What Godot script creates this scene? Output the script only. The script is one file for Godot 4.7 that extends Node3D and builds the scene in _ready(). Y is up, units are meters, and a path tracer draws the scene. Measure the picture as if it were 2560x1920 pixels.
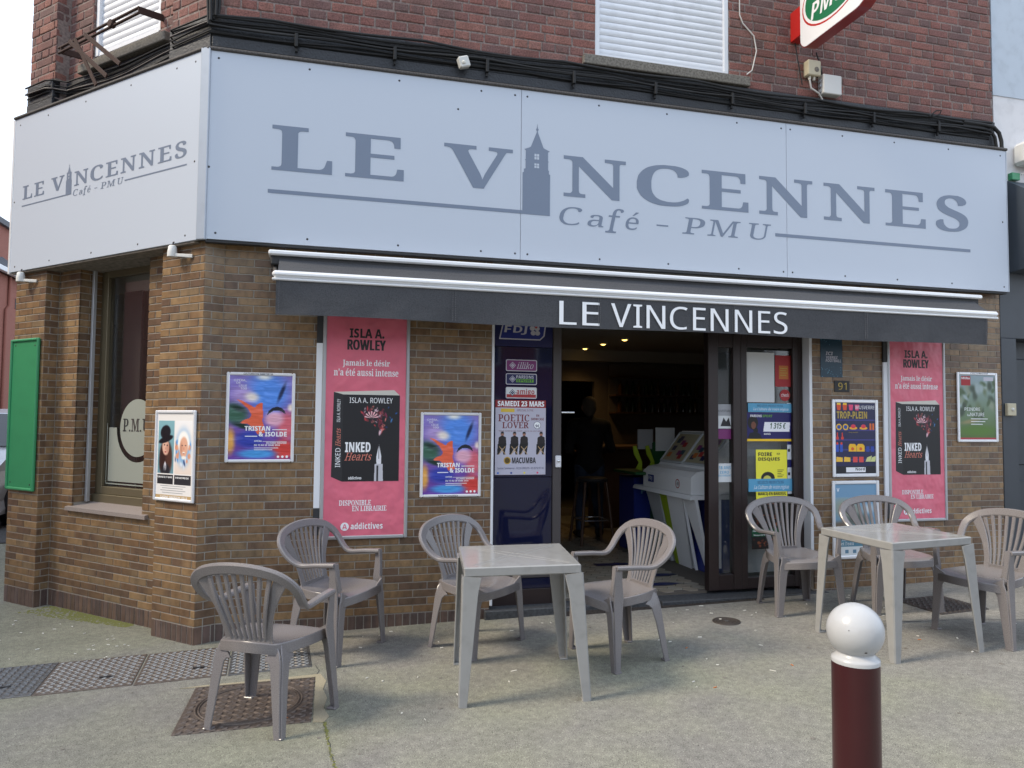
extends Node3D
# A corner café seen from the street. World: x along the main facade (right), y up, z out of the facade towards the street.

var rng := RandomNumberGenerator.new()
var M := {}
var SANS: Font
var SANSB: Font
var SERIF: Font
var SERIFB: Font
var HEAVY: Font
var taken := {}
const Q := 0.70710678
var CH := Transform3D(Basis(Vector3.UP, -PI / 4), Vector3(-0.780, 0, 0.066))   # the cut-off corner: local x to the right along it, z out of it
const CAM := Vector3(0, 1.543, 5.6)

func ground_y(x: float, z: float) -> float:
	return 0.021 * x - 0.010 * z

class MB:
	var v := PackedVector3Array()
	var n := PackedVector3Array()
	var c := PackedColorArray()
	var uv := PackedVector2Array()
	var xf := Transform3D()
	var col := Color.WHITE
	func tri(a: Vector3, b: Vector3, d: Vector3, na: Vector3, nb: Vector3, nd: Vector3, ua := Vector2.ZERO, ub := Vector2.ZERO, ud := Vector2.ZERO) -> void:
		var A := xf * a
		var B := xf * b
		var D := xf * d
		var NA := (xf.basis * na).normalized()
		var NB := (xf.basis * nb).normalized()
		var ND := (xf.basis * nd).normalized()
		if (B - A).cross(D - A).dot(NA + NB + ND) > 0.0:
			v.append_array([A, D, B]); n.append_array([NA, ND, NB]); uv.append_array([ua, ud, ub])
		else:
			v.append_array([A, B, D]); n.append_array([NA, NB, ND]); uv.append_array([ua, ub, ud])
		c.append_array([col, col, col])
	func quad(a: Vector3, b: Vector3, d: Vector3, e: Vector3, out: Vector3) -> void:
		var g := (b - a).cross(d - a)
		if g.length_squared() < 1e-16:
			g = (d - a).cross(e - a)
		if g.length_squared() < 1e-16:
			return
		g = g.normalized()
		if g.dot(out) < 0.0:
			g = -g
		tri(a, b, d, g, g, g)
		tri(a, d, e, g, g, g)
	func quad_uv(a: Vector3, b: Vector3, d: Vector3, e: Vector3, out: Vector3) -> void:   # a top left, b top right, d bottom right, e bottom left
		tri(a, b, d, out, out, out, Vector2(0, 0), Vector2(1, 0), Vector2(1, 1))
		tri(a, d, e, out, out, out, Vector2(0, 0), Vector2(1, 1), Vector2(0, 1))
	func quadn(a: Vector3, b: Vector3, d: Vector3, e: Vector3, na: Vector3, nb: Vector3, nd: Vector3, ne: Vector3) -> void:
		tri(a, b, d, na, nb, nd)
		tri(a, d, e, na, nd, ne)
	func box(p: Vector3, q: Vector3) -> void:   # two corners
		var o := [Vector3(p.x, p.y, p.z), Vector3(q.x, p.y, p.z), Vector3(q.x, q.y, p.z), Vector3(p.x, q.y, p.z), Vector3(p.x, p.y, q.z), Vector3(q.x, p.y, q.z), Vector3(q.x, q.y, q.z), Vector3(p.x, q.y, q.z)]
		var m := (p + q) / 2.0
		for f in [[0, 1, 2, 3], [4, 5, 6, 7], [0, 1, 5, 4], [3, 2, 6, 7], [0, 3, 7, 4], [1, 2, 6, 5]]:
			var ctr: Vector3 = (o[f[0]] + o[f[2]]) / 2.0
			quad(o[f[0]], o[f[1]], o[f[2]], o[f[3]], ctr - m)
	func bev(p: Vector3, q: Vector3, b: float) -> void:   # a box with chamfered edges
		var m := (p + q) / 2.0
		var h := (q - p).abs() / 2.0
		b = min(b, min(h.x, min(h.y, h.z)) * 0.9)
		var ax := [Vector3(1, 0, 0), Vector3(0, 1, 0), Vector3(0, 0, 1)]
		var hh := [h.x, h.y, h.z]
		for i in 3:
			var j := (i + 1) % 3
			var k := (i + 2) % 3
			for s in [-1.0, 1.0]:
				var o: Vector3 = m + ax[i] * hh[i] * s
				var u: Vector3 = ax[j] * (hh[j] - b)
				var w: Vector3 = ax[k] * (hh[k] - b)
				quad(o - u - w, o + u - w, o + u + w, o - u + w, ax[i] * s)
				for t in [-1.0, 1.0]:
					# edge between face i,s and face j,t
					var e1: Vector3 = m + ax[i] * hh[i] * s + ax[j] * (hh[j] - b) * t
					var e2: Vector3 = m + ax[i] * (hh[i] - b) * s + ax[j] * hh[j] * t
					quad(e1 - w, e1 + w, e2 + w, e2 - w, ax[i] * s + ax[j] * t)
		for sx in [-1.0, 1.0]:
			for sy in [-1.0, 1.0]:
				for sz in [-1.0, 1.0]:
					var g := Vector3(sx, sy, sz)
					var gn := g.normalized()
					tri(m + g * Vector3(h.x, h.y - b, h.z - b), m + g * Vector3(h.x - b, h.y, h.z - b), m + g * Vector3(h.x - b, h.y - b, h.z), gn, gn, gn)
	func tube(path: Array, r, sides := 8, caps := true) -> void:
		var rings := []
		var nr := []
		var up := Vector3.UP
		for i in path.size():
			var t: Vector3
			if i == 0: t = path[1] - path[0]
			elif i == path.size() - 1: t = path[i] - path[i - 1]
			else: t = (path[i + 1] - path[i]).normalized() + (path[i] - path[i - 1]).normalized()
			t = t.normalized()
			if i == 0:
				up = Vector3.UP if abs(t.y) < 0.9 else Vector3.RIGHT
			up = (up - t * up.dot(t)).normalized()
			var sd := t.cross(up)
			var rr: float = r[i] if r is Array else r
			var a := []
			var b := []
			for k in sides:
				var d := up * cos(TAU * k / sides) + sd * sin(TAU * k / sides)
				a.append(path[i] + d * rr); b.append(d)
			rings.append(a); nr.append(b)
		for i in path.size() - 1:
			for k in sides:
				var k2 := (k + 1) % sides
				quadn(rings[i][k], rings[i][k2], rings[i + 1][k2], rings[i + 1][k], nr[i][k], nr[i][k2], nr[i + 1][k2], nr[i + 1][k])
		if caps:
			for e in [0, path.size() - 1]:
				var out: Vector3 = (path[0] - path[1]) if e == 0 else (path[e] - path[e - 1])
				out = out.normalized()
				for k in range(1, sides - 1):
					tri(rings[e][0], rings[e][k], rings[e][k + 1], out, out, out)
	func lathe(o: Vector3, prof: Array, seg := 32) -> void:   # prof: Vector2(radius, height); a repeated point makes a hard edge
		for i in prof.size() - 1:
			var p: Vector2 = prof[i]
			var q: Vector2 = prof[i + 1]
			if p.is_equal_approx(q): continue
			var fl := Vector2(q.y - p.y, p.x - q.x).normalized()
			var n0 := fl
			var n1 := fl
			if i > 0 and not prof[i - 1].is_equal_approx(p):
				n0 = (fl + Vector2(p.y - prof[i - 1].y, prof[i - 1].x - p.x).normalized()).normalized()
			if i + 2 < prof.size() and not prof[i + 2].is_equal_approx(q):
				n1 = (fl + Vector2(prof[i + 2].y - q.y, q.x - prof[i + 2].x).normalized()).normalized()
			for k in seg:
				var d0 := Vector3(cos(TAU * k / seg), 0, sin(TAU * k / seg))
				var d1 := Vector3(cos(TAU * (k + 1) / seg), 0, sin(TAU * (k + 1) / seg))
				quadn(o + d0 * p.x + Vector3.UP * p.y, o + d1 * p.x + Vector3.UP * p.y, o + d1 * q.x + Vector3.UP * q.y, o + d0 * q.x + Vector3.UP * q.y,
					d0 * n0.x + Vector3.UP * n0.y, d1 * n0.x + Vector3.UP * n0.y, d1 * n1.x + Vector3.UP * n1.y, d0 * n1.x + Vector3.UP * n1.y)
	func flat(poly: PackedVector2Array, z: float) -> void:   # a flat print in the xy plane facing +z
		var t := Geometry2D.triangulate_polygon(poly)
		var o := Vector3(0, 0, 1)
		for i in range(0, t.size(), 3):
			tri(Vector3(poly[t[i]].x, poly[t[i]].y, z), Vector3(poly[t[i + 1]].x, poly[t[i + 1]].y, z), Vector3(poly[t[i + 2]].x, poly[t[i + 2]].y, z), o, o, o)
	func prism(poly: PackedVector2Array, z0: float, z1: float) -> void:
		var t := Geometry2D.triangulate_polygon(poly)
		for s in [[z1, 1.0], [z0, -1.0]]:
			var o := Vector3(0, 0, s[1])
			for i in range(0, t.size(), 3):
				tri(Vector3(poly[t[i]].x, poly[t[i]].y, s[0]), Vector3(poly[t[i + 1]].x, poly[t[i + 1]].y, s[0]), Vector3(poly[t[i + 2]].x, poly[t[i + 2]].y, s[0]), o, o, o)
		var area := 0.0
		for i in poly.size():
			var p := poly[i]
			var q := poly[(i + 1) % poly.size()]
			area += p.x * q.y - q.x * p.y
		for i in poly.size():
			var p := poly[i]
			var q := poly[(i + 1) % poly.size()]
			var o := Vector3(q.y - p.y, p.x - q.x, 0) * (1.0 if area > 0 else -1.0)
			quad(Vector3(p.x, p.y, z0), Vector3(q.x, q.y, z0), Vector3(q.x, q.y, z1), Vector3(p.x, p.y, z1), o)
	func sweep(path: Array, sides: Array, hw: Array, ht: Array, b := 0.3) -> void:   # a strap of bevelled rectangular section
		var secs := []
		var nrm := []
		var cnt := path.size()
		for i in cnt:
			var t: Vector3 = (path[min(i + 1, cnt - 1)] - path[max(i - 1, 0)]).normalized()
			var s: Vector3 = sides[i]
			s = (s - t * s.dot(t)).normalized()
			var m := s.cross(t)
			var w: float = hw[i]
			var h: float = ht[i]
			var e: float = min(w, h) * b * 2.0
			var pts := [Vector2(w, h - e), Vector2(w - e, h), Vector2(-w + e, h), Vector2(-w, h - e), Vector2(-w, -h + e), Vector2(-w + e, -h), Vector2(w - e, -h), Vector2(w, -h + e)]
			var a := []
			for p in pts:
				a.append(path[i] + s * p.x + m * p.y)
			secs.append(a)
			var bb := []
			for d in [Vector2(1, 1), Vector2(0, 1), Vector2(-1, 1), Vector2(-1, 0), Vector2(-1, -1), Vector2(0, -1), Vector2(1, -1), Vector2(1, 0)]:
				bb.append((s * d.x + m * d.y).normalized())
			nrm.append(bb)
		for i in cnt - 1:
			for k in 8:
				var k2 := (k + 1) % 8
				quadn(secs[i][k], secs[i][k2], secs[i + 1][k2], secs[i + 1][k], nrm[i][k], nrm[i][k], nrm[i + 1][k], nrm[i + 1][k])
		for e in [0, cnt - 1]:
			var out: Vector3 = ((path[0] - path[1]) if e == 0 else (path[e] - path[e - 1])).normalized()
			for k in range(1, 7):
				tri(secs[e][0], secs[e][k], secs[e][k + 1], out, out, out)
	func mesh() -> ArrayMesh:
		var arr := []
		arr.resize(Mesh.ARRAY_MAX)
		arr[Mesh.ARRAY_VERTEX] = v
		arr[Mesh.ARRAY_NORMAL] = n
		arr[Mesh.ARRAY_COLOR] = c
		arr[Mesh.ARRAY_TEX_UV] = uv
		var am := ArrayMesh.new()
		am.add_surface_from_arrays(Mesh.PRIMITIVE_TRIANGLES, arr)
		return am

# ---------- nodes
func numbered(called: String) -> String:
	taken[called] = taken.get(called, -1) + 1
	return called if taken[called] == 0 else "%s_%03d" % [called, taken[called]]

func thing(called: String, label: String, category: String, at := Vector3.ZERO, turn := 0.0, group := "") -> Node3D:
	var o := Node3D.new()
	o.name = numbered(called)
	add_child(o)
	o.position = at
	o.rotation.y = turn
	tag(o, label, category, group)
	return o

func tag(o: Node, label: String, category := "", group := "") -> void:
	o.set_meta("label", label)
	if category: o.set_meta("category", category)
	if group: o.set_meta("group", group)

func inst(me: Mesh, called: String, m: Material, parent: Node, at := Transform3D()) -> MeshInstance3D:
	var o := MeshInstance3D.new()
	o.name = called
	o.mesh = me
	if m: o.material_override = m
	o.transform = at
	o.cast_shadow = GeometryInstance3D.SHADOW_CASTING_SETTING_ON
	parent.add_child(o, true)
	return o

func put(mb: MB, called: String, m: Material, parent: Node) -> MeshInstance3D:
	return inst(mb.mesh(), called, m, parent)

func struct(mb: MB, called: String, m: Material) -> MeshInstance3D:
	var o := inst(mb.mesh(), numbered(called), m, self)
	o.set_meta("kind", "structure")
	return o

func single(mb: MB, called: String, m: Material, label: String, category: String, at := Vector3.ZERO, turn := 0.0, group := "") -> MeshInstance3D:
	var o := inst(mb.mesh(), numbered(called), m, self)
	o.position = at
	o.rotation.y = turn
	tag(o, label, category, group)
	return o

func part_box(parent: Node, called: String, m: Material, p: Vector3, q: Vector3, b := 0.003) -> MeshInstance3D:
	var mb := MB.new()
	if b > 0.0: mb.bev(p, q, b)
	else: mb.box(p, q)
	return put(mb, called, m, parent)

# lettering: the ink of a text fitted into a box
func words(parent: Node, s: String, f: Font, x0: float, x1: float, y0: float, y1: float, z: float, m: Material, shear := 0.0, called := "lettering") -> MeshInstance3D:
	var tm := TextMesh.new()
	tm.font = f
	tm.text = s
	tm.font_size = 40
	tm.pixel_size = 0.01
	tm.curve_step = 1.2
	tm.depth = 0.0
	var bb := tm.get_aabb()
	var o := MeshInstance3D.new()
	o.name = called
	o.mesh = tm
	o.material_override = m
	var dy := (y1 - y0)
	var sx: float = (x1 - x0 - abs(shear) * dy) / max(bb.size.x, 1e-4)
	var sy: float = dy / max(bb.size.y, 1e-4)
	var bs := Basis(Vector3(sx, 0, 0), Vector3(shear * sy, sy, 0), Vector3(0, 0, 1))
	var low := bs * bb.position
	o.transform = Transform3D(bs, Vector3(x0, y0, z) - Vector3(bb.position.x * sx + shear * sy * bb.position.y, low.y, bb.position.z))
	parent.add_child(o, true)
	return o

func print_rect(parent: Node, called: String, m: Material, x0: float, x1: float, y0: float, y1: float, z: float) -> MeshInstance3D:
	var mb := MB.new()
	mb.quad_uv(Vector3(x0, y1, z), Vector3(x1, y1, z), Vector3(x1, y0, z), Vector3(x0, y0, z), Vector3(0, 0, 1))
	return put(mb, called, m, parent)

func print_poly(parent: Node, called: String, m: Material, pts: Array, z: float) -> MeshInstance3D:
	var mb := MB.new()
	mb.flat(PackedVector2Array(pts), z)
	return put(mb, called, m, parent)

func ring_pts(cx: float, cy: float, rx: float, ry: float, cnt := 24) -> Array:
	var a := []
	for i in cnt:
		a.append(Vector2(cx + rx * cos(TAU * i / cnt), cy + ry * sin(TAU * i / cnt)))
	return a

# ---------- materials
func lin(r: float, g: float, b: float) -> Color:
	return Color(r, g, b).linear_to_srgb()

func mat(called: String, r: float, g: float, b: float, rough := 0.6, metal := 0.0) -> StandardMaterial3D:
	var m := StandardMaterial3D.new()
	m.albedo_color = lin(r, g, b)
	m.roughness = rough
	m.metallic = metal
	M[called] = m
	return m

func noise_tex(freq: float, octaves: int, ramp: Array, size := 512, kind := FastNoiseLite.TYPE_SIMPLEX_SMOOTH, sd := 1, normal := 0.0, stretch := Vector2.ONE) -> Texture2D:
	var f := FastNoiseLite.new()
	f.noise_type = kind
	f.seed = sd
	f.frequency = freq
	f.fractal_octaves = octaves
	if octaves <= 1: f.fractal_type = FastNoiseLite.FRACTAL_NONE
	var im := f.get_seamless_image(int(size / stretch.x), int(size / stretch.y))
	im.resize(size, size, Image.INTERPOLATE_CUBIC)
	if normal > 0.0:
		im.convert(Image.FORMAT_RGBA8)
		im.bump_map_to_normal_map(normal)
		return ImageTexture.create_from_image(im)
	var out := Image.create(size, size, false, Image.FORMAT_RGB8)
	var lut := []
	for i in 256:
		var t := i / 255.0
		var cc: Color = ramp[0][1]
		for k in ramp.size() - 1:
			if t >= ramp[k][0]:
				cc = ramp[k][1].lerp(ramp[k + 1][1], clampf((t - ramp[k][0]) / max(ramp[k + 1][0] - ramp[k][0], 1e-4), 0, 1))
		lut.append(cc)
	im.convert(Image.FORMAT_L8)
	var data := im.get_data()
	var od := PackedByteArray()
	od.resize(size * size * 3)
	for i in size * size:
		var cc: Color = lut[data[i]]
		od[i * 3] = cc.r8; od[i * 3 + 1] = cc.g8; od[i * 3 + 2] = cc.b8
	out.set_data(size, size, false, Image.FORMAT_RGB8, od)
	return ImageTexture.create_from_image(out)

func grey(a: float) -> Color:
	return Color(a, a, a)

func triplanar(m: StandardMaterial3D, repeats_per_metre: float, world := true) -> void:
	m.uv1_triplanar = true
	m.uv1_world_triplanar = world
	m.uv1_scale = Vector3.ONE * repeats_per_metre

func with_tex(called: String, src: StandardMaterial3D, alb: Texture2D, nor: Texture2D, rep: float, nscale := 0.5, rough: Texture2D = null, world := true) -> StandardMaterial3D:
	if alb: src.albedo_texture = alb
	if nor:
		src.normal_enabled = true
		src.normal_texture = nor
		src.normal_scale = nscale
	if rough:
		src.roughness_texture = rough
	triplanar(src, rep, world)
	M[called] = src
	return src

func asphalt_tex() -> Texture2D:   # worn wearing course: fine grit, pale chippings laid bare, dark pits
	var S := 1024
	var f := FastNoiseLite.new(); f.seed = 41; f.frequency = 0.17; f.fractal_octaves = 2
	var g := FastNoiseLite.new(); g.seed = 42; g.frequency = 0.018; g.fractal_octaves = 4
	var a := f.get_seamless_image(S, S); a.convert(Image.FORMAT_L8)
	var b := g.get_seamless_image(S, S); b.convert(Image.FORMAT_L8)
	var da := a.get_data(); var db := b.get_data()
	var od := PackedByteArray(); od.resize(S * S)
	for i in S * S:
		od[i] = clampi(int(118.0 + da[i] * 0.42 + db[i] * 0.16), 60, 255)
	var r := RandomNumberGenerator.new(); r.seed = 99
	for k in 9000:
		var cx := r.randi() % S; var cy := r.randi() % S
		var rad := r.randf_range(0.8, 2.6) if k < 5200 else r.randf_range(0.8, 2.2)
		var val := r.randi_range(222, 255) if k < 5200 else r.randi_range(70, 125)
		for y in range(-3, 4):
			for x in range(-3, 4):
				if x * x + y * y <= rad * rad:
					od[((cy + y + S) % S) * S + (cx + x + S) % S] = val
	return ImageTexture.create_from_image(Image.create_from_data(S, S, false, Image.FORMAT_L8, od))

func make_materials() -> void:
	SANS = SystemFont.new(); SANS.font_names = PackedStringArray(["Droid Sans"])
	SANSB = SystemFont.new(); SANSB.font_names = PackedStringArray(["Droid Sans"]); SANSB.font_weight = 700
	SERIF = SystemFont.new(); SERIF.font_names = PackedStringArray(["Droid Serif"])
	SERIFB = SystemFont.new(); SERIFB.font_names = PackedStringArray(["Droid Serif"]); SERIFB.font_weight = 700
	var fv := FontVariation.new(); fv.base_font = SANSB; fv.variation_embolden = 0.55
	HEAVY = fv
	var grain := noise_tex(0.035, 4, [[0.0, grey(0.62)], [0.5, grey(0.86)], [1.0, grey(1.0)]], 512, FastNoiseLite.TYPE_SIMPLEX_SMOOTH, 3)
	var fine := noise_tex(0.12, 3, [[0.0, grey(0.7)], [0.5, grey(0.9)], [1.0, grey(1.0)]], 512, FastNoiseLite.TYPE_SIMPLEX_SMOOTH, 4)
	var dirt := noise_tex(0.012, 5, [[0.0, grey(0.935)], [0.45, grey(0.985)], [1.0, grey(1.0)]], 512, FastNoiseLite.TYPE_SIMPLEX_SMOOTH, 5)
	var streak := noise_tex(0.02, 4, [[0.0, grey(0.76)], [0.5, grey(0.92)], [1.0, grey(1.0)]], 512, FastNoiseLite.TYPE_SIMPLEX_SMOOTH, 6, 0.0, Vector2(1, 2))
	var bump := noise_tex(0.05, 4, [], 512, FastNoiseLite.TYPE_SIMPLEX_SMOOTH, 7, 3.0)
	var bumpf := noise_tex(0.2, 3, [], 512, FastNoiseLite.TYPE_SIMPLEX_SMOOTH, 8, 3.0)
	var soft := noise_tex(0.01, 3, [], 512, FastNoiseLite.TYPE_SIMPLEX_SMOOTH, 9, 6.0)
	var m: StandardMaterial3D
	m = mat("tile", 1, 1, 1, 0.42); m.vertex_color_use_as_albedo = true
	with_tex("tile", m, streak, bump, 2.1, 0.25)
	m = mat("brick", 1, 1, 1, 0.9); m.vertex_color_use_as_albedo = true
	with_tex("brick", m, grain, bump, 3.3, 0.9)
	with_tex("mortar", mat("mortar", 0.43, 0.395, 0.345, 0.95), fine, bumpf, 3.0, 0.5)
	with_tex("old_mortar", mat("old_mortar", 0.34, 0.27, 0.245, 0.95), grain, bumpf, 2.0, 0.8)
	with_tex("black_paint", mat("black_paint", 0.022, 0.025, 0.031, 0.55), dirt, bump, 1.4, 0.8)
	mat("panel", 0.475, 0.525, 0.605, 0.36)
	mat("panel_print", 0.155, 0.195, 0.27, 0.36)
	with_tex("trim_grey", mat("trim_grey", 0.40, 0.44, 0.50, 0.4, 0.3), dirt, null, 0.7)
	with_tex("old_trim", mat("old_trim", 0.105, 0.095, 0.09, 0.7), grain, bumpf, 2.6, 0.5)
	mat("screw", 0.045, 0.045, 0.05, 0.5, 0.5)
	with_tex("dark_board", mat("dark_board", 0.03, 0.031, 0.034, 0.7), dirt, null, 1.0)
	with_tex("soffit", mat("soffit", 0.30, 0.26, 0.22, 0.8), grain, null, 1.0)
	mat("alu", 0.80, 0.81, 0.84, 0.28, 0.25)
	mat("white_alu", 0.78, 0.79, 0.80, 0.28, 0.25)
	mat("steel_strip", 0.42, 0.43, 0.45, 0.4, 0.4)
	with_tex("canvas", mat("canvas", 0.072, 0.074, 0.082, 0.85), fine, soft, 1.3, 0.45)
	mat("stitch", 0.12, 0.12, 0.13, 0.8)
	mat("white_print", 0.84, 0.85, 0.87, 0.6)
	mat("black_print", 0.02, 0.02, 0.023, 0.55)
	mat("grey_print", 0.32, 0.33, 0.35, 0.6)
	mat("cable", 0.012, 0.0125, 0.014, 0.75)
	mat("white_cable", 0.55, 0.53, 0.50, 0.5)
	with_tex("stone_sill", mat("stone_sill", 0.24, 0.22, 0.19, 0.9), grain, bumpf, 2.2, 0.5)
	with_tex("pink_sill", mat("pink_sill", 0.33, 0.28, 0.26, 0.8), fine, bumpf, 2.0, 0.25)
	with_tex("bluestone", mat("bluestone", 0.075, 0.08, 0.088, 0.6), grain, bumpf, 1.6, 0.35)
	with_tex("shutter", mat("shutter", 0.72, 0.74, 0.78, 0.5), dirt, null, 0.8)
	mat("window_white", 0.70, 0.72, 0.76, 0.45)
	mat("bronze_frame", 0.16, 0.135, 0.085, 0.4, 0.35)
	with_tex("brown_frame", mat("brown_frame", 0.024, 0.014, 0.0135, 0.4), dirt, null, 1.2)
	mat("grey_frame", 0.055, 0.047, 0.047, 0.5)
	m = mat("glass", 0.03, 0.035, 0.035, 0.02); m.transparency = BaseMaterial3D.TRANSPARENCY_ALPHA; m.albedo_color.a = 0.10
	m = mat("door_glass", 0.05, 0.065, 0.06, 0.03); m.transparency = BaseMaterial3D.TRANSPARENCY_ALPHA; m.albedo_color.a = 0.15
	m = mat("frosted", 0.42, 0.45, 0.40, 0.35); m.transparency = BaseMaterial3D.TRANSPARENCY_ALPHA; m.albedo_color.a = 0.72
	mat("navy_glass", 0.006, 0.008, 0.032, 0.04)
	mat("navy", 0.008, 0.012, 0.075, 0.35)
	mat("blue_badge", 0.014, 0.026, 0.19, 0.35)
	with_tex("chair_plastic", mat("chair_plastic", 0.245, 0.227, 0.229, 0.24), fine, bumpf, 2.5, 0.03, null, false)
	with_tex("table_plastic", mat("table_plastic", 0.295, 0.294, 0.287, 0.13), dirt, bumpf, 1.5, 0.03, null, false)
	with_tex("worn_tread", mat("worn_tread", 0.42, 0.40, 0.37, 0.35, 0.5), grain, null, 3.0)
	mat("sticker", 0.72, 0.74, 0.78, 0.5)
	with_tex("maroon", mat("maroon", 0.042, 0.007, 0.009, 0.28), dirt, bumpf, 1.0, 0.04, null, false)
	with_tex("ball_white", mat("ball_white", 0.455, 0.46, 0.468, 0.25), dirt, bumpf, 0.8, 0.03, null, false)
	with_tex("iron", mat("iron", 0.085, 0.070, 0.062, 0.6, 0.35), grain, bumpf, 3.0, 0.6)
	with_tex("steel_plate", mat("steel_plate", 0.20, 0.20, 0.205, 0.42, 0.55), grain, bumpf, 2.4, 0.4)
	with_tex("brown_plate", mat("brown_plate", 0.17, 0.135, 0.115, 0.5, 0.3), grain, bumpf, 2.4, 0.4)
	with_tex("rust", mat("rust", 0.075, 0.04, 0.033, 0.85, 0.1), grain, bumpf, 5.0, 0.9)
	with_tex("patch", mat("patch", 0.42, 0.37, 0.26, 0.95), fine, bumpf, 2.0, 0.6)
	with_tex("moss", mat("moss", 0.20, 0.21, 0.06, 0.95), fine, bumpf, 6.0, 1.0)
	mat("litter_white", 0.62, 0.60, 0.54, 0.8)
	with_tex("green_board", mat("green_board", 0.032, 0.245, 0.105, 0.45), dirt, null, 0.8)
	mat("green_trim", 0.04, 0.27, 0.115, 0.35)
	mat("sign_red", 0.45, 0.018, 0.015, 0.35)
	mat("sign_maroon", 0.25, 0.02, 0.018, 0.4)
	mat("sign_white", 0.74, 0.74, 0.76, 0.3)
	mat("sign_green", 0.012, 0.15, 0.065, 0.3)
	mat("box_beige", 0.50, 0.45, 0.32, 0.6)
	mat("box_white", 0.62, 0.62, 0.60, 0.6)
	with_tex("plaster_white", mat("plaster_white", 0.72, 0.71, 0.72, 0.9), dirt, bumpf, 0.9, 0.15)
	with_tex("plaster_blue", mat("plaster_blue", 0.50, 0.56, 0.63, 0.9), dirt, bumpf, 0.9, 0.15)
	with_tex("anthracite", mat("anthracite", 0.040, 0.048, 0.060, 0.45), dirt, null, 0.9)
	mat("anthracite_light", 0.055, 0.07, 0.09, 0.5)
	mat("brass", 0.55, 0.40, 0.14, 0.25, 0.9)
	with_tex("far_brick", mat("far_brick", 0.42, 0.165, 0.125, 0.9), grain, bumpf, 3.0, 0.4)
	mat("slate", 0.10, 0.105, 0.12, 0.7)
	mat("car_paint", 0.60, 0.63, 0.68, 0.22, 0.2)
	mat("car_black", 0.015, 0.015, 0.017, 0.5)
	mat("car_glass", 0.03, 0.035, 0.04, 0.04)
	mat("chrome", 0.75, 0.76, 0.78, 0.12, 0.9)
	with_tex("interior_dark", mat("interior_dark", 0.16, 0.135, 0.12, 0.8), dirt, null, 0.8)
	mat("ceiling", 0.42, 0.40, 0.37, 0.9)
	mat("bar_wood", 0.085, 0.045, 0.026, 0.5)
	with_tex("hex_tile", mat("hex_tile", 0.30, 0.26, 0.205, 0.5), fine, bumpf, 2.0, 0.2)
	mat("hex_joint", 0.10, 0.085, 0.07, 0.9)
	mat("kiosk_white", 0.78, 0.79, 0.80, 0.35)
	mat("kiosk_grey", 0.42, 0.45, 0.47, 0.4)
	mat("lime", 0.30, 0.42, 0.02, 0.45)
	mat("stand_green", 0.01, 0.075, 0.02, 0.5)
	mat("ticket", 0.36, 0.33, 0.22, 0.5)
	mat("paper", 0.62, 0.64, 0.65, 0.7)
	mat("cloth_dark", 0.012, 0.013, 0.017, 0.9)
	mat("jeans", 0.03, 0.05, 0.09, 0.9)
	mat("skin", 0.30, 0.17, 0.12, 0.6)
	mat("hair", 0.10, 0.085, 0.07, 0.8)
	m = mat("bottle", 0.03, 0.05, 0.03, 0.08)
	m = mat("bottle_amber", 0.10, 0.045, 0.01, 0.08)
	m = mat("bulb", 0.9, 0.75, 0.45, 0.4); m.emission_enabled = true; m.emission = Color(1.0, 0.80, 0.42); m.emission_energy_multiplier = 2.4
	mat("pink", 0.72, 0.155, 0.225, 0.4)
	with_tex("pink", M["pink"], dirt, soft, 0.9, 0.7)
	mat("salmon_print", 0.62, 0.20, 0.15, 0.6)
	mat("red_print", 0.36, 0.025, 0.03, 0.6)
	mat("blue_print", 0.10, 0.35, 0.55, 0.55)
	mat("yellow_print", 0.60, 0.56, 0.05, 0.6)
	mat("gold_print", 0.45, 0.32, 0.06, 0.6)
	mat("purple_print", 0.17, 0.02, 0.13, 0.5)
	mat("sport_green", 0.13, 0.36, 0.03, 0.5)
	mat("teal_print", 0.005, 0.05, 0.09, 0.45)
	mat("steel_blue_print", 0.12, 0.25, 0.36, 0.5)
	mat("maroon_print", 0.17, 0.02, 0.025, 0.6)
	mat("skin_print", 0.40, 0.24, 0.17, 0.6)
	mat("orange_print", 0.50, 0.15, 0.03, 0.6)
	mat("pale_print", 0.50, 0.49, 0.55, 0.6)

	# asphalt of the pavement: grey chippings in a mossy greenish binder
	m = mat("asphalt", 1, 1, 1, 0.93)
	m.vertex_color_use_as_albedo = true
	with_tex("asphalt", m, asphalt_tex(), noise_tex(0.22, 2, [], 1024, FastNoiseLite.TYPE_SIMPLEX_SMOOTH, 21, 3.0), 0.85, 0.35)
	m = mat("tarmac", 0.06, 0.06, 0.062, 0.9)
	with_tex("tarmac", m, fine, bumpf, 1.0, 0.6)
	with_tex("kerb_stone", mat("kerb_stone", 0.30, 0.30, 0.29, 0.9), grain, bumpf, 2.0, 0.4)

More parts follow.
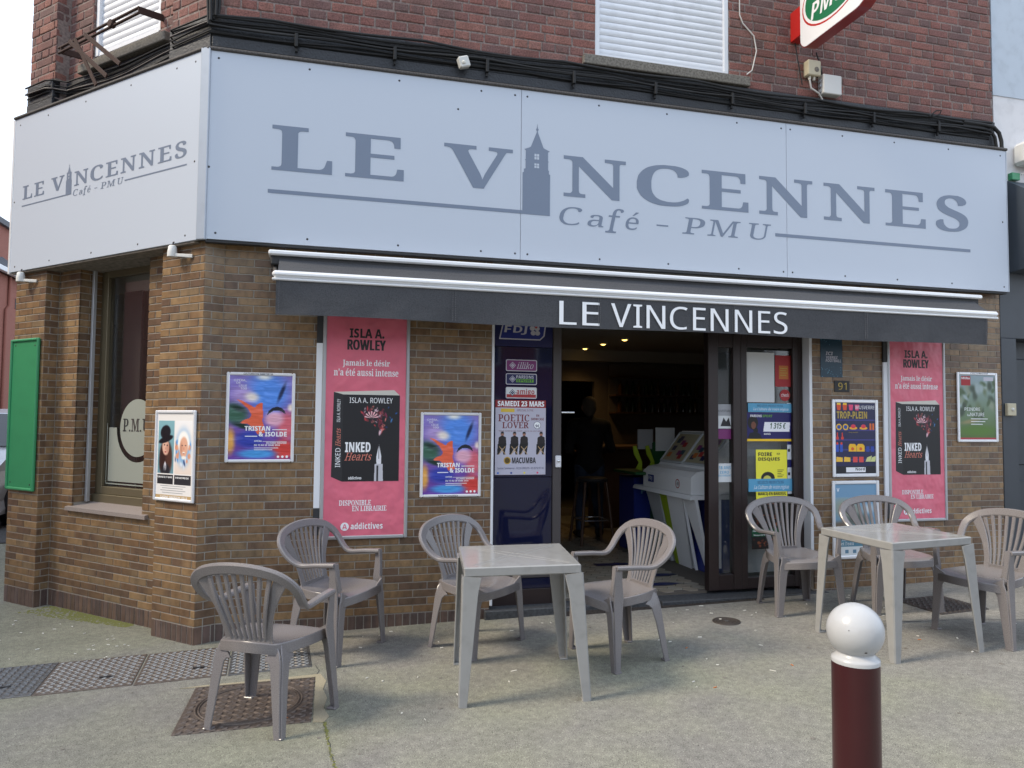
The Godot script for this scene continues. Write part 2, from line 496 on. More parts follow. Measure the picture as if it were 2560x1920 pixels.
func _ready() -> void:
	rng.seed = 20240323
	# --- camera
	var yaw := deg_to_rad(14.778)
	var pitch := deg_to_rad(2.824)
	var roll := deg_to_rad(0.511)
	var fwd := Vector3(sin(yaw) * cos(pitch), sin(pitch), -cos(yaw) * cos(pitch))
	var r0 := fwd.cross(Vector3.UP).normalized()
	var u0 := r0.cross(fwd)
	var cam := Camera3D.new()
	cam.name = "camera"
	cam.fov = 54.855
	cam.near = 0.05
	cam.far = 400.0
	cam.transform = Transform3D(Basis(r0 * cos(roll) + u0 * sin(roll), u0 * cos(roll) - r0 * sin(roll), -fwd), CAM)
	add_child(cam)
	cam.current = true
	# --- sky and exposure
	var env := Environment.new()
	env.background_mode = Environment.BG_SKY
	var sm := ProceduralSkyMaterial.new()
	sm.sky_top_color = Color(0.75, 0.805, 0.885)
	sm.sky_horizon_color = Color(0.85, 0.885, 0.925)
	sm.sky_curve = 0.22
	sm.ground_bottom_color = Color(0.36, 0.35, 0.33)
	sm.ground_horizon_color = Color(0.55, 0.56, 0.57)
	sm.sun_angle_max = 40.0
	sm.sun_curve = 0.12
	var cn := FastNoiseLite.new()
	cn.seed = 12
	cn.frequency = 0.006
	cn.fractal_octaves = 5
	var cover := cn.get_seamless_image(1024, 512)
	cover.convert(Image.FORMAT_RGBA8)
	var cd := cover.get_data()
	for i in 1024 * 512:
		var t := cd[i * 4] / 255.0
		var a := smoothstep(0.30, 0.72, t)
		cd[i * 4] = 255; cd[i * 4 + 1] = 255; cd[i * 4 + 2] = 255
		cd[i * 4 + 3] = int(a * 150)
	cover.set_data(1024, 512, false, Image.FORMAT_RGBA8, cd)
	sm.sky_cover = ImageTexture.create_from_image(cover)
	sm.sky_cover_modulate = Color(0.36, 0.36, 0.36)
	var sky := Sky.new()
	sky.sky_material = sm
	env.sky = sky
	env.tonemap_mode = Environment.TONE_MAPPER_LINEAR
	env.tonemap_exposure = 2.25
	env.sdfgi_enabled = true
	env.ssao_enabled = true
	env.ssil_enabled = true
	var we := WorldEnvironment.new()
	we.name = "world_environment"
	we.environment = env
	add_child(we)
	# --- the sun behind thin haze, from the street's left
	var sun := DirectionalLight3D.new()
	sun.name = "sun"
	sun.light_color = Color(1.0, 0.945, 0.86)
	sun.light_energy = 0.56
	sun.light_angular_distance = 16.0
	sun.shadow_enabled = true
	var az := deg_to_rad(88.0)
	var el := deg_to_rad(44.0)
	var to_sun := Vector3(-sin(az) * cos(el), sin(el), cos(az) * cos(el))
	add_child(sun)
	sun.look_at_from_position(Vector3.ZERO, -to_sun, Vector3.UP)

	make_materials()
	build_ground()
	build_cafe()
	build_neighbours()
	build_fascia()
	build_awning()
	build_doorway()
	build_interior()
	build_posters()
	build_wall_fittings()
	build_street_things()
	build_car()
	build_small_things()

# ---------- the setting
func axis_lines(coarse_lo: Array, lo: float, hi: float, step: float, coarse_hi: Array) -> Array:
	var a := coarse_lo.duplicate()
	var cnt := int(round((hi - lo) / step))
	for i in cnt + 1:
		a.append(lo + step * i)
	a.append_array(coarse_hi)
	return a

func build_ground() -> void:
	var xs := axis_lines([-120.0, -60.0, -30.0, -18.0, -11.0, -8.0], -6.0, 7.5, 0.09, [9.0, 12.0, 20.0, 40.0, 120.0])
	var zs := axis_lines([-120.0, -60.0, -30.0, -16.0, -10.0, -6.0], -4.0, 5.0, 0.09, [6.0, 8.0, 12.0, 20.0, 40.0, 120.0])
	var big := FastNoiseLite.new(); big.seed = 5; big.frequency = 0.55; big.fractal_octaves = 4
	var mid := FastNoiseLite.new(); mid.seed = 8; mid.frequency = 2.4; mid.fractal_octaves = 3
	var v := PackedVector3Array(); var n := PackedVector3Array(); var c := PackedColorArray(); var ix := PackedInt32Array()
	var nn := Vector3(-0.021, 1, 0.010).normalized()
	for z in zs:
		for x in xs:
			v.append(Vector3(x, ground_y(x, z), z)); n.append(nn)
			var b := big.get_noise_2d(x, z)
			var m := mid.get_noise_2d(x, z)
			var moss := clampf(0.60 + 1.3 * b + 0.5 * m - 0.16 * x, 0.0, 1.0)   # algae grown into the old binder
			var k := Color(0.375, 0.360, 0.322).lerp(Color(0.352, 0.350, 0.268), moss)
			var s := 1.0 + 0.16 * m + 0.10 * b
			c.append(Color(k.r * s, k.g * s, k.b * s))
	var w := xs.size()
	for j in zs.size() - 1:
		for i in w - 1:
			var a := j * w + i
			ix.append_array([a, a + 1, a + w, a + 1, a + w + 1, a + w])
	var arr := []
	arr.resize(Mesh.ARRAY_MAX)
	arr[Mesh.ARRAY_VERTEX] = v; arr[Mesh.ARRAY_NORMAL] = n; arr[Mesh.ARRAY_COLOR] = c; arr[Mesh.ARRAY_INDEX] = ix
	var am := ArrayMesh.new()
	am.add_surface_from_arrays(Mesh.PRIMITIVE_TRIANGLES, arr)
	var o := inst(am, "pavement", M["asphalt"], self)
	o.set_meta("kind", "structure")
	# the side street beyond the corner, with its kerb
	var mb := MB.new()
	var road := [Vector3(-8.2, 0.010, -60), Vector3(-3.5, 0.010, -60), Vector3(-3.5, 0.010, -4.9), Vector3(-8.2, 0.010, -4.9)]
	for i in 4: road[i].y += ground_y(road[i].x, road[i].z)
	mb.quad(road[0], road[1], road[2], road[3], Vector3.UP)
	struct(mb, "road", M["tarmac"])

# ---------- bricks and tiles
var tile_specs := []
var brick_specs := []

func visible_size(p: Vector3, nrm: Vector3, w: float, h: float) -> float:
	var d := CAM - p
	var l := d.length()
	return w * h * max(d.dot(nrm) / l, 0.0) / (l * l)

func add_piece(list: Array, xf: Transform3D, x0: float, x1: float, y0: float, y1: float, z := 0.0, dark := false) -> void:
	if x1 - x0 < 0.012 or y1 - y0 < 0.01: return
	var p := xf * Vector3((x0 + x1) / 2, (y0 + y1) / 2, z)
	list.append({"xf": Transform3D(xf.basis, p), "w": x1 - x0, "h": y1 - y0, "dark": dark, "size": visible_size(p, xf.basis.z.normalized(), x1 - x0, y1 - y0)})

# running-bond tiles on a face whose local plane is z = 0; holes are Rect2 in local x, y
func tile_face(xf: Transform3D, x0: float, x1: float, y0: float, y1: float, phase: float, holes := []) -> void:
	var P := 0.2145
	var C := 0.0562
	var j := 0.0074
	var base := 0.108
	for row in range(int(floor((y0 - base) / C)), int(ceil((y1 - base) / C))):
		var a := base + row * C
		if row < 0: continue
		var top: float = min(a + C - j, y1)
		if a < y0 - 0.001: continue
		var off := phase + (P / 2 if row % 2 == 0 else 0.0)
		var k0 := int(floor((x0 - off) / P)) - 1
		for k in range(k0, k0 + int((x1 - x0) / P) + 4):
			var u0: float = max(off + k * P + j / 2, x0)
			var u1: float = min(off + (k + 1) * P - j / 2, x1)
			var spans := [[u0, u1]]
			for h in holes:
				var r: Rect2 = h
				if a + C > r.position.y + 0.004 and a < r.end.y - 0.004:
					var nx := []
					for s in spans:
						if s[1] <= r.position.x or s[0] >= r.end.x: nx.append(s)
						else:
							if s[0] < r.position.x: nx.append([s[0], r.position.x])
							if s[1] > r.end.x: nx.append([r.end.x, s[1]])
					spans = nx
			for s in spans:
				add_piece(tile_specs, xf, s[0], s[1], a, top)

func soldier_face(xf: Transform3D, x0: float, x1: float) -> void:
	var P := 0.0568
	var x := x0
	while x < x1 - 0.01:
		add_piece(tile_specs, xf, x, min(x + P - 0.007, x1), -0.13, 0.100, 0.0, true)
		x += P

func brick_face(xf: Transform3D, x0: float, x1: float, y0: float, y1: float, sd: int, holes := []) -> void:
	var C := 0.0755
	var rows := int((y1 - y0) / C)
	var r := RandomNumberGenerator.new()
	r.seed = sd
	for row in rows:
		var a := y0 + row * C
		var header := row % 2 == 1
		var P := 0.121 if header else 0.240
		var x := x0 - r.randf() * P * 0.3 - (0.03 if header else 0.09)
		while x < x1:
			var L := P * r.randf_range(0.94, 1.05)
			var spans := [[max(x + 0.006, x0), min(x + L - 0.006, x1)]]
			for h in holes:
				var q: Rect2 = h
				if a + C > q.position.y + 0.004 and a < q.end.y - 0.004:
					var nx := []
					for s in spans:
						if s[1] <= q.position.x or s[0] >= q.end.x: nx.append(s)
						else:
							if s[0] < q.position.x: nx.append([s[0], q.position.x])
							if s[1] > q.end.x: nx.append([q.end.x, s[1]])
					spans = nx
			for s in spans:
				add_piece(brick_specs, xf, s[0], s[1], a + r.randf_range(0.0, 0.003), a + C - r.randf_range(0.009, 0.013), r.randf_range(-0.003, 0.003))
			x += L

func piece_mesh(mb: MB, xf: Transform3D, w: float, h: float, cols: Array, rough_edge: float, sd: int, depth := 0.012) -> void:
	var ch := 0.0016 if rough_edge <= 0.0 else 0.004
	var r := RandomNumberGenerator.new()
	r.seed = sd
	var nx := cols.size() - 1
	mb.xf = xf
	var X := []
	for i in nx + 1: X.append(-w / 2 + ch + (w - 2 * ch) * i / nx)
	var top := []
	var bot := []
	for i in nx + 1:
		top.append(Vector3(X[i], h / 2 - ch - r.randf() * rough_edge, r.randf_range(-1, 0) * rough_edge * 0.3))
		bot.append(Vector3(X[i], -h / 2 + ch + r.randf() * rough_edge, r.randf_range(-1, 0) * rough_edge * 0.3))
	var o := Vector3(0, 0, 1)
	for i in nx:
		for t in [[bot[i], bot[i + 1], top[i + 1], cols[i], cols[i + 1], cols[i + 1]], [bot[i], top[i + 1], top[i], cols[i], cols[i + 1], cols[i]]]:
			mb.v.append_array([xf * t[0], xf * t[2], xf * t[1]])
			var nz := (xf.basis * o).normalized()
			if (mb.v[mb.v.size() - 2] - mb.v[mb.v.size() - 3]).cross(mb.v[mb.v.size() - 1] - mb.v[mb.v.size() - 3]).dot(nz) > 0.0:
				var sw: Vector3 = mb.v[mb.v.size() - 1]
				mb.v[mb.v.size() - 1] = mb.v[mb.v.size() - 2]
				mb.v[mb.v.size() - 2] = sw
				mb.c.append_array([t[3], t[4], t[5]])
			else:
				mb.c.append_array([t[3], t[5], t[4]])
			mb.n.append_array([nz, nz, nz])
			mb.uv.append_array([Vector2.ZERO, Vector2.ZERO, Vector2.ZERO])
		mb.col = cols[i]
		var bt0 := Vector3(X[i], h / 2, -ch)
		var bt1 := Vector3(X[i + 1], h / 2, -ch)
		mb.quad(top[i], top[i + 1], bt1, bt0, Vector3(0, 1, 1))
		mb.quad(bt0, bt1, bt1 - o * depth, bt0 - o * depth, Vector3(0, 1, 0))
		var bb0 := Vector3(X[i], -h / 2, -ch)
		var bb1 := Vector3(X[i + 1], -h / 2, -ch)
		mb.quad(bot[i], bot[i + 1], bb1, bb0, Vector3(0, -1, 1))
		mb.quad(bb0, bb1, bb1 - o * depth, bb0 - o * depth, Vector3(0, -1, 0))
	for s in [-1.0, 1.0]:
		var i := 0 if s < 0 else nx
		mb.col = cols[i]
		var e0 := Vector3(s * w / 2, -h / 2, -ch)
		var e1 := Vector3(s * w / 2, h / 2, -ch)
		mb.quad(bot[i], top[i], e1, e0, Vector3(s, 0, 1))
		mb.quad(e0, e1, e1 - o * depth, e0 - o * depth, Vector3(s, 0, 0))
	mb.xf = Transform3D()

func tile_cols(r: RandomNumberGenerator, plinth := false) -> Array:
	var pal := [Color(0.150, 0.098, 0.080), Color(0.125, 0.085, 0.072), Color(0.175, 0.112, 0.085), Color(0.11, 0.078, 0.07), Color(0.14, 0.092, 0.07), Color(0.16, 0.11, 0.095)] if plinth else [Color(0.300, 0.190, 0.096), Color(0.258, 0.156, 0.076), Color(0.218, 0.129, 0.066), Color(0.180, 0.107, 0.060), Color(0.152, 0.094, 0.060), Color(0.235, 0.158, 0.088)]
	var a: Color = pal[r.randi() % 6]
	var b: Color = pal[r.randi() % 6]
	var out := []
	var mode := r.randi() % 3
	for i in 5:
		var t := i / 4.0
		var k := a
		if mode == 0: k = a.lerp(b, smoothstep(0.2, 0.9, t) * 0.8)
		elif mode == 1: k = a.lerp(b, 0.25 if i == 0 or i == 4 else 0.0)
		k = k * r.randf_range(0.9, 1.1)
		k.a = 1.0
		out.append(k)
	return out

func brick_cols(r: RandomNumberGenerator) -> Array:
	var pal := [Color(0.29, 0.122, 0.102), Color(0.325, 0.140, 0.114), Color(0.255, 0.118, 0.104), Color(0.19, 0.112, 0.104), Color(0.35, 0.165, 0.132), Color(0.215, 0.120, 0.110)]
	var a: Color = pal[r.randi() % 6]
	var b: Color = pal[r.randi() % 6]
	var out := []
	for i in 4:
		var k := a.lerp(b, r.randf() * 0.6) * r.randf_range(0.85, 1.12)
		k.a = 1.0
		out.append(k)
	return out

func lay_pieces(specs: Array, parent: Node, called: String, m: Material, bricks: bool) -> void:
	specs.sort_custom(func(a, b): return a.size > b.size)
	var r := RandomNumberGenerator.new()
	r.seed = 77 if bricks else 78
	var cache := []
	var rest := MB.new()
	for i in specs.size():
		var s: Dictionary = specs[i]
		if i < 300:
			var key := r.randi() % 28
			var mesh: ArrayMesh = null
			for e in cache:
				if e[0] == key and abs(e[1] - s.w) < 0.004 and abs(e[2] - s.h) < 0.002: mesh = e[3]
			if mesh == null:
				var one := MB.new()
				piece_mesh(one, Transform3D(), s.w, s.h, brick_cols(r) if bricks else tile_cols(r, s.dark), 0.005 if bricks else 0.0, r.randi())
				mesh = one.mesh()
				cache.append([key, s.w, s.h, mesh])
			inst(mesh, called, m, parent, s.xf)
		else:
			piece_mesh(rest, s.xf, s.w, s.h, brick_cols(r) if bricks else tile_cols(r, s.dark), 0.005 if bricks else 0.0, r.randi())
	if specs.size() > 300:
		put(rest, called + "_field", m, parent).set_meta("kind", "stuff")

func slat_mesh(w: float, h: float) -> ArrayMesh:   # one rounded roller-shutter slat
	var mb := MB.new()
	var prof := []
	var nr := []
	for i in 7:
		var a := -1.0 + 2.0 * i / 6.0
		prof.append(Vector2(a * h * 0.46, 0.007 * (1.0 - a * a)))
		nr.append(Vector3(0, a * 0.55, 1).normalized())
	for i in 6:
		var p: Vector2 = prof[i]
		var q: Vector2 = prof[i + 1]
		mb.quadn(Vector3(-w / 2, p.x, p.y), Vector3(w / 2, p.x, p.y), Vector3(w / 2, q.x, q.y), Vector3(-w / 2, q.x, q.y), nr[i], nr[i], nr[i + 1], nr[i + 1])
	mb.quad(Vector3(-w / 2, h * 0.46, 0), Vector3(w / 2, h * 0.46, 0), Vector3(w / 2, h * 0.5, -0.005), Vector3(-w / 2, h * 0.5, -0.005), Vector3(0, 1, 1))
	mb.quad(Vector3(-w / 2, -h * 0.46, 0), Vector3(w / 2, -h * 0.46, 0), Vector3(w / 2, -h * 0.5, -0.005), Vector3(-w / 2, -h * 0.5, -0.005), Vector3(0, -1, 1))
	return mb.mesh()

func shutter_window(parent: Node, xf: Transform3D, x0: float, x1: float, y0: float, y1: float, fw: float, label: String) -> void:
	var mb := MB.new()
	mb.xf = xf
	mb.bev(Vector3(x0, y0, -0.03), Vector3(x0 + fw, y1, 0.02), 0.003)
	mb.bev(Vector3(x1 - fw, y0, -0.03), Vector3(x1, y1, 0.02), 0.003)
	mb.bev(Vector3(x0 + fw, y0, -0.02), Vector3(x1 - fw, y0 + 0.035, 0.012), 0.003)
	mb.box(Vector3(x0 + fw, y0, -0.05), Vector3(x1 - fw, y1, -0.03))
	var w := put(mb, "window", M["window_white"], parent)
	tag(w, label)
	var H := 0.0585
	var sl := slat_mesh(x1 - x0 - 2 * fw, H)
	var y := y0 + 0.035 + H / 2
	while y < y1:
		inst(sl, "slat", M["shutter"], w, xf * Transform3D(Basis(), Vector3((x0 + x1) / 2, y, -0.012)))
		y += H

func boxes(parent: Node, called: String, m: Material, xf: Transform3D, list: Array, bevel := 0.0) -> MeshInstance3D:
	var mb := MB.new()
	mb.xf = xf
	for b in list:
		if bevel > 0.0: mb.bev(b[0], b[1], bevel)
		else: mb.box(b[0], b[1])
	return put(mb, called, m, parent)

func build_cafe() -> void:
	var cafe := thing("cafe_building", "corner cafe building with brown tiled ground floor and red brick upper storey", "building")
	var I := Transform3D()
	var t := 0.004
	# --- ground floor: mortar bed and tiles
	var mb := MB.new()
	mb.box(Vector3(-0.66, -0.4, -0.25), Vector3(1.312, 2.79, -t))
	mb.box(Vector3(4.205, -0.4, -0.25), Vector3(6.283, 2.79, -t))
	mb.box(Vector3(1.312, 2.42, -0.25), Vector3(4.205, 2.79, -0.02))
	mb.xf = CH
	mb.box(Vector3(-0.475, -0.4, -0.36), Vector3(-0.002, 2.79, -t))
	mb.box(Vector3(-2.51, -0.4, -0.36), Vector3(-2.044, 2.79, -t))
	mb.box(Vector3(-2.044, -0.4, -0.42), Vector3(-0.475, 0.80, -0.115 - t))
	mb.box(Vector3(-0.80 + t, 0.80, -0.42), Vector3(-0.475, 2.79, -0.115 - t))
	mb.box(Vector3(-2.044, 0.80, -0.42), Vector3(-1.74 - t, 2.79, -0.115 - t))
	mb.xf = Transform3D(Basis(Vector3.RIGHT, Vector3(0, 0, 1), Vector3(0, -1, 0)), Vector3(0, -0.4, 0))   # plan polygons: y becomes depth
	mb.xf = Transform3D()
	var ret := Transform3D(Basis(Vector3.UP, deg_to_rad(27.83)), Vector3(-0.780, 0, 0.066))
	mb.xf = ret
	mb.box(Vector3(0.004, -0.4, -0.05), Vector3(0.1415, 2.79, -t))
	mb.xf = I
	var wall := put(mb, "tiled_wall", M["mortar"], cafe)
	tag(wall, "brown glazed tile cladding with pale joints")
	var door_hole := Rect2(1.3, -1, 2.9, 5)
	tile_face(I, -0.655, 1.312, 0.108, 2.79, -0.455)
	soldier_face(I, -0.652, 1.312)
	tile_face(I, 4.205, 6.283, 0.108, 2.79, 4.30)
	soldier_face(I, 4.207, 6.283)
	tile_face(ret, 0.003, 0.1385, 0.108, 2.79, -0.05)
	soldier_face(ret, 0.003, 0.1385)
	tile_face(CH, -0.475, -0.002, 0.108, 2.79, -0.05)
	soldier_face(CH, -0.473, -0.002)
	tile_face(CH, -2.51, -2.042, 0.108, 2.79, -2.45)
	soldier_face(CH, -2.508, -2.042)
	var rec := CH * Transform3D(Basis(), Vector3(0, 0, -0.115))
	tile_face(rec, -2.04, -0.475, 0.108, 2.79, -0.07, [Rect2(-1.74, 0.78, 0.94, 3.0)])
	soldier_face(rec, -2.038, -0.475)
	# pillar return and window reveals
	var pr := CH * Transform3D(Basis(Vector3.UP, PI / 2), Vector3(-2.04, 0, 0))
	tile_face(pr, 0.002, 0.112, 0.108, 2.79, -0.06)
	soldier_face(pr, 0.002, 0.112)
	var rv := CH * Transform3D(Basis(Vector3.UP, PI / 2), Vector3(-1.74, 0, -0.115))
	tile_face(rv, 0.002, 0.20, 0.83, 2.79, -0.02)
	lay_pieces(tile_specs, wall, "tile", M["tile"], false)
	# hidden side walls, back and slabs close the room
	mb = MB.new()
	mb.box(Vector3(-2.54, -0.4, -9.0), Vector3(-2.30, 2.79, -1.85))
	mb.box(Vector3(6.05, -0.4, -9.0), Vector3(6.28, 2.79, -0.25))
	mb.box(Vector3(-2.30, -0.4, -9.0), Vector3(6.05, 2.79, -8.8))
	put(mb, "side_wall", M["interior_dark"], cafe)
	mb = MB.new()
	mb.prism(PackedVector2Array([Vector2(-0.45, 0.15), Vector2(6.1, 0.15), Vector2(6.1, 8.8), Vector2(-2.35, 8.8), Vector2(-2.35, 2.1)]), 0, 0.15)
	var ceil_xf := Transform3D(Basis(Vector3(1, 0, 0), Vector3(0, 0, -1), Vector3(0, 1, 0)), Vector3(0, 2.62, -0.1))
	var slab := put(mb, "ceiling", M["ceiling"], cafe)
	slab.transform = ceil_xf
	# --- window in the cut-off corner
	mb = MB.new()
	mb.xf = CH
	mb.bev(Vector3(-1.68, 0.90, -0.345), Vector3(-1.62, 2.78, -0.285), 0.004)
	mb.bev(Vector3(-0.86, 0.90, -0.345), Vector3(-0.80, 2.78, -0.285), 0.004)
	mb.bev(Vector3(-1.62, 0.90, -0.345), Vector3(-0.86, 0.965, -0.285), 0.004)
	mb.bev(Vector3(-1.62, 2.72, -0.345), Vector3(-0.86, 2.78, -0.285), 0.004)
	mb.bev(Vector3(-1.735, 0.83, -0.36), Vector3(-0.80, 0.90, -0.27), 0.004)
	mb.bev(Vector3(-1.735, 0.90, -0.36), Vector3(-1.685, 2.78, -0.30), 0.004)
	var win := put(mb, "window", M["bronze_frame"], cafe)
	tag(win, "tall bronze framed window with frosted lower half")
	mb = MB.new(); mb.xf = CH
	mb.box(Vector3(-1.62, 0.965, -0.318), Vector3(-0.86, 2.72, -0.312))
	put(mb, "pane", M["glass"], win)
	# frosted film: a disc, a field below it with a clear band, letters left clear
	var film := Node3D.new(); film.name = "frosted_film"; win.add_child(film); film.transform = CH * Transform3D(Basis(), Vector3(0, 0, -0.3105))
	var cx := -1.19; var cy := 1.455; var R := 0.235
	var field := PackedVector2Array([Vector2(-1.575, 1.01), Vector2(-0.88, 1.01), Vector2(-0.88, 1.455)])
	for i in 17:
		var a := -PI * i / 16.0 if false else -PI + PI * (16 - i) / 16.0
		field.append(Vector2(cx + (R + 0.045) * cos(a), cy + (R + 0.045) * sin(a)))
	field.append(Vector2(-1.575, 1.455))
	mb = MB.new()
	mb.flat(field, 0)
	mb.flat(PackedVector2Array(ring_pts(cx, cy, R, R, 40)), 0)
	mb.flat(PackedVector2Array([Vector2(-1.595, 0.985), Vector2(-0.87, 0.985), Vector2(-0.87, 0.995), Vector2(-1.595, 0.995)]), 0)
	mb.flat(PackedVector2Array([Vector2(-1.605, 0.985), Vector2(-1.597, 0.985), Vector2(-1.597, 1.49), Vector2(-1.605, 1.49)]), 0)
	put(mb, "film", M["frosted"], film)
	words(film, "P", SERIFB, -1.385, -1.312, 1.425, 1.53, 0.001, M["black_print"], 0.0, "letter")
	print_rect(film, "full_stop", M["black_print"], -1.302, -1.286, 1.425, 1.44, 0.001)
	words(film, "M", SERIFB, -1.274, -1.165, 1.425, 1.53, 0.001, M["grey_frame"], 0.0, "letter")
	print_rect(film, "full_stop", M["black_print"], -1.155, -1.139, 1.425, 1.44, 0.001)
	words(film, "U", SERIFB, -1.125, -1.03, 1.425, 1.53, 0.001, M["black_print"], 0.0, "letter")
	mb = MB.new(); mb.xf = CH
	mb.bev(Vector3(-1.72, 0.84, -0.235), Vector3(-1.692, 2.79, -0.205), 0.003)
	put(mb, "shutter_guide", M["steel_strip"], win)
	mb = MB.new(); mb.xf = CH
	mb.box(Vector3(-1.66, 0.9, -0.47), Vector3(-1.40, 2.62, -0.45))
	put(mb, "curtain", M["grey_frame"], win)
	mb = MB.new(); mb.xf = CH
	for e in [[-1.79, -0.72]]:
		var a := [Vector3(e[0], 0.775, -0.085), Vector3(e[1], 0.775, -0.085), Vector3(e[1], 0.805, -0.085), Vector3(e[0], 0.805, -0.085), Vector3(e[0], 0.775, -0.34), Vector3(e[1], 0.775, -0.34), Vector3(e[1], 0.845, -0.34), Vector3(e[0], 0.845, -0.34)]
		mb.quad(a[0], a[1], a[2], a[3], Vector3(0, 0, 1)); mb.quad(a[3], a[2], a[6], a[7], Vector3.UP); mb.quad(a[0], a[1], a[5], a[4], Vector3.DOWN)
		mb.quad(a[0], a[3], a[7], a[4], Vector3.LEFT); mb.quad(a[1], a[2], a[6], a[5], Vector3.RIGHT)
	put(mb, "window_sill", M["pink_sill"], cafe)

	# --- upper storey
	var CHU := CH * Transform3D(Basis(), Vector3(0, 0, -0.045))
	mb = MB.new()
	var wx0 := 2.163; var wx1 := 3.403; var wy0 := 4.545
	mb.box(Vector3(-0.775, 2.79, -0.30), Vector3(6.255, wy0, -0.006))
	mb.box(Vector3(-0.775, wy0, -0.30), Vector3(wx0, 7.4, -0.006))
	mb.box(Vector3(wx1, wy0, -0.30), Vector3(6.255, 7.4, -0.006))
	mb.box(Vector3(wx0, 6.3, -0.30), Vector3(wx1, 7.4, -0.006))
	mb.xf = CHU
	mb.box(Vector3(-0.52, 2.79, -0.40), Vector3(-0.055, 7.4, -0.006))
	mb.box(Vector3(-2.52, 2.79, -0.40), Vector3(-2.12, 7.4, -0.006))
	mb.box(Vector3(-2.12, 2.79, -0.42), Vector3(-0.52, 4.55, -0.121))
	mb.box(Vector3(-0.845, 4.55, -0.42), Vector3(-0.52, 7.4, -0.121))
	mb.box(Vector3(-2.12, 4.55, -0.42), Vector3(-1.765, 7.4, -0.121))
	mb.box(Vector3(-1.765, 6.2, -0.42), Vector3(-0.845, 7.4, -0.121))
	mb.xf = I
	mb.box(Vector3(-2.54, 2.79, -9.0), Vector3(-2.30, 7.4, -1.95))
	mb.box(Vector3(6.05, 2.79, -9.0), Vector3(6.255, 7.4, -0.30))
	mb.box(Vector3(-2.54, 7.4, -9.0), Vector3(6.255, 7.6, -2.0))
	var up := put(mb, "upper_wall", M["old_mortar"], cafe)
	tag(up, "red brick upper wall with worn bricks")
	brick_face(I, -0.783, 6.258, 4.462, 5.95, 11, [Rect2(wx0, wy0, wx1 - wx0, 3.0)])
	brick_face(CHU, -0.52, -0.049, 4.462, 5.45, 12)
	brick_face(CHU, -2.52, -2.12, 4.462, 5.75, 13)
	brick_face(CHU * Transform3D(Basis(), Vector3(0, 0, -0.115)), -2.12, -0.52, 4.462, 5.45, 14, [Rect2(-1.765, 4.55, 0.92, 3.0)])
	brick_face(CHU * Transform3D(Basis(Vector3.UP, PI / 2), Vector3(-2.12, 0, 0)), 0.0, 0.115, 4.462, 5.60, 15)
	brick_face(CHU * Transform3D(Basis(Vector3.UP, PI / 2), Vector3(-1.765, 0, -0.115)), 0.0, 0.05, 4.56, 5.45, 16)
	lay_pieces(brick_specs, up, "brick", M["brick"], true)
	# the course painted black over the fascia
	mb = MB.new()
	for k in 4:
		var y := 4.135 + k * 0.08
		mb.bev(Vector3(-0.783, y, -0.012), Vector3(6.262, y + 0.079, 0.014 + 0.004 * (k % 2)), 0.004)
	for s in [[-0.52, -0.049, 0.0], [-2.525, -2.12, 0.0], [-2.12, -0.52, -0.115]]:
		mb.xf = CHU
		for k in 4:
			var y := 4.135 + k * 0.08
			mb.bev(Vector3(s[0], y, s[2] - 0.05), Vector3(s[1], y + 0.079, s[2] + 0.014 + 0.004 * (k % 2)), 0.004)
	mb.xf = I
	put(mb, "painted_course", M["black_paint"], cafe)
	shutter_window(cafe, Transform3D(Basis(), Vector3(0, 0, -0.03)), wx0, wx1, wy0 + 0.01, 6.3, 0.042, "white roller shutter window over the long fascia sign")
	shutter_window(cafe, CHU * Transform3D(Basis(), Vector3(0, 0, -0.155)), -1.76, -0.85, 4.62, 6.2, 0.045, "white roller shutter window above the corner sign")
	mb = MB.new()
	mb.bev(Vector3(2.05, 4.462, -0.2), Vector3(3.585, 4.545, 0.045), 0.006)
	put(mb, "window_sill", M["stone_sill"], cafe)
	mb = MB.new()
	mb.xf = CHU
	mb.bev(Vector3(-1.87, 4.462, -0.20), Vector3(-0.69, 4.54, -0.05), 0.006)
	mb.xf = I
	put(mb, "window_sill", M["stone_sill"], cafe)

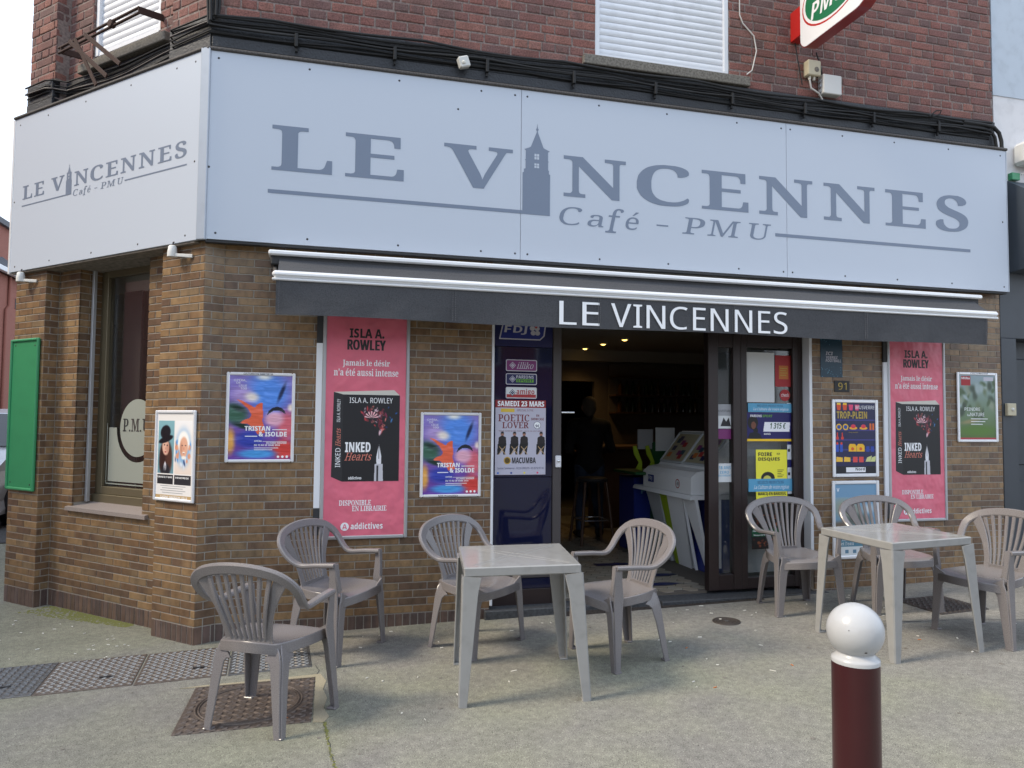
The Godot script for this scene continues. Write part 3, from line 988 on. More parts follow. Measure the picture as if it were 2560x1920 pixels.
func build_neighbours() -> void:
	# right neighbour
	var n := thing("neighbour_building", "white and pale blue plastered building with a dark shopfront beside the cafe", "building", Vector3(6.3, 0, 0))
	part_box(n, "wall", M["plaster_white"], Vector3(-0.012, 3.0, -6), Vector3(8.0, 4.74, -0.02), 0.0)
	part_box(n, "upper_wall", M["plaster_blue"], Vector3(-0.022, 4.74, -6), Vector3(8.0, 8.5, -0.012), 0.0)
	part_box(n, "shopfront_panel", M["anthracite"], Vector3(-0.012, 2.37, -0.3), Vector3(8.0, 3.0, 0.0), 0.004)
	part_box(n, "pier", M["anthracite"], Vector3(-0.012, -0.2, -0.3), Vector3(0.17, 2.37, 0.004), 0.004)
	part_box(n, "pier", M["anthracite"], Vector3(1.15, -0.2, -0.3), Vector3(8.0, 2.37, 0.004), 0.004)
	var d := part_box(n, "door", M["anthracite"], Vector3(0.17, 0.1, -0.28), Vector3(1.15, 2.37, -0.22), 0.004)
	part_box(d, "panel", M["anthracite"], Vector3(0.30, 0.3, -0.225), Vector3(1.05, 1.0, -0.205), 0.01)
	part_box(d, "panel", M["anthracite"], Vector3(0.30, 1.15, -0.225), Vector3(1.05, 2.2, -0.205), 0.01)
	var kb := MB.new()
	var kx := Transform3D(Basis(Vector3.RIGHT, PI / 2), Vector3(0.27, 1.19, -0.215))
	kb.xf = kx
	kb.lathe(Vector3.ZERO, [Vector2(0.0, 0.055), Vector2(0.02, 0.052), Vector2(0.028, 0.04), Vector2(0.02, 0.025), Vector2(0.01, 0.018), Vector2(0.012, 0.006), Vector2(0.03, 0.0)], 16)
	put(kb, "handle", M["brass"], d)
	# projecting fascia box, its front leaning out towards the bottom
	var mb := MB.new()
	var pf := PackedVector2Array([Vector2(0.0, 3.0), Vector2(0.22, 3.02), Vector2(0.22, 3.75), Vector2(0.0, 3.9)])
	mb.xf = Transform3D(Basis(Vector3(0, 0, 1), Vector3(0, 1, 0), Vector3(-1, 0, 0)), Vector3(0.10, 0, 0))
	mb.prism(pf, -8.0, 0.0)
	mb.xf = Transform3D()
	put(mb, "shop_fascia", M["anthracite_light"], n)
	part_box(n, "fascia_stripe", M["plaster_white"], Vector3(0.098, 3.1, 0.2), Vector3(8.0, 3.13, 0.224), 0.0)
	part_box(n, "side_wall", M["plaster_white"], Vector3(7.8, -0.2, -6), Vector3(8.0, 3.0, -0.3), 0.0)
	# entry button
	var s := thing("entry_button", "cream plastic entry button box on the dark pier", "button", Vector3(6.364, 1.63, 0.004))
	part_box(s, "case", M["box_beige"], Vector3(-0.052, 0, 0), Vector3(0.052, 0.117, 0.035), 0.005)
	mb = MB.new()
	mb.xf = Transform3D(Basis(Vector3.RIGHT, PI / 2), Vector3(0.005, 0.06, 0.035))
	mb.lathe(Vector3.ZERO, [Vector2(0.0, 0.008), Vector2(0.016, 0.006), Vector2(0.018, 0.0)], 16)
	put(mb, "button", M["litter_white"], s)
	# floodlight on the white wall
	var f := thing("wall_floodlight", "grey white floodlight with green bracket above the dark shopfront", "light fitting", Vector3(6.66, 4.0, 0))
	part_box(f, "housing", M["box_white"], Vector3(-0.16, 0.05, -0.02), Vector3(0.2, 0.27, 0.13), 0.03)
	part_box(f, "bracket", M["green_trim"], Vector3(-0.215, -0.09, -0.02), Vector3(-0.12, -0.02, 0.03), 0.004)
	mb = MB.new()
	mb.tube([Vector3(-0.12, -0.04, 0.045), Vector3(-0.07, 0.0, 0.06), Vector3(-0.05, 0.06, 0.06)], 0.006, 6)
	put(mb, "cable", M["white_cable"], f)
	# the long red brick building across the side street
	var b := thing("brick_building", "long red brick building across the side street with slate lean-to roof", "building", Vector3(-9.4, 0, -17))
	part_box(b, "wall", M["far_brick"], Vector3(-10, -1, -28), Vector3(0, 7.35, 24), 0.0)
	part_box(b, "coping", M["slate"], Vector3(-10.2, 7.35, -28.2), Vector3(0.12, 7.52, 24.2), 0.0)
	mb = MB.new()
	var rp := [Vector3(0.0, 6.35, -28), Vector3(0.0, 6.35, 1.2), Vector3(0.75, 5.75, 1.2), Vector3(0.75, 5.75, -28)]
	mb.quad(rp[0], rp[1], rp[2], rp[3], Vector3(1, 1, 0))
	for k in 60:
		var z := -28.0 + k * 0.49
		mb.tube([Vector3(0.0, 6.36, z), Vector3(0.75, 5.76, z)], 0.05, 5, false)
	put(mb, "lean_to_roof", M["slate"], b)
	part_box(b, "gutter", M["window_white"], Vector3(0.70, 5.62, -28), Vector3(0.84, 5.76, 1.2), 0.01)
	part_box(b, "porch_wall", M["far_brick"], Vector3(-0.01, -1, -28), Vector3(0.62, 5.62, 1.0), 0.0)
	mb = MB.new()
	mb.tube([Vector3(0.66, 5.6, -1.9), Vector3(0.66, 4.75, -1.9), Vector3(0.66, 4.6, -1.7), Vector3(0.66, 0, -1.7)], 0.045, 8)
	put(mb, "downpipe", M["far_brick"], b)
	for zc in [-2.6]:
		part_box(b, "air_vent", M["slate"], Vector3(0.60, 4.75, zc - 0.15), Vector3(0.64, 5.05, zc + 0.15), 0.0)
	for zc in [4.5, 8.2, 11.9, 15.6, 19.3]:
		for yc in [1.1, 4.1]:
			var w := part_box(b, "window", M["window_white"], Vector3(-0.05, yc, zc - 0.6), Vector3(0.03, yc + 1.7, zc + 0.6), 0.01)
			for k in 2:
				part_box(w, "pane", M["car_glass"], Vector3(0.02, yc + 0.08, zc - 0.53 + k * 0.56), Vector3(0.034, yc + 1.62, zc - 0.03 + k * 0.56), 0.0)

	# the terrace across the street, mirrored in the shop's dark glass
	for i in 4:
		var h := thing("terrace_house", ["red brick terrace house with white windows across the street", "grey rendered terrace house across the street", "brown brick terrace house with a brown door across the street", "cream rendered terrace house across the street"][i], "house", Vector3(-6.0 + i * 7.0, -0.3, 21.0))
		part_box(h, "wall", [M["far_brick"], M["stone_sill"], M["far_brick"], M["plaster_white"]][i], Vector3(-3.45, 0, 0), Vector3(3.45, 6.3, 8), 0.0)
		var mb2 := MB.new()
		mb2.quad(Vector3(-3.5, 6.3, -0.2), Vector3(3.5, 6.3, -0.2), Vector3(3.5, 8.6, 4), Vector3(-3.5, 8.6, 4), Vector3(0, 1, -1))
		mb2.quad(Vector3(-3.5, 6.3, 8.2), Vector3(3.5, 6.3, 8.2), Vector3(3.5, 8.6, 4), Vector3(-3.5, 8.6, 4), Vector3(0, 1, 1))
		put(mb2, "roof", M["slate"], h)
		for wx in [-2.0, 0.6, 2.3]:
			for wy in [1.1, 3.9]:
				if wx == 0.6 and wy < 2.0: continue
				var w2 := part_box(h, "window", M["window_white"], Vector3(wx - 0.6, wy, -0.04), Vector3(wx + 0.6, wy + 1.6, 0.05), 0.01)
				part_box(w2, "pane", M["car_glass"], Vector3(wx - 0.52, wy + 0.08, -0.05), Vector3(wx + 0.52, wy + 1.52, -0.03), 0.0)
		part_box(h, "door", M["brown_frame"], Vector3(0.1, 0.2, -0.04), Vector3(1.05, 2.4, 0.05), 0.01)

# ---------- the fascia signs
func logo(parent: Node, z: float, ox: float, oy: float, k: float) -> void:
	var m: Material = M["panel_print"]
	var X := func(x: float) -> float: return ox + (x + 0.348) * k
	var Y := func(y: float) -> float: return oy + (y - 3.15) * k
	for g in [["L", -0.348, 0.073], ["E", 0.166, 0.594], ["V", 0.896, 1.436], ["N", 1.853, 2.384], ["C", 2.480, 2.950], ["E", 3.066, 3.505], ["N", 3.609, 4.135], ["N", 4.249, 4.779], ["E", 4.892, 5.329], ["S", 5.441, 5.808]]:
		var rnd := 0.006 if g[0] in ["C", "S"] else 0.0
		words(parent, g[0], SERIFB, X.call(g[1]), X.call(g[2]), Y.call(3.320 - rnd), Y.call(3.648 + rnd), z, m, 0.0, "letter")
	for g in [["C", 1.806, 2.015, 3.092, 3.238], ["a", 2.050, 2.210, 3.094, 3.190], ["f", 2.205, 2.372, 3.055, 3.255], ["é", 2.372, 2.515, 3.092, 3.238]]:
		words(parent, g[0], SERIF, X.call(g[1]), X.call(g[2]), Y.call(g[3]), Y.call(g[4]), z, m, 0.22, "letter")
	print_rect(parent, "dash", m, X.call(2.655), X.call(2.760), Y.call(3.142), Y.call(3.154), z)
	for g in [["P", 2.885, 3.105], ["M", 3.115, 3.430], ["U", 3.480, 3.722]]:
		words(parent, g[0], SERIF, X.call(g[1]), X.call(g[2]), Y.call(3.096), Y.call(3.234), z, m, 0.22, "letter")
	print_rect(parent, "rule", m, X.call(-0.369), X.call(1.516), Y.call(3.150), Y.call(3.178), z)
	print_rect(parent, "rule", m, X.call(3.762), X.call(5.826), Y.call(3.136), Y.call(3.164), z)
	var tw := [[1.516, 3.150], [1.741, 3.150], [1.741, 3.478], [1.731, 3.482], [1.731, 3.510], [1.724, 3.512], [1.724, 3.575], [1.730, 3.580], [1.723, 3.585], [1.723, 3.655], [1.738, 3.664], [1.690, 3.684], [1.684, 3.690], [1.640, 3.802], [1.637, 3.815], [1.645, 3.830], [1.637, 3.842], [1.633, 3.880], [1.629, 3.842], [1.621, 3.830], [1.629, 3.815], [1.626, 3.802], [1.582, 3.690], [1.576, 3.684], [1.528, 3.664], [1.540, 3.655], [1.540, 3.585], [1.533, 3.580], [1.539, 3.575], [1.539, 3.512], [1.526, 3.508], [1.526, 3.482], [1.516, 3.478]]
	var pts := []
	for p in tw: pts.append(Vector2(X.call(p[0]), Y.call(p[1])))
	print_poly(parent, "tower_emblem", m, pts, z)
	for y in [[3.588, 3.636], [3.520, 3.560]]:
		for xx in [[1.611, 1.628], [1.632, 1.649]]:
			for half in 2:
				var h: float = (y[1] - y[0]) / 2
				print_rect(parent, "tower_window", M["panel"], X.call(xx[0]), X.call(xx[1]), Y.call(y[0] + half * h + 0.002), Y.call(y[0] + (half + 1) * h - 0.002), z + 0.001)

func screw(parent: Node, x: float, y: float, z: float) -> void:
	var mb := MB.new()
	mb.xf = Transform3D(Basis(Vector3.RIGHT, PI / 2), Vector3(x, y, z))
	mb.lathe(Vector3.ZERO, [Vector2(0.0, 0.003), Vector2(0.0055, 0.002), Vector2(0.0085, 0.0)], 8)
	put(mb, "screw", M["screw"], parent)

func build_fascia() -> void:
	var s := thing("fascia_sign", "long pale blue fascia sign lettered LE VINCENNES over the awning", "sign")
	for p in [[-0.788, 1.5012], [1.5042, 3.8775], [3.8805, 6.262]]:
		part_box(s, "panel", M["panel"], Vector3(p[0], 2.790, 0.098), Vector3(p[1], 4.136, 0.120), 0.0015)
	part_box(s, "backing", M["dark_board"], Vector3(-0.75, 2.80, 0.002), Vector3(6.25, 4.128, 0.098), 0.0)
	part_box(s, "top_rail", M["old_trim"], Vector3(-0.80, 4.136, 0.03), Vector3(6.28, 4.162, 0.136), 0.008)
	part_box(s, "bottom_rail", M["dark_board"], Vector3(-0.78, 2.770, 0.06), Vector3(6.25, 2.789, 0.112), 0.002)
	part_box(s, "end_cap", M["trim_grey"], Vector3(6.2625, 2.79, 0.0), Vector3(6.272, 4.136, 0.122), 0.001)
	logo(s, 0.1215, -0.348, 3.15, 1.0)
	for x in [-0.72, -0.1, 0.55, 1.18, 1.45, 1.55, 2.15, 2.75, 3.4, 3.83, 3.92, 4.45, 5.0, 5.6, 6.2]:
		screw(s, x, 4.085, 0.12)
		screw(s, x + 0.01, 2.835, 0.12)
	screw(s, 1.0, 3.92, 0.12); screw(s, 6.21, 3.45, 0.12); screw(s, -0.765, 3.3, 0.12)
	# fixing clips on the right end with their white lead
	var lead := thing("sign_lead", "white electric lead clipped down the end of the long fascia sign", "cable")
	var mb := MB.new()
	var pa := []
	for i in 26:
		var y := 3.93 - i * 0.046
		pa.append(Vector3(6.285 + 0.006 * sin(i * 0.9), y, 0.05 + 0.012 * sin(i * 0.55)))
	mb.tube(pa, 0.006, 6)
	put(mb, "lead", M["white_cable"], lead)
	for y in [3.9, 3.66, 3.38, 3.02]:
		part_box(lead, "clip", M["black_print"], Vector3(6.272, y, 0.03), Vector3(6.298, y + 0.014, 0.075), 0.0)
	# the short sign round the corner
	var c := thing("corner_sign", "short pale grey sign lettered LE VINCENNES on the cut-off corner", "sign")
	c.transform = CH
	part_box(c, "panel", M["panel"], Vector3(-2.520, 2.786, 0.034), Vector3(-0.002, 4.136, 0.056), 0.0015)
	part_box(c, "backing", M["dark_board"], Vector3(-2.50, 2.80, -0.05), Vector3(-0.04, 4.128, 0.034), 0.0)
	part_box(c, "top_rail", M["old_trim"], Vector3(-2.54, 4.136, -0.03), Vector3(0.012, 4.162, 0.070), 0.008)
	part_box(c, "soffit", M["soffit"], Vector3(-2.50, 2.772, -0.30), Vector3(-0.06, 2.786, 0.045), 0.0)
	part_box(c, "end_trim", M["white_alu"], Vector3(-2.548, 2.775, -0.05), Vector3(-2.5205, 4.136, 0.060), 0.002)
	logo(c, 0.0575, -2.355, 3.342, 0.3566)
	for x in [-2.44, -2.0, -1.45, -0.85, -0.3, -0.09]:
		screw(c, x, 4.075, 0.056)
	for x in [-2.44, -1.9, -1.3, -0.7, -0.15]:
		screw(c, x, 2.83, 0.056)
	screw(c, -2.49, 3.4, 0.056); screw(c, -0.07, 3.35, 0.056)
	mb = MB.new()
	mb.xf = Transform3D(Basis(Vector3.UP, -PI / 8), Vector3(-0.8065, 0, 0.1215))
	mb.bev(Vector3(-0.034, 2.782, -0.03), Vector3(0.034, 4.150, 0.004), 0.004)
	var tr := put(mb, "corner_trim", M["trim_grey"], c)
	tr.transform = CH.affine_inverse()

# ---------- the awning
func build_awning() -> void:
	var a := thing("awning", "half folded charcoal awning lettered LE VINCENNES over the entrance", "awning")
	part_box(a, "cassette", M["dark_board"], Vector3(-0.335, 2.625, 0.012), Vector3(5.855, 2.700, 0.175), 0.01)
	part_box(a, "top_profile", M["white_alu"], Vector3(-0.35, 2.690, 0.05), Vector3(5.87, 2.727, 0.205), 0.010)
	var mb := MB.new()
	mb.bev(Vector3(-0.31, 2.498, 0.345), Vector3(5.83, 2.546, 0.405), 0.018)
	mb.bev(Vector3(-0.31, 2.478, 0.362), Vector3(5.83, 2.496, 0.398), 0.006)
	put(mb, "front_bar", M["white_alu"], a)
	# sloping cloth, slack near the roller
	mb = MB.new()
	var N := 124
	var R := 6
	var P := func(i: int, j: int) -> Vector3:
		var x := -0.275 + 6.075 * i / N
		var t := float(j) / R
		var sag := -0.016 * sin(t * PI) * (1.0 + 0.9 * sin(x * 2.7) + 0.4 * sin(x * 6.1 + 1.0))
		return Vector3(x, lerpf(2.672, 2.538, t) + sag, lerpf(0.17, 0.36, t))
	for i in N:
		for j in R:
			var p: Vector3 = P.call(i, j)
			var q: Vector3 = P.call(i + 1, j)
			var r: Vector3 = P.call(i + 1, j + 1)
			var s: Vector3 = P.call(i, j + 1)
			mb.quad(p, q, r, s, Vector3(0, 1, 0.6))
	put(mb, "cloth", M["canvas"], a)
	# valance hanging from the bar
	mb = MB.new()
	var V := func(i: int, j: int) -> Vector3:
		var x := -0.283 + 6.0 * i / N
		var t := float(j) / 8.0
		var flat_part := smoothstep(1.45, 1.6, x) * (1.0 - smoothstep(3.75, 3.95, x))
		var wv := (0.010 * sin(x * 3.9 + 0.6) + 0.006 * sin(x * 9.0 + 2.0 * t) + 0.003 * sin(x * 21.0 + 4.0 * t)) * (1.0 - flat_part)
		return Vector3(x, lerpf(2.485, 2.243 + 0.006 * sin(x * 2.3 + 1.0), t), 0.384 + wv * t)
	var nrm := func(i: int, j: int) -> Vector3:
		var p: Vector3 = V.call(clampi(i - 1, 0, N), j)
		var q: Vector3 = V.call(clampi(i + 1, 0, N), j)
		var r: Vector3 = V.call(i, clampi(j - 1, 0, 8))
		var s: Vector3 = V.call(i, clampi(j + 1, 0, 8))
		var g := (q - p).cross(r - s).normalized()
		return g if g.z > 0 else -g
	for i in N:
		for j in 8:
			mb.quadn(V.call(i, j), V.call(i + 1, j), V.call(i + 1, j + 1), V.call(i, j + 1), nrm.call(i, j), nrm.call(i + 1, j), nrm.call(i + 1, j + 1), nrm.call(i, j + 1))
	var val := put(mb, "valance", M["canvas"], a)
	for x in [-0.262, 0.93, 0.95, 2.045, 2.06, 3.185, 3.2, 4.43, 4.45, 5.69]:
		mb = MB.new()
		for k in 14:
			var t := (k + 0.1) / 14.0
			var y := lerpf(2.476, 2.25, t)
			mb.box(Vector3(x - 0.0012, y - 0.010, 0.392), Vector3(x + 0.0012, y, 0.3955))
		put(mb, "stitching", M["stitch"], val)
	words(val, "LE", SANS, 1.733, 2.052, 2.262, 2.438, 0.393, M["white_print"])
	words(val, "VINCENNES", SANS, 2.146, 3.680, 2.261, 2.440, 0.393, M["white_print"])
	# folded arms and end brackets
	for x in [-0.30, 5.80]:
		mb = MB.new()
		mb.tube([Vector3(x, 2.64, 0.10), Vector3(x, 2.56, 0.2), Vector3(x, 2.52, 0.35)], 0.016, 8)
		mb.bev(Vector3(x - 0.02, 2.56, 0.03), Vector3(x + 0.02, 2.66, 0.14), 0.006)
		put(mb, "end_bracket", M["old_trim"], a)
	for s in [[0.5, 2.6], [5.0, 2.9]]:
		mb = MB.new()
		mb.tube([Vector3(s[0], 2.60, 0.12), Vector3(s[1], 2.56, 0.20), Vector3(s[0] + signf(s[1] - s[0]) * 0.25, 2.52, 0.34)], 0.018, 8)
		put(mb, "folding_arm", M["white_alu"], a)

# ---------- entrance
func tex_mat(im: Image, rough := 0.5) -> StandardMaterial3D:
	var m := StandardMaterial3D.new()
	m.albedo_texture = ImageTexture.create_from_image(im)
	m.roughness = rough
	return m

func canvas(w: int, h: int, c: Color) -> Image:
	var im := Image.create(w, h, false, Image.FORMAT_RGB8)
	im.fill(c)
	return im

func paint(im: Image, pts: Array, c: Color) -> void:   # filled polygon, points 0..1 from the top left
	var w := im.get_width()
	var h := im.get_height()
	var lo := 1e9
	var hi := -1e9
	for p in pts:
		lo = min(lo, p[1] * h); hi = max(hi, p[1] * h)
	for y in range(max(0, int(lo)), min(h, int(ceil(hi)) + 1)):
		var xs := []
		var yy := y + 0.5
		for i in pts.size():
			var p: Vector2 = Vector2(pts[i][0] * w, pts[i][1] * h)
			var j: int = (i + 1) % pts.size()
			var q: Vector2 = Vector2(pts[j][0] * w, pts[j][1] * h)
			if (p.y <= yy) != (q.y <= yy):
				xs.append(p.x + (yy - p.y) / (q.y - p.y) * (q.x - p.x))
		xs.sort()
		for i in range(0, xs.size() - 1, 2):
			var a := clampi(int(round(xs[i])), 0, w)
			var b := clampi(int(round(xs[i + 1])), 0, w)
			if b > a: im.fill_rect(Rect2i(a, y, b - a, 1), c)

func disc(im: Image, cx: float, cy: float, rx: float, ry: float, c: Color) -> void:
	var a := []
	for i in 20: a.append([cx + rx * cos(TAU * i / 20), cy + ry * sin(TAU * i / 20)])
	paint(im, a, c)

func stroke(im: Image, pts: Array, t: float, c: Color) -> void:
	for i in pts.size() - 1:
		var p := Vector2(pts[i][0], pts[i][1])
		var q := Vector2(pts[i + 1][0], pts[i + 1][1])
		var d := (q - p).normalized().orthogonal() * t
		paint(im, [[p.x + d.x, p.y + d.y], [q.x + d.x, q.y + d.y], [q.x - d.x, q.y - d.y], [p.x - d.x, p.y - d.y]], c)

func blobs(w: int, h: int, bg0: Color, bg1: Color, list: Array) -> Image:   # soft colour fields of a print
	var im := Image.create(w, h, false, Image.FORMAT_RGB8)
	for y in h:
		for x in w:
			var u := (x + 0.5) / w
			var v := (y + 0.5) / h
			var c := bg0.lerp(bg1, v)
			for b in list:
				var dx: float = (u - b[0]) * cos(b[4]) + (v - b[1]) * sin(b[4])
				var dy: float = -(u - b[0]) * sin(b[4]) + (v - b[1]) * cos(b[4])
				var d := sqrt(dx * dx / (b[2] * b[2]) + dy * dy / (b[3] * b[3]))
				var k := 1.0 - smoothstep(b[6], 1.0, d)
				if k > 0.0: c = c.lerp(b[5], k)
			im.set_pixel(x, y, c)
	return im

func sheet(parent: Node, called: String, m: Material, x0: float, x1: float, y0: float, y1: float, z: float, t := 0.0015) -> MeshInstance3D:   # a sheet of paper or board with thickness, printed on its front
	var mb := MB.new()
	mb.quad_uv(Vector3(x0, y1, z), Vector3(x1, y1, z), Vector3(x1, y0, z), Vector3(x0, y0, z), Vector3(0, 0, 1))
	for e in [[x0, y0, x1, y0, Vector3.DOWN], [x0, y1, x1, y1, Vector3.UP], [x0, y0, x0, y1, Vector3.LEFT], [x1, y0, x1, y1, Vector3.RIGHT]]:
		mb.quad(Vector3(e[0], e[1], z), Vector3(e[2], e[3], z), Vector3(e[2], e[3], z - t), Vector3(e[0], e[1], z - t), e[4])
	return put(mb, called, m, parent)

func round_rect(x0: float, x1: float, y0: float, y1: float, r: float) -> Array:
	var a := []
	for q in [[x1 - r, y1 - r, 0.0], [x0 + r, y1 - r, PI / 2], [x0 + r, y0 + r, PI], [x1 - r, y0 + r, PI * 1.5]]:
		for i in 5:
			var t: float = q[2] + PI / 2 * i / 4
			a.append(Vector2(q[0] + r * cos(t), q[1] + r * sin(t)))
	return a

func build_doorway() -> void:
	# steps
	var st := thing("door_step", "long bluestone doorstep under the cafe entrance", "step")
	var mb := MB.new()
	mb.bev(Vector3(1.27, -0.15, -0.20), Vector3(2.72, 0.092, 0.045), 0.006)
	mb.bev(Vector3(2.725, -0.15, -0.20), Vector3(4.30, 0.094, 0.075), 0.006)
	put(mb, "stone", M["bluestone"], st)
	var gt := thing("drain_grating", "narrow black drain grating along the doorstep", "grating")
	mb = MB.new()
	for i in 70:
		var x := 1.9 + i * 0.025
		mb.box(Vector3(x, ground_y(x, 0.1) - 0.01, 0.075), Vector3(x + 0.006, ground_y(x, 0.1) + 0.008, 0.115))
	mb.box(Vector3(1.88, 0.02, 0.112), Vector3(3.66, 0.075, 0.118))
	put(mb, "bars", M["iron"], gt)
	# white edging strips either side
	for x in [[1.3135, 1.334], [4.172, 4.202]]:
		mb = MB.new()
		mb.bev(Vector3(x[0], 0.12 if x[0] < 2 else 0.30, -0.10), Vector3(x[1], 2.42, 0.004), 0.003)
		single(mb, "door_edging", M["window_white"], "white metal edging strip between the tiles and the " + ("dark blue panel" if x[0] < 2 else "postered door"), "edging")
	# dark blue fixed panel
	var p := thing("shop_window", "glossy dark blue shop window of lottery stickers left of the open door", "shop window")
	part_box(p, "upper_board", M["navy"], Vector3(1.336, 2.135, -0.13), Vector3(1.842, 2.42, -0.098), 0.002)
	part_box(p, "glass_board", M["navy_glass"], Vector3(1.336, 1.095, -0.13), Vector3(1.842, 2.132, -0.100), 0.002)
	part_box(p, "lower_board", M["navy_glass"], Vector3(1.336, 0.215, -0.13), Vector3(1.842, 1.092, -0.101), 0.002)
	part_box(p, "base_board", M["brown_frame"], Vector3(1.336, 0.085, -0.16), Vector3(1.842, 0.213, -0.096), 0.003)
	part_box(p, "rail", M["grey_frame"], Vector3(1.50, 0.30, -0.101), Vector3(1.842, 0.345, -0.092), 0.003)
	# FDJ badge
	print_poly(p, "badge_edge", M["pale_print"], [Vector2(1.392, 2.190), Vector2(1.735, 2.190), Vector2(1.772, 2.225), Vector2(1.786, 2.330), Vector2(1.424, 2.330)], -0.0972)
	print_poly(p, "badge", M["blue_badge"], [Vector2(1.404, 2.199), Vector2(1.731, 2.199), Vector2(1.762, 2.229), Vector2(1.775, 2.322), Vector2(1.432, 2.322)], -0.0967)
	words(p, "FDJ", SANSB, 1.432, 1.628, 2.232, 2.302, -0.0962, M["pale_print"], 0.15)
	for q in [[1.668, 2.285], [1.708, 2.285], [1.676, 2.248], [1.712, 2.248]]:
		print_poly(p, "clover_leaf", M["pale_print"], ring_pts(q[0], q[1], 0.022, 0.019, 14), -0.0962)
	print_poly(p, "clover_leaf", M["red_print"], ring_pts(1.70, 2.302, 0.013, 0.016, 10), -0.0958)
	# stickers
	for q in [[1.937, 2.030, "purple_print", "illiko"], [1.829, 1.919, "navy", "PARIONS"], [1.719, 1.810, "paper", "amigo"]]:
		print_poly(p, "sticker_edge", M["pale_print"], round_rect(1.452, 1.710, q[0], q[1], 0.012), -0.0985)
		print_poly(p, "sticker", M[q[2]], round_rect(1.458, 1.704, q[0] + 0.006, q[1] - 0.006, 0.009), -0.0980)
		var cy: float = (q[0] + q[1]) / 2
		print_poly(p, "diamond", M["pale_print"] if q[3] != "amigo" else M["navy"], [Vector2(1.480, cy), Vector2(1.507, cy + 0.028), Vector2(1.534, cy), Vector2(1.507, cy - 0.028)], -0.0976)
		print_poly(p, "diamond_core", M[q[2]], [Vector2(1.486, cy), Vector2(1.507, cy + 0.022), Vector2(1.528, cy), Vector2(1.507, cy - 0.022)], -0.0973)
		for k in [[0.0, 0.008], [0.0, -0.008], [0.008, 0.0], [-0.008, 0.0]]:
			print_poly(p, "clover_leaf", M["pale_print"] if q[3] != "amigo" else M["navy"], ring_pts(1.507 + k[0], cy + k[1], 0.006, 0.006, 8), -0.0970)
		if q[3] == "PARIONS":
			words(p, "PARIONS", SANSB, 1.538, 1.683, 1.880, 1.904, -0.0975, M["pale_print"])
			print_rect(p, "sport_band", M["sport_green"], 1.538, 1.682, 1.849, 1.876, -0.0976)
			words(p, "SPORT", SANSB, 1.542, 1.678, 1.853, 1.872, -0.0972, M["navy"], 0.15)
		elif q[3] == "amigo":
			print_rect(p, "red_band", M["red_print"], 1.460, 1.702, 1.727, 1.752, -0.0977)
			words(p, "amigo", SANSB, 1.540, 1.690, 1.740, 1.798, -0.0973, M["red_print"])
		else:
			words(p, "illiko", SERIF, 1.540, 1.690, 1.958, 2.010, -0.0975, M["pale_print"], 0.3)
	# frame and door leaves
	var f := thing("door_frame", "dark brown metal frame of the open cafe entrance", "door frame")
	part_box(f, "post", M["grey_frame"], Vector3(1.844, 0.085, -0.17), Vector3(1.915, 2.45, -0.085), 0.004)
	part_box(f, "head", M["brown_frame"], Vector3(1.915, 2.36, -0.17), Vector3(4.17, 2.45, -0.085), 0.004)
	part_box(f, "post", M["brown_frame"], Vector3(4.120, 0.085, -0.17), Vector3(4.170, 2.36, -0.085), 0.004)
	var lock := part_box(f, "lock_plate", M["alu"], Vector3(1.862, 1.17, -0.087), Vector3(1.910, 1.265, -0.066), 0.005)
	mb = MB.new(); mb.xf = Transform3D(Basis(Vector3.RIGHT, PI / 2), Vector3(1.886, 1.222, -0.066))
	mb.lathe(Vector3.ZERO, [Vector2(0.0, 0.012), Vector2(0.010, 0.010), Vector2(0.012, 0.0)], 12)
	put(mb, "lock_barrel", M["chrome"], lock)
	mb = MB.new()
	mb.tube([Vector3(1.90, 1.612, -0.13), Vector3(1.93, 1.612, -0.075), Vector3(2.02, 1.612, -0.075)], 0.009, 8)
	put(mb, "handle", M["chrome"], f)
	var leaf := thing("glass_door", "narrow brown glazed door leaf right of the open doorway", "door")
	for b in [[3.235, 3.330, 0.12, 2.36], [3.475, 3.548, 0.12, 2.36]]:
		part_box(leaf, "stile", M["brown_frame"], Vector3(b[0], b[2], -0.16), Vector3(b[1], b[3], -0.08), 0.004)
	part_box(leaf, "rail", M["brown_frame"], Vector3(3.330, 0.12, -0.155), Vector3(3.475, 0.25, -0.085), 0.004)
	part_box(leaf, "rail", M["brown_frame"], Vector3(3.330, 2.19, -0.155), Vector3(3.475, 2.36, -0.085), 0.004)
	part_box(leaf, "pane", M["door_glass"], Vector3(3.330, 0.25, -0.125), Vector3(3.475, 2.19, -0.119), 0.0)
	for q in [[1.60, 1.70, "grey_print"], [1.49, 1.60, "paper"], [1.40, 1.485, "purple_print"], [1.03, 1.19, "paper"]]:
		sheet(leaf, "notice", M[q[2]], 3.334, 3.472, q[0], q[1], -0.1170)
	words(leaf, "OUVERTURE", SANS, 3.338, 3.468, 1.632, 1.652, -0.1165, M["black_print"])
	print_poly(leaf, "picture", M["black_print"], [Vector2(3.37, 1.51), Vector2(3.40, 1.585), Vector2(3.425, 1.55), Vector2(3.45, 1.585), Vector2(3.47, 1.51)], -0.1163)
	words(leaf, "-18 ANS", SANSB, 3.340, 3.466, 1.140, 1.168, -0.1165, M["blue_print"])
	words(leaf, "ZERO", SANSB, 3.360, 3.450, 1.103, 1.126, -0.1165, M["blue_print"])
	words(leaf, "JEU D'ARGENT", SANSB, 3.338, 3.468, 1.074, 1.094, -0.1165, M["blue_print"])
	var big := thing("glass_door", "wide brown glazed door covered with yellow and blue notices", "door")
	part_box(big, "stile", M["brown_frame"], Vector3(3.550, 0.12, -0.165), Vector3(3.610, 2.36, -0.083), 0.004)
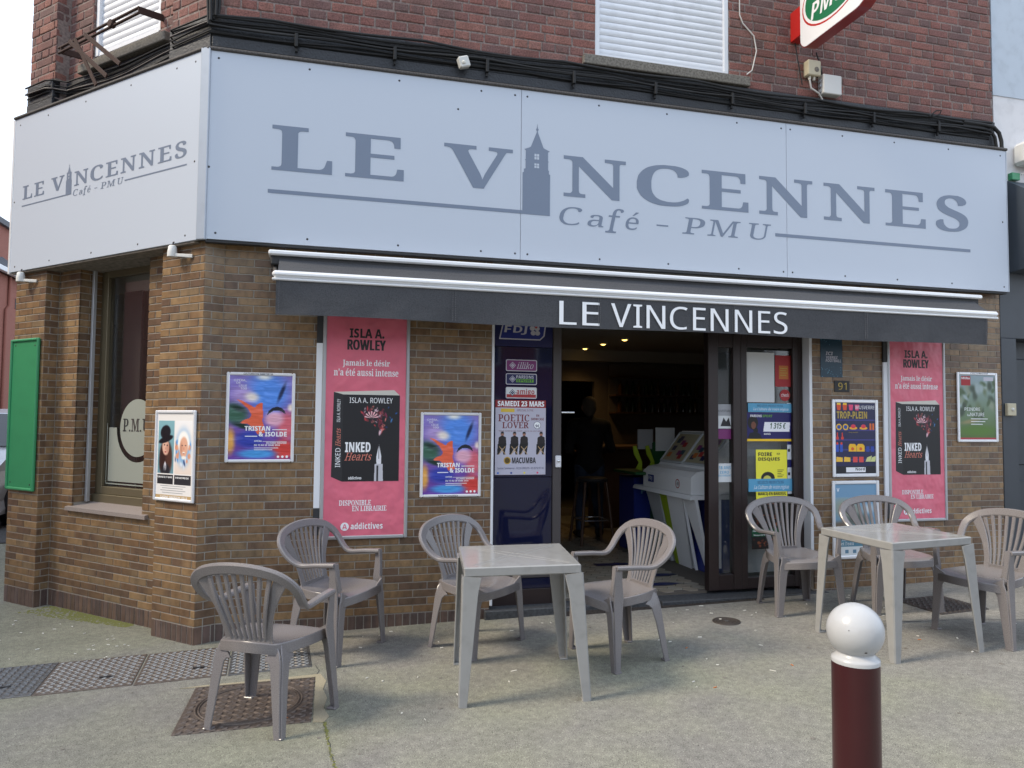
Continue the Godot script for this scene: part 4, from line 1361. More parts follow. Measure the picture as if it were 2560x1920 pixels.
	part_box(big, "stile", M["brown_frame"], Vector3(4.070, 0.12, -0.165), Vector3(4.118, 2.36, -0.083), 0.004)
	part_box(big, "rail", M["brown_frame"], Vector3(3.610, 0.12, -0.16), Vector3(4.070, 0.215, -0.086), 0.004)
	part_box(big, "rail", M["brown_frame"], Vector3(3.610, 2.20, -0.16), Vector3(4.070, 2.36, -0.086), 0.004)
	part_box(big, "pane", M["door_glass"], Vector3(3.610, 0.215, -0.125), Vector3(4.070, 2.20, -0.119), 0.0)
	part_box(big, "back_board", M["kiosk_grey"], Vector3(3.62, 0.22, -0.26), Vector3(4.06, 1.45, -0.25), 0.0)
	part_box(leaf, "back_board", M["kiosk_white"], Vector3(3.345, 0.26, -0.30), Vector3(3.475, 1.03, -0.29), 0.0)
	door_notices()

func door_notices() -> void:
	var z := -0.1165
	var n := thing("blank_notice", "blank white sheet taped to the postered glass door", "notice")
	sheet(n, "paper", M["paper"], 3.613, 3.903, 1.722, 2.160, z)
	n = thing("red_notice", "red notice with an orange square on the postered glass door", "notice")
	sheet(n, "paper", M["red_print"], 3.912, 4.068, 1.863, 2.140, z)
	print_rect(n, "orange_square", M["orange_print"], 3.95, 4.045, 1.93, 2.05, z + 0.0006)
	for k in 4: print_rect(n, "small_print", M["gold_print"], 3.962, 4.035 - 0.012 * (k % 2), 2.022 - k * 0.02, 2.028 - k * 0.02, z + 0.001)
	n = thing("round_sticker", "round red sticker on the postered glass door", "sticker")
	var mb := MB.new(); mb.prism(PackedVector2Array(ring_pts(4.010, 1.788, 0.052, 0.052, 28)), z - 0.002, z)
	put(mb, "disc", M["red_print"], n)
	words(n, "check", SANS, 3.972, 4.048, 1.774, 1.806, z + 0.0006, M["white_print"])
	# sky-blue banners
	for b in [[1.636, 1.713, "sky blue strip with white script above the winnings poster"], [0.944, 1.054, "sky blue strip with white script across the yellow record fair poster"]]:
		n = thing("banner_strip", b[2], "notice")
		sheet(n, "strip", M["blue_print"], 3.636, 4.076, b[0], b[1], z + 0.0045)
		var h: float = b[1] - b[0]
		words(n, "MELIZETS PRODUCTIONS", SERIF, 3.725, 3.985, b[0] + h * 0.62, b[0] + h * 0.84, z + 0.005, M["navy"])
		words(n, "La Culture de votre région", SERIF, 3.683, 4.045, b[0] + h * 0.12, b[0] + h * 0.50, z + 0.005, M["white_print"], 0.3)
	# winnings poster
	n = thing("winnings_poster", "dark blue poster reading 1 315 € with a curly haired woman", "poster")
	var im := canvas(128, 72, Color(0.10, 0.08, 0.36))
	im.fill_rect(Rect2i(0, 66, 128, 6), Color(0.95, 0.78, 0.15))
	disc(im, 0.14, 0.36, 0.115, 0.235, Color(0.05, 0.04, 0.05))
	disc(im, 0.20, 0.62, 0.05, 0.11, Color(0.05, 0.04, 0.05))
	disc(im, 0.155, 0.45, 0.055, 0.13, Color(0.45, 0.27, 0.2))
	paint(im, [[0.03, 0.91], [0.07, 0.72], [0.2, 0.66], [0.30, 0.75], [0.34, 0.91]], Color(0.06, 0.07, 0.12))
	paint(im, [[0.40, 0.33], [0.98, 0.33], [0.96, 0.66], [0.37, 0.66]], Color(0.93, 0.93, 0.95))
	sheet(n, "paper", tex_mat(im), 3.622, 4.068, 1.381, 1.634, z + 0.002)
	words(n, "1 315 €", SANSB, 3.850, 4.015, 1.492, 1.542, z + 0.003, M["stand_green"], 0.15)
	words(n, "PARIONS", SANSB, 3.660, 3.772, 1.592, 1.613, z + 0.003, M["white_print"])
	words(n, "SPORT", SANSB, 3.778, 3.880, 1.592, 1.613, z + 0.003, M["sport_green"], 0.15)
	words(n, "GAGNÉS", SANSB, 3.792, 3.860, 1.438, 1.458, z + 0.003, M["white_print"], 0.1)
	# record fair poster
	n = thing("fair_poster", "bright yellow record fair poster on the glass door", "poster")
	im = canvas(128, 180, Color(0.93, 0.90, 0.25))
	disc(im, 0.38, 0.56, 0.22, 0.12, Color(0.12, 0.11, 0.10))
	disc(im, 0.36, 0.61, 0.14, 0.10, Color(0.80, 0.78, 0.35))
	paint(im, [[0.05, 0.80], [0.16, 0.70], [0.45, 0.68], [0.52, 0.80]], Color(0.85, 0.83, 0.40))
	disc(im, 0.70, 0.74, 0.22, 0.08, Color(0.12, 0.11, 0.10))
	disc(im, 0.32, 0.60, 0.02, 0.008, Color(0.1, 0.1, 0.1)); disc(im, 0.42, 0.60, 0.02, 0.008, Color(0.1, 0.1, 0.1)); disc(im, 0.38, 0.655, 0.03, 0.008, Color(0.3, 0.1, 0.1))
	for k in 5: im.fill_rect(Rect2i(88, 72 + k * 6, 26 - (k % 3) * 5, 2), Color(0.2, 0.2, 0.1))
	sheet(n, "paper", tex_mat(im), 3.712, 4.022, 0.868, 1.308, z + 0.002)
	words(n, "FOIRE", HEAVY, 3.735, 3.872, 1.252, 1.284, z + 0.003, M["black_print"])
	words(n, "AUX", SANSB, 3.918, 3.952, 1.264, 1.280, z + 0.003, M["black_print"])
	words(n, "DISQUES", HEAVY, 3.735, 3.950, 1.206, 1.240, z + 0.003, M["black_print"])
	words(n, "MARCQ-EN-BAROEUL", HEAVY, 3.730, 4.010, 0.906, 0.938, z + 0.003, M["black_print"])
	words(n, "HIPPODROME", SANSB, 3.800, 3.930, 0.880, 0.896, z + 0.003, M["black_print"])
	# concert poster low on the door
	n = thing("choir_poster", "dark photo poster with a green band low on the glass door", "poster")
	im = canvas(96, 200, Color(0.07, 0.05, 0.05))
	var r := RandomNumberGenerator.new(); r.seed = 4
	for k in 90:
		disc(im, r.randf(), r.randf() * 0.55 if k < 55 else 0.78 + r.randf() * 0.2, 0.02 + r.randf() * 0.03, 0.012 + r.randf() * 0.012, Color(0.55, 0.30, 0.18).lerp(Color(0.2, 0.05, 0.04), r.randf()))
	im.fill_rect(Rect2i(0, 116, 96, 32), Color(0.04, 0.32, 0.20))
	sheet(n, "paper", tex_mat(im), 3.668, 3.95, 0.448, 0.862, z + 0.001)
	words(n, "SAMEDI", SANSB, 3.675, 3.740, 0.598, 0.612, z + 0.002, M["white_print"])
	words(n, "Marquette-lez-Lille", SANSB, 3.685, 3.85, 0.560, 0.575, z + 0.002, M["white_print"])
	# blue striped notices behind
	n = thing("price_notice", "white and blue striped notice with black letters at the door edge", "notice")
	im = canvas(32, 256, Color(0.80, 0.82, 0.84))
	for k in [30, 96, 160, 220]: im.fill_rect(Rect2i(0, k, 32, 22), Color(0.06, 0.08, 0.35))
	for k in [70, 130, 196]: im.fill_rect(Rect2i(4, k, 18, 8), Color(0.1, 0.1, 0.12))
	sheet(n, "paper", tex_mat(im), 4.028, 4.068, 0.92, 1.72, z - 0.0005, 0.001)

# ---------- inside
func build_interior() -> void:
	var fy := 0.118
	# floor of hexagonal tiles
	var mb := MB.new()
	mb.xf = Transform3D(Basis(Vector3(1, 0, 0), Vector3(0, 0, -1), Vector3(0, 1, 0)), Vector3(0, 0, 0))
	mb.prism(PackedVector2Array([Vector2(-0.45, 0.20), Vector2(6.05, 0.20), Vector2(6.05, 8.8), Vector2(-2.3, 8.8), Vector2(-2.3, 2.1)]), -0.05, fy - 0.004)
	mb.xf = Transform3D()
	mb.box(Vector3(1.92, 0.0, -0.20), Vector3(3.24, fy - 0.004, -0.13))
	var fl := struct(mb, "cafe_floor", M["hex_joint"])
	var hx := 0.075
	var tile := MB.new()
	var rim := []
	var top := []
	for i in 6:
		var a := TAU * i / 6
		rim.append(Vector3(cos(a), 0, sin(a)) * (hx - 0.003))
		top.append(Vector3(cos(a), 0, sin(a)) * (hx - 0.006) + Vector3(0, 0.003, 0))
	for i in 6:
		var j := (i + 1) % 6
		tile.tri(Vector3(0, 0.003, 0), top[i], top[j], Vector3.UP, Vector3.UP, Vector3.UP)
		tile.quad(top[i], top[j], rim[j], rim[i], top[i] + top[j] + Vector3.UP * 0.01)
	var tm := tile.mesh()
	var hc := [M["hex_tile"]]
	for tone in [Color(0.34, 0.30, 0.24), Color(0.28, 0.25, 0.20), Color(0.32, 0.265, 0.20)]:   # kiln variation, dealt out at random
		var m2: StandardMaterial3D = M["hex_tile"].duplicate()
		m2.albedo_color = lin(tone.r, tone.g, tone.b)
		hc.append(m2)
	var cnt := 0
	var rest := MB.new()
	for j in 46:
		for i in 12:
			var x := 2.0 + i * hx * 1.5
			var z := -0.20 - j * hx * 1.732 - (hx * 0.866 if i % 2 else 0.0)
			if x > 3.5: continue
			if cnt < 300 and z > -3.4:
				inst(tm, "hex_tile", hc[rng.randi() % 4], fl, Transform3D(Basis(), Vector3(x, fy - 0.004, z)))
				cnt += 1
			else:
				for q in 6:
					var a: Vector3 = top[q]
					var b: Vector3 = top[(q + 1) % 6]
					rest.xf = Transform3D(Basis(), Vector3(x, fy - 0.004, z))
					rest.tri(Vector3(0, 0.003, 0), a, b, Vector3.UP, Vector3.UP, Vector3.UP)
	put(rest, "hex_tile_field", M["hex_tile"], fl).set_meta("kind", "stuff")
	# floor arrows
	for q in [[2.95, -0.42, 0.0], [3.12, -0.78, 0.02], [2.9, -1.35, 0.0]]:
		mb = MB.new()
		mb.xf = Transform3D(Basis(Vector3(1, 0, 0), Vector3(0, 0, -1), Vector3(0, 1, 0)), Vector3(q[0], fy + 0.0035, q[1]))
		mb.flat(PackedVector2Array([Vector2(-0.20, -0.055), Vector2(0.08, -0.055), Vector2(0.2, 0.0), Vector2(0.08, 0.055), Vector2(-0.20, 0.055)]), 0.0)
		single(mb, "floor_sticker", M["navy"], "dark blue arrow sticker on the hexagonal floor tiles", "sticker", Vector3.ZERO, 0.0, "arrow stickers on the cafe floor")
	var rm := thing("back_partition", "dark back wall with a doorway inside the cafe", "wall")
	part_box(rm, "wall", M["interior_dark"], Vector3(1.5, 0.1, -5.1), Vector3(3.4, 2.6, -5.0), 0.0)
	part_box(rm, "wall", M["interior_dark"], Vector3(4.1, 0.1, -5.1), Vector3(6.0, 2.6, -5.0), 0.0)
	part_box(rm, "lintel", M["interior_dark"], Vector3(3.4, 2.15, -5.1), Vector3(4.1, 2.6, -5.0), 0.0)
	part_box(rm, "plinth", M["hex_tile"], Vector3(1.5, 0.1, -5.0), Vector3(4.0, 0.24, -4.985), 0.0)
	part_box(rm, "beam", M["ceiling"], Vector3(1.5, 2.45, -5.0), Vector3(6.0, 2.62, -4.85), 0.0)
	# ceiling lamps
	for p in [[3.787, -4.58], [3.80, -3.90], [3.855, -3.29]]:
		var l := thing("ceiling_spot", "small round ceiling spotlight glowing warm inside the cafe", "lamp", Vector3(p[0], 2.605, p[1]), 0.0, "ceiling spotlights in the cafe")
		mb = MB.new(); mb.lathe(Vector3.ZERO, [Vector2(0.055, 0.12), Vector2(0.055, 0.0), Vector2(0.042, -0.004), Vector2(0.040, 0.02)], 20)
		put(mb, "ring", M["alu"], l)
		mb = MB.new(); mb.lathe(Vector3.ZERO, [Vector2(0.0, -0.018), Vector2(0.02, -0.014), Vector2(0.038, 0.0), Vector2(0.038, 0.015)], 20)
		put(mb, "bulb", M["bulb"], l)
		var s := SpotLight3D.new()
		s.name = "spot"
		s.light_color = Color(1.0, 0.80, 0.5)
		s.light_energy = 0.10
		s.spot_range = 6.0
		s.spot_angle = 60.0
		s.light_size = 0.04
		s.spot_attenuation = 2.0
		s.shadow_enabled = true
		s.rotation.x = -PI / 2
		s.position = Vector3(0, -0.03, 0)
		l.add_child(s)
	# lottery counter: long white desk on slanted panels, sloping ticket windows on top
	var k := thing("lottery_counter", "white lottery counter with sloping ticket windows inside the doorway", "counter", Vector3(3.55, fy, -1.1))
	mb = MB.new()
	mb.xf = Transform3D(Basis(Vector3(1, 0, 0), Vector3(0, 1, 0), Vector3(0, 0, 1)), Vector3.ZERO)
	# section in x, y extruded along z
	mb.prism(PackedVector2Array([Vector2(-0.16, 0.745), Vector2(-0.16, 0.905), Vector2(-0.10, 0.955), Vector2(0.02, 0.975), Vector2(0.30, 1.33), Vector2(0.36, 1.33), Vector2(0.36, 0.745)]), -0.62, 0.42)
	put(mb, "desk", M["kiosk_white"], k)
	mb = MB.new()
	mb.prism(PackedVector2Array([Vector2(-0.18, 0.70), Vector2(-0.165, 0.742), Vector2(0.36, 0.742), Vector2(0.36, 0.70)]), -0.85, 0.44)
	put(mb, "shelf", M["kiosk_white"], k)
	for q in [[-0.10, 0.38], [-0.60, -0.12]]:
		mb = MB.new()
		var a := Vector3(0.045, 1.008, q[0]); var b := Vector3(0.045, 1.008, q[1]); var c := Vector3(0.275, 1.300, q[1]); var d := Vector3(0.275, 1.300, q[0])
		var nn := Vector3(-0.785, 0.62, 0)
		mb.quad(a + nn * 0.012, b + nn * 0.012, c + nn * 0.012, d + nn * 0.012, nn)
		var e := put(mb, "ticket_window", M["ticket"], k)
		mb = MB.new()
		for ed in [[a, b], [b, c], [c, d], [d, a]]: mb.tube([ed[0] + nn * 0.010, ed[1] + nn * 0.010], 0.014, 6)
		put(mb, "frame", M["kiosk_grey"], e)
		for g in 9:
			var u := rng.randf_range(0.1, 0.75); var w := rng.randf_range(0.1, 0.75)
			var o: Vector3 = a.lerp(b, u).lerp(d.lerp(c, u), w) + nn * 0.014
			var ex := (b - a) * 0.16; var ey := (d - a) * 0.16
			mb = MB.new(); mb.quad(o, o + ex, o + ex + ey, o + ey, nn)
			put(mb, "ticket", M[["red_print", "navy", "teal_print", "purple_print", "orange_print"][g % 5]], e)
	words(k, "", SANS, 0, 0.01, 0, 0.01, 0, M["navy"]) if false else null
	# slanted front panels
	for q in [[0.44, 0.20, 0.42, "kiosk_white"], [0.19, -0.14, -0.14, "kiosk_white"], [-0.145, -0.30, -0.21, "lime"], [-0.31, -0.62, -0.45, "kiosk_grey"]]:
		mb = MB.new()
		var z0: float = q[0]; var z1: float = q[1]; var zb: float = q[2]
		for sx in [-0.13, -0.10]:
			mb.quad(Vector3(sx, 0.70, z0), Vector3(sx, 0.70, z1), Vector3(sx + 0.14, 0.0, zb), Vector3(sx + 0.14, 0.0, z0 - (0.06 if z0 == 0.19 else 0.0)), Vector3(-1 if sx < -0.12 else 1, 0, 0))
		mb.quad(Vector3(-0.13, 0.70, z0), Vector3(-0.10, 0.70, z0), Vector3(0.04, 0.0, z0), Vector3(0.01, 0.0, z0), Vector3(0, 0, 1))
		put(mb, "front_panel", M[q[3]], k)
	part_box(k, "blue_body", M["blue_badge"], Vector3(0.05, 0.0, -0.10), Vector3(0.34, 0.70, 0.42), 0.0)
	part_box(k, "white_body", M["kiosk_grey"], Vector3(0.05, 0.0, -0.60), Vector3(0.34, 0.70, -0.10), 0.0)
	for q in [[-0.1605, 0.80, 0.875, -0.50, -0.36, "blue_badge"]]:
		mb = MB.new(); mb.quad(Vector3(q[0] - 0.001, q[1], q[3]), Vector3(q[0] - 0.001, q[1], q[4]), Vector3(q[0] - 0.001, q[2], q[4]), Vector3(q[0] - 0.001, q[2], q[3]), Vector3.LEFT)
		put(mb, "badge", M[q[5]], k)
	var side := Node3D.new(); side.name = "badge_text"; k.add_child(side); side.transform = Transform3D(Basis(Vector3.UP, -PI / 2), Vector3(-0.1625, 0, 0))
	words(side, "FDJ", SANSB, -0.485, -0.40, 0.815, 0.86, 0.0, M["white_print"])
	print_poly(side, "age_ring", M["red_print"], ring_pts(0.16, 0.83, 0.045, 0.045), 0.0)
	print_poly(side, "age_disc", M["paper"], ring_pts(0.16, 0.83, 0.036, 0.036), 0.0005)
	words(side, "-18", SANSB, 0.135, 0.185, 0.815, 0.845, 0.001, M["black_print"])
	# blue bin beyond
	var bn := thing("lottery_cabinet", "dark blue cabinet marked FDJ behind the lottery counter", "cabinet", Vector3(3.52, fy, -2.15))
	part_box(bn, "body", M["blue_badge"], Vector3(-0.14, 0.0, -0.2), Vector3(0.30, 0.82, 0.22), 0.01)
	words(bn, "FDJ", SANSB, -0.06, 0.10, 0.62, 0.70, 0.223, M["steel_blue_print"])
	# green display stand with lime clips
	var gs := thing("display_stand", "dark green betting stand with lime clips behind the lottery counter", "stand", Vector3(3.62, fy, -1.95))
	part_box(gs, "table", M["stand_green"], Vector3(-0.35, 0.86, -0.3), Vector3(0.5, 0.89, 0.3), 0.006)
	part_box(gs, "column", M["stand_green"], Vector3(-0.05, 0.0, -0.2), Vector3(0.3, 0.86, 0.2), 0.01)
	part_box(gs, "back", M["stand_green"], Vector3(0.0, 0.89, -0.1), Vector3(0.5, 1.2, -0.06), 0.01)
	for q in [[-0.2, 0.05], [-0.02, -0.02]]:
		mb = MB.new()
		mb.sweep([Vector3(q[0], 0.90, q[1]), Vector3(q[0] + 0.02, 0.98, q[1]), Vector3(q[0] - 0.03, 1.08, q[1]), Vector3(q[0] - 0.05, 1.16, q[1])], [Vector3.RIGHT, Vector3.RIGHT, Vector3.RIGHT, Vector3.RIGHT], [0.04, 0.02, 0.03, 0.02], [0.006, 0.006, 0.006, 0.006])
		put(mb, "clip", M["lime"], gs)
	part_box(gs, "leaflet", M["paper"], Vector3(0.05, 1.10, -0.055), Vector3(0.28, 1.36, -0.045), 0.0)
	part_box(gs, "leaflet", M["grey_print"], Vector3(-0.16, 1.12, -0.07), Vector3(0.02, 1.34, -0.06), 0.0)
	# bar with bottle shelves
	var bar := thing("bar_counter", "dark wooden bar counter at the back of the cafe", "counter", Vector3(4.4, fy, -3.9))
	part_box(bar, "front", M["bar_wood"], Vector3(-0.7, 0, -0.3), Vector3(1.6, 1.05, 0.2), 0.01)
	part_box(bar, "top", M["bar_wood"], Vector3(-0.75, 1.05, -0.35), Vector3(1.6, 1.10, 0.28), 0.01)
	var sh := thing("bottle_shelf", "dark wall shelves behind the bar", "shelf", Vector3(4.9, fy, -4.85))
	part_box(sh, "back", M["interior_dark"], Vector3(-0.6, 0.9, -0.1), Vector3(1.1, 2.3, -0.06), 0.0)
	for y in [1.57, 1.83, 2.11]:
		part_box(sh, "board", M["bar_wood"], Vector3(-0.6, y - 0.03, -0.06), Vector3(1.1, y, 0.2), 0.004)
	var btm := MB.new()
	btm.lathe(Vector3.ZERO, [Vector2(0, 0), Vector2(0.034, 0.0), Vector2(0.034, 0.0), Vector2(0.035, 0.12), Vector2(0.030, 0.145), Vector2(0.013, 0.17), Vector2(0.012, 0.215), Vector2(0.0, 0.215)], 10)
	var bm := btm.mesh()
	for y in [1.57, 1.83]:
		for i in 13:
			var o := inst(bm, numbered("bottle"), M["bottle"] if i % 3 else M["bottle_amber"], self)
			o.position = Vector3(4.42 + i * 0.105 + rng.randf() * 0.02, fy + y, -4.78)
			tag(o, "dark glass bottle on the shelves behind the bar", "bottle", "bottles behind the bar")
	build_person(Vector3(3.28, fy, -3.05))
	# bar stool
	var stool := thing("bar_stool", "tall dark bar stool with four legs inside the doorway", "stool", Vector3(3.15, fy, -2.62))
	mb = MB.new(); mb.lathe(Vector3(0, 0.72, 0), [Vector2(0, 0.05), Vector2(0.16, 0.05), Vector2(0.185, 0.035), Vector2(0.185, 0.0), Vector2(0, 0.0)], 24)
	put(mb, "seat", M["black_print"], stool)
	for q in [[-1, -1], [1, -1], [1, 1], [-1, 1]]:
		mb = MB.new(); mb.tube([Vector3(q[0] * 0.13, 0.72, q[1] * 0.13), Vector3(q[0] * 0.2, 0.0, q[1] * 0.2)], 0.018, 8)
		put(mb, "leg", M["bar_wood"], stool)
	mb = MB.new(); mb.tube([Vector3(-0.17, 0.28, 0.17), Vector3(0.17, 0.28, 0.17), Vector3(0.17, 0.28, -0.17), Vector3(-0.17, 0.28, -0.17), Vector3(-0.17, 0.28, 0.17)], 0.01, 6)
	put(mb, "footrest", M["chrome"], stool)

# ---------- a figure as one continuous surface: tapered bones joined smoothly, meshed as surface nets
func field_at(p: Vector3, bones: Array, k: float) -> float:
	var d := 1e9
	for b in bones:
		var a: Vector3 = b[0]
		var ab: Vector3 = b[1] - a
		var t := clampf((p - a).dot(ab) / max(ab.length_squared(), 1e-9), 0.0, 1.0)
		var e := (p - a - ab * t).length() - lerpf(b[2], b[3], t)
		if d > 1e8: d = e
		else:
			var h := clampf(0.5 + 0.5 * (d - e) / k, 0.0, 1.0)
			d = lerpf(d, e, h) - k * h * (1.0 - h)
	return d

func surface(bones: Array, cell: float, k: float) -> MB:
	var lo := Vector3.ONE * 1e9
	var hi := -lo
	for b in bones:
		var r: float = max(b[2], b[3]) + cell * 2.0
		for e in 2:
			lo = lo.min(b[e] - Vector3.ONE * r); hi = hi.max(b[e] + Vector3.ONE * r)
	var n := Vector3i(((hi - lo) / cell).ceil()) + Vector3i.ONE
	var val := PackedFloat32Array()
	val.resize(n.x * n.y * n.z)
	for z in n.z:
		for y in n.y:
			for x in n.x:
				val[(z * n.y + y) * n.x + x] = field_at(lo + Vector3(x, y, z) * cell, bones, k)
	var at := {}
	for z in n.z - 1:
		for y in n.y - 1:
			for x in n.x - 1:
				var s := Vector3.ZERO
				var cnt := 0
				for e in [[0, 1], [2, 3], [4, 5], [6, 7], [0, 2], [1, 3], [4, 6], [5, 7], [0, 4], [1, 5], [2, 6], [3, 7]]:
					var pa := Vector3i(x + (e[0] & 1), y + ((e[0] >> 1) & 1), z + (e[0] >> 2))
					var pb := Vector3i(x + (e[1] & 1), y + ((e[1] >> 1) & 1), z + (e[1] >> 2))
					var va := val[(pa.z * n.y + pa.y) * n.x + pa.x]
					var vb := val[(pb.z * n.y + pb.y) * n.x + pb.x]
					if (va < 0.0) != (vb < 0.0):
						s += Vector3(pa).lerp(Vector3(pb), va / (va - vb)); cnt += 1
				if cnt > 0: at[Vector3i(x, y, z)] = lo + s / cnt * cell
	var mb := MB.new()
	var nor := {}
	for c in at:
		var p: Vector3 = at[c]
		var h := cell * 0.5
		nor[c] = Vector3(field_at(p + Vector3(h, 0, 0), bones, k) - field_at(p - Vector3(h, 0, 0), bones, k), field_at(p + Vector3(0, h, 0), bones, k) - field_at(p - Vector3(0, h, 0), bones, k), field_at(p + Vector3(0, 0, h), bones, k) - field_at(p - Vector3(0, 0, h), bones, k)).normalized()
	var ax := [Vector3i(1, 0, 0), Vector3i(0, 1, 0), Vector3i(0, 0, 1)]
	for c in at:
		for i in 3:
			var v0: float = val[(c.z * n.y + c.y) * n.x + c.x]
			var q: Vector3i = c + ax[i]
			var v1: float = val[(q.z * n.y + q.y) * n.x + q.x]
			if (v0 < 0.0) == (v1 < 0.0): continue
			var j: Vector3i = ax[(i + 1) % 3]
			var l: Vector3i = ax[(i + 2) % 3]
			var f := [c, c - j, c - j - l, c - l]
			if not (at.has(f[1]) and at.has(f[2]) and at.has(f[3])): continue
			mb.quadn(at[f[0]], at[f[1]], at[f[2]], at[f[3]], nor[f[0]], nor[f[1]], nor[f[2]], nor[f[3]])
	return mb

func build_person(at: Vector3) -> void:
	# seen from behind, standing at the bar with both forearms brought forward (facing -z)
	var p := thing("person", "person in dark jacket and jeans seen from behind inside the cafe", "person", at, -0.12)
	var V := func(x: float, y: float, z: float) -> Vector3: return Vector3(x, y, z)
	var body := [
		[V.call(0, 0.93, 0.02), V.call(0, 1.20, 0.03), 0.145, 0.165], [V.call(-0.10, 1.34, 0.02), V.call(0.10, 1.34, 0.02), 0.115, 0.115],
		[V.call(-0.17, 1.38, 0.0), V.call(0.17, 1.38, 0.0), 0.075, 0.075], [V.call(0, 1.42, 0.0), V.call(0, 1.51, -0.03), 0.06, 0.055],
		[V.call(-0.205, 1.365, 0.0), V.call(-0.265, 1.09, 0.02), 0.068, 0.055], [V.call(-0.265, 1.09, 0.02), V.call(-0.17, 1.04, -0.21), 0.052, 0.040],
		[V.call(0.205, 1.365, 0.0), V.call(0.27, 1.09, 0.02), 0.068, 0.055], [V.call(0.27, 1.09, 0.02), V.call(0.17, 1.04, -0.21), 0.052, 0.040],
		[V.call(-0.09, 0.90, 0.01), V.call(-0.11, 0.48, -0.01), 0.098, 0.066], [V.call(-0.11, 0.48, -0.01), V.call(-0.12, 0.08, 0.03), 0.062, 0.046],
		[V.call(0.09, 0.90, 0.01), V.call(0.11, 0.48, -0.02), 0.098, 0.066], [V.call(0.11, 0.48, -0.02), V.call(0.125, 0.08, 0.02), 0.062, 0.046],
		[V.call(-0.12, 0.045, 0.04), V.call(-0.135, 0.04, -0.15), 0.044, 0.036], [V.call(0.125, 0.045, 0.03), V.call(0.145, 0.04, -0.16), 0.044, 0.036]]
	put(surface(body, 0.024, 0.045), "body", M["cloth_dark"], p)
	var legs := [[V.call(-0.09, 0.86, 0.01), V.call(-0.11, 0.48, -0.01), 0.104, 0.072], [V.call(-0.11, 0.48, -0.01), V.call(-0.12, 0.12, 0.03), 0.068, 0.056], [V.call(0.09, 0.86, 0.01), V.call(0.11, 0.48, -0.02), 0.104, 0.072], [V.call(0.11, 0.48, -0.02), V.call(0.125, 0.12, 0.02), 0.068, 0.056]]
	put(surface(legs, 0.024, 0.04), "trousers", M["jeans"], p)
	var head := [[V.call(0, 1.585, -0.035), V.call(0, 1.63, -0.015), 0.080, 0.088], [V.call(0, 1.545, -0.075), V.call(0, 1.56, -0.06), 0.045, 0.06], [V.call(0, 1.58, -0.125), V.call(0, 1.60, -0.115), 0.014, 0.012],
		[V.call(-0.084, 1.565, -0.025), V.call(-0.088, 1.605, -0.02), 0.012, 0.016], [V.call(0.084, 1.565, -0.025), V.call(0.088, 1.605, -0.02), 0.012, 0.016]]
	put(surface(head, 0.011, 0.016), "head", M["skin"], p)
	put(surface([[V.call(0, 1.60, -0.005), V.call(0, 1.645, -0.010), 0.086, 0.090], [V.call(0, 1.54, 0.02), V.call(0, 1.58, 0.015), 0.062, 0.075]], 0.013, 0.03), "hair", M["hair"], p)
	for s in [-1.0, 1.0]:
		var w := Vector3(s * 0.17, 1.04, -0.21)
		var hand := [[w, w + Vector3(-s * 0.02, 0.0, -0.075), 0.026, 0.030]]
		for i in 4:
			var r := w + Vector3(-s * 0.02 + (i - 1.5) * 0.019, 0.004, -0.085)
			var L: float = [0.058, 0.068, 0.072, 0.062][i]
			hand.append([r, r + Vector3(0, -0.004, -L * 0.5), 0.0095, 0.009])
			hand.append([r + Vector3(0, -0.004, -L * 0.5), r + Vector3(0, -0.022, -L * 0.92), 0.009, 0.008])
		hand.append([w + Vector3(-s * 0.028, 0.0, -0.03), w + Vector3(-s * 0.062, 0.004, -0.07), 0.012, 0.0095])
		put(surface(hand, 0.006, 0.008), "hand", M["skin"], p)

# ---------- posters
func frame_bars(parent: Node, x0: float, x1: float, y0: float, y1: float, w: float, z1: float, m: Material) -> void:
	for b in [[x0, x0 + w, y0, y1], [x1 - w, x1, y0, y1], [x0 + w, x1 - w, y0, y0 + w], [x0 + w, x1 - w, y1 - w, y1]]:
		part_box(parent, "frame_bar", m, Vector3(b[0], b[2], 0.001), Vector3(b[1], b[3], z1), 0.006)

